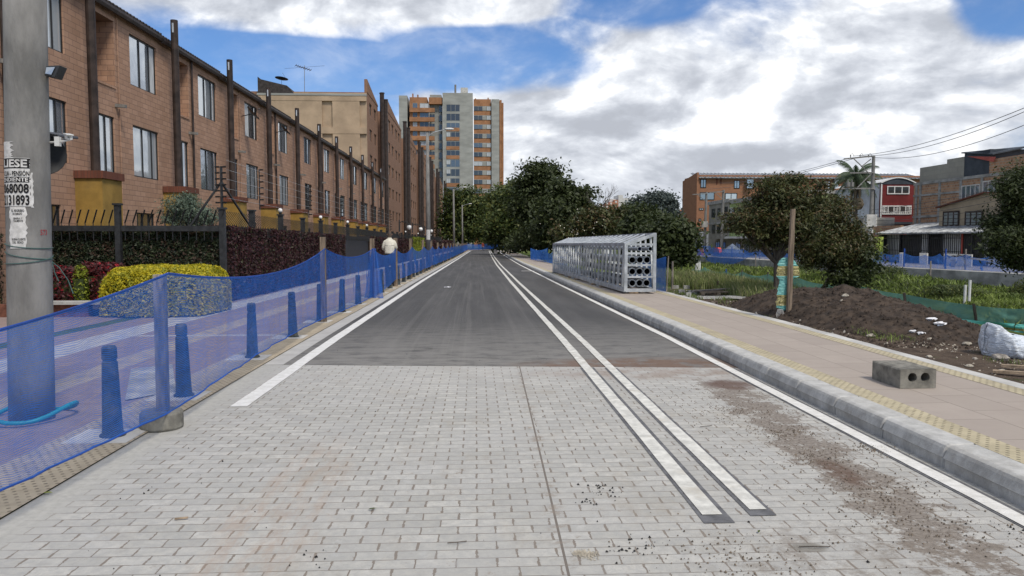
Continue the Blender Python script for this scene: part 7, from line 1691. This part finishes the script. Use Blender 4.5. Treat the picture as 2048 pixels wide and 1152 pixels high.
for i, (x, y, w_, h, mt, lb) in enumerate(((24.0, 42.5, 1.1, .8, 'leaf_mid', 'dense leafy weed clump on the right bank hump'), (21.5, 33, 1.2, .5, 'leaf_mid', 'low leafy weeds on the bank behind the white pipes'), (25.8, 33.5, 1.0, .9, 'leaf_mid', 'weeds against the canal wall at the right'), (25.9, 58, 1.2, 1.1, 'leaf_mid', 'tall weeds at the wall by the tree edge'))):
    boxshrub('weed_clump', lb, x-w_, x+w_, y-w_, y+w_, h*.9, mt, 2600, .05, 90+i, 'weeds', shell=.35, pw=2.)
    o = bpy.data.objects[-1] if False else None

# ------------------------------------------------------------------ people
def figure(name, label, base, height, face, joints_fn, mats, parts, facez=0):
    pass
def person(name, label, base, H, yaw, pose, zones, head_pitch=0., hair=True):
    """one skinned body; zones: list of (z_low_fraction, material) from the feet up; local y forward"""
    t_ = thing(name, label, 'person', base, rz=yaw); s = H/1.75
    me = bpy.data.meshes.new('body'); bm = bmesh.new(); V = {}
    lay = bm.verts.layers.skin.verify()
    def v(k, p, r, root=False): q = bm.verts.new(Vector(p)*s); V[k] = q; q[lay].radius = (r*s if not isinstance(r, tuple) else r[0]*s, r*s if not isinstance(r, tuple) else r[1]*s); q[lay].use_root = root
    def e(a, b): bm.edges.new((V[a], V[b]))
    P = pose
    v('pel', P['pel'], (.15, .11), True); v('waist', P['waist'], (.145, .105)); v('chest', P['chest'], (.17, .12)); v('shc', P['shc'], (.12, .09)); v('neck', P['neck'], .055); v('head', P['head'], (.075, .09)); v('crown', P['crown'], .075)
    for a, b in (('pel', 'waist'), ('waist', 'chest'), ('chest', 'shc'), ('shc', 'neck'), ('neck', 'head'), ('head', 'crown')): e(a, b)
    for sd in ('l', 'r'):
        v('sh'+sd, P['sh'+sd], .055); v('el'+sd, P['el'+sd], .048); v('wr'+sd, P['wr'+sd], .032); v('pa'+sd, P['pa'+sd], (.038, .016)); e('shc', 'sh'+sd); e('sh'+sd, 'el'+sd); e('el'+sd, 'wr'+sd); e('wr'+sd, 'pa'+sd)
        v('hp'+sd, P['hp'+sd], .095); v('kn'+sd, P['kn'+sd], .062); v('an'+sd, P['an'+sd], .042); v('to'+sd, P['to'+sd], (.042, .028)); e('pel', 'hp'+sd); e('hp'+sd, 'kn'+sd); e('kn'+sd, 'an'+sd); e('an'+sd, 'to'+sd)
        w_, p_ = Vector(P['wr'+sd]), Vector(P['pa'+sd]); d = (p_-w_).normalized(); side = d.cross(Vector((1, 0, 0))).normalized()
        for f in range(4): L1 = (.040, .048, .044, .034)[f]; q = p_+side*(-.027+.018*f); v('f%d%s' % (f, sd), q+d*L1*.8, .009); v('g%d%s' % (f, sd), q+d*L1*1.5+Vector((0, .012, -.004)), .0075); e('pa'+sd, 'f%d%s' % (f, sd)); e('f%d%s' % (f, sd), 'g%d%s' % (f, sd))
        v('th'+sd, w_+d*.035+side*-.045, .011); v('ti'+sd, w_+d*.075+side*-.052, .009); e('wr'+sd, 'th'+sd); e('th'+sd, 'ti'+sd)
    bm.to_mesh(me); bm.free(); o = bpy.data.objects.new('body', me); col.objects.link(o); sk_ = o.modifiers.new('s', 'SKIN'); sb = o.modifiers.new('u', 'SUBSURF'); sb.levels = 2; sb.render_levels = 2
    dg = bpy.context.evaluated_depsgraph_get(); m2 = bpy.data.meshes.new_from_object(o.evaluated_get(dg)); bpy.data.objects.remove(o)
    m2.materials.clear(); ml = [z_[1] for z_ in zones]+['skin', 'hair']
    for k in ml: m2.materials.append(M[k])
    wl, wr_ = Vector(P['wrl'])*s, Vector(P['wrr'])*s; hd = Vector(P['head'])*s; nk = Vector(P['neck'])*s; up_ = (Vector(P['crown'])-Vector(P['neck'])).normalized()
    dl, dr = (Vector(P['pal'])-Vector(P['wrl'])), (Vector(P['par'])-Vector(P['wrr']))
    for f in m2.polygons:
        c_ = f.center; idx = 0
        for i, z_ in enumerate(zones):
            if c_.z >= z_[0]*H: idx = i
        if (c_-nk).dot(up_) > .01*s and c_.z > nk.z-.1 and (c_-nk).length < .35*s: idx = len(zones)+(1 if hair and ((c_-hd).dot(up_) > .02*s or (c_-hd).y < -.02*s) else 0)
        elif ((c_-wl).length < .2*s and (c_-wl).dot(dl) > 0) or ((c_-wr_).length < .2*s and (c_-wr_).dot(dr) > 0): idx = len(zones)
        f.material_index = idx; f.use_smooth = True
    b = bpy.data.objects.new('body', m2); col.objects.link(b); b.parent = t_
    # face and ears (small separate features)
    fw = up_.cross(Vector((1, 0, 0))).normalized()*-1
    if fw.y < 0: fw = -fw
    for sx in (-1, 1):
        f_ = L(); f_.sphere(hd+Vector((sx*.032*s, 0, 0))+fw*.082*s+up_*.01*s, .009*s, 6); f_.build('eye', M['ink'], t_)
        f_ = L(); f_.sphere(hd+Vector((sx*.078*s, 0, 0)), .022*s, 6, (.4, .8, 1.2)); f_.build('ear', M['skin'], t_)
    f_ = L(); f_.sphere(hd+fw*.092*s-up_*.015*s, .014*s, 6, (.8, 1, 1.2)); f_.build('nose', M['skin'], t_)
    f_ = L(); f_.bar(hd+fw*.085*s-up_*.05*s+Vector((-.02*s, 0, 0)), hd+fw*.085*s-up_*.05*s+Vector((.02*s, 0, 0)), .006*s); f_.build('mouth', M['cap_brick'], t_)
    return t_, s
def pose(**k):
    P = dict(pel=(0, 0, .98), waist=(0, .01, 1.10), chest=(0, .01, 1.28), shc=(0, 0, 1.43), neck=(0, .01, 1.50), head=(0, .03, 1.62), crown=(0, .02, 1.70),
             shl=(-.17, 0, 1.41), shr=(.17, 0, 1.41), ell=(-.24, -.02, 1.14), elr=(.24, -.02, 1.14), wrl=(-.24, .10, .90), wrr=(.24, .10, .90), pal=(-.235, .13, .83), par=(.235, .13, .83),
             hpl=(-.09, 0, .92), hpr=(.09, 0, .92), knl=(-.10, .03, .50), knr=(.10, .03, .50), anl=(-.10, -.02, .09), anr=(.10, -.02, .09), tol=(-.11, .13, .03), tor=(.11, .13, .03)); P.update(k); return P
MY_ = 27.0; mx = atY(779, 478, MY_).x
pz = pose(waist=(0, .02, 1.12), chest=(0, .04, 1.30), shc=(0, .06, 1.42), neck=(0, .13, 1.53), head=(0, .17, 1.66), crown=(0, .20, 1.72), shl=(-.135, .06, 1.42), shr=(.135, .06, 1.42), ell=(-.20, .035, 1.25), elr=(.20, .035, 1.25), wrl=(-.15, .24, 1.14), wrr=(.15, .24, 1.14), pal=(-.10, .30, 1.14), par=(.10, .30, 1.14))
man, s = person('person', 'man in a beige jacket seen from behind, head bowed, walking beyond the blue net', (mx, MY_, gz(MY_)+.01), 1.96, radians(5), pz, [(0, 'plastic_dark'), (.05, 'trousers'), (.60, 'jacket')])
jk = L(); n = 22; prof_ = [(.01, .15, .12, 1.055), (.01, .158, .125, 1.06), (.01, .158, .125, 1.10), (.01, .150, .12, 1.115), (.02, .158, .13, 1.15), (.03, .162, .135, 1.24), (.045, .168, .135, 1.34), (.055, .165, .12, 1.42), (.065, .140, .10, 1.465), (.075, .095, .075, 1.495), (.085, .066, .06, 1.52), (.095, .060, .058, 1.56)]
rings = [[Vector((rx*cos(2*pi*k/n)*(1+.03*sin(k*2.3+z*9)), cy+ry*sin(2*pi*k/n)*(1+.03*cos(k*1.7+z*8)), z))*s for k in range(n+1)] for cy, rx, ry, z in prof_]; jk.grid(rings)
for sx in (-1, 1): jk.tube([Vector((sx*.12, .06, 1.45))*s, Vector((sx*.145, .06, 1.42))*s, Vector((sx*.18, .05, 1.34))*s, Vector((sx*.205, .035, 1.25))*s, Vector((sx*.195, .10, 1.20))*s, Vector((sx*.14, .22, 1.15))*s], [.048*s, .054*s, .050*s, .046*s, .046*s, .040*s], 12)
jk.build('jacket', M['jacket'], man, smooth=True)
sm_ = L(); sm_.tube([Vector((-.145, -.030, 1.315))*s, Vector((-.08, -.078, 1.305))*s, Vector((0, -.094, 1.30))*s, Vector((.08, -.078, 1.305))*s, Vector((.145, -.030, 1.315))*s], .008*s, 6); sm_.build('back_seam', M['render_grey'], man)
for i, (px, w_, cl, lb) in enumerate(((957.5, 0, 'dark_cloth', 'left of two distant walkers on the road, dark clothes'), (965.8, 0, 'red_cloth', 'right of two distant walkers on the road, reddish top'))):
    g_ = G(px, 501.5 if i else 500.5); q = .12*(1 if i else -1)
    person('person', lb, (g_.x, g_.y, g_.z+.01), 1.72, pi+.1, pose(knl=(-.10, .12+q*.3, .52), anl=(-.10, .10+q, .10), tol=(-.10, .24+q, .05), knr=(.10, .03-q*.3, .50), anr=(.10, -.14-q, .11), tor=(.10, -.02-q, .04)), [(0, 'plastic_dark'), (.05, 'navy_cloth'), (.52, cl)])
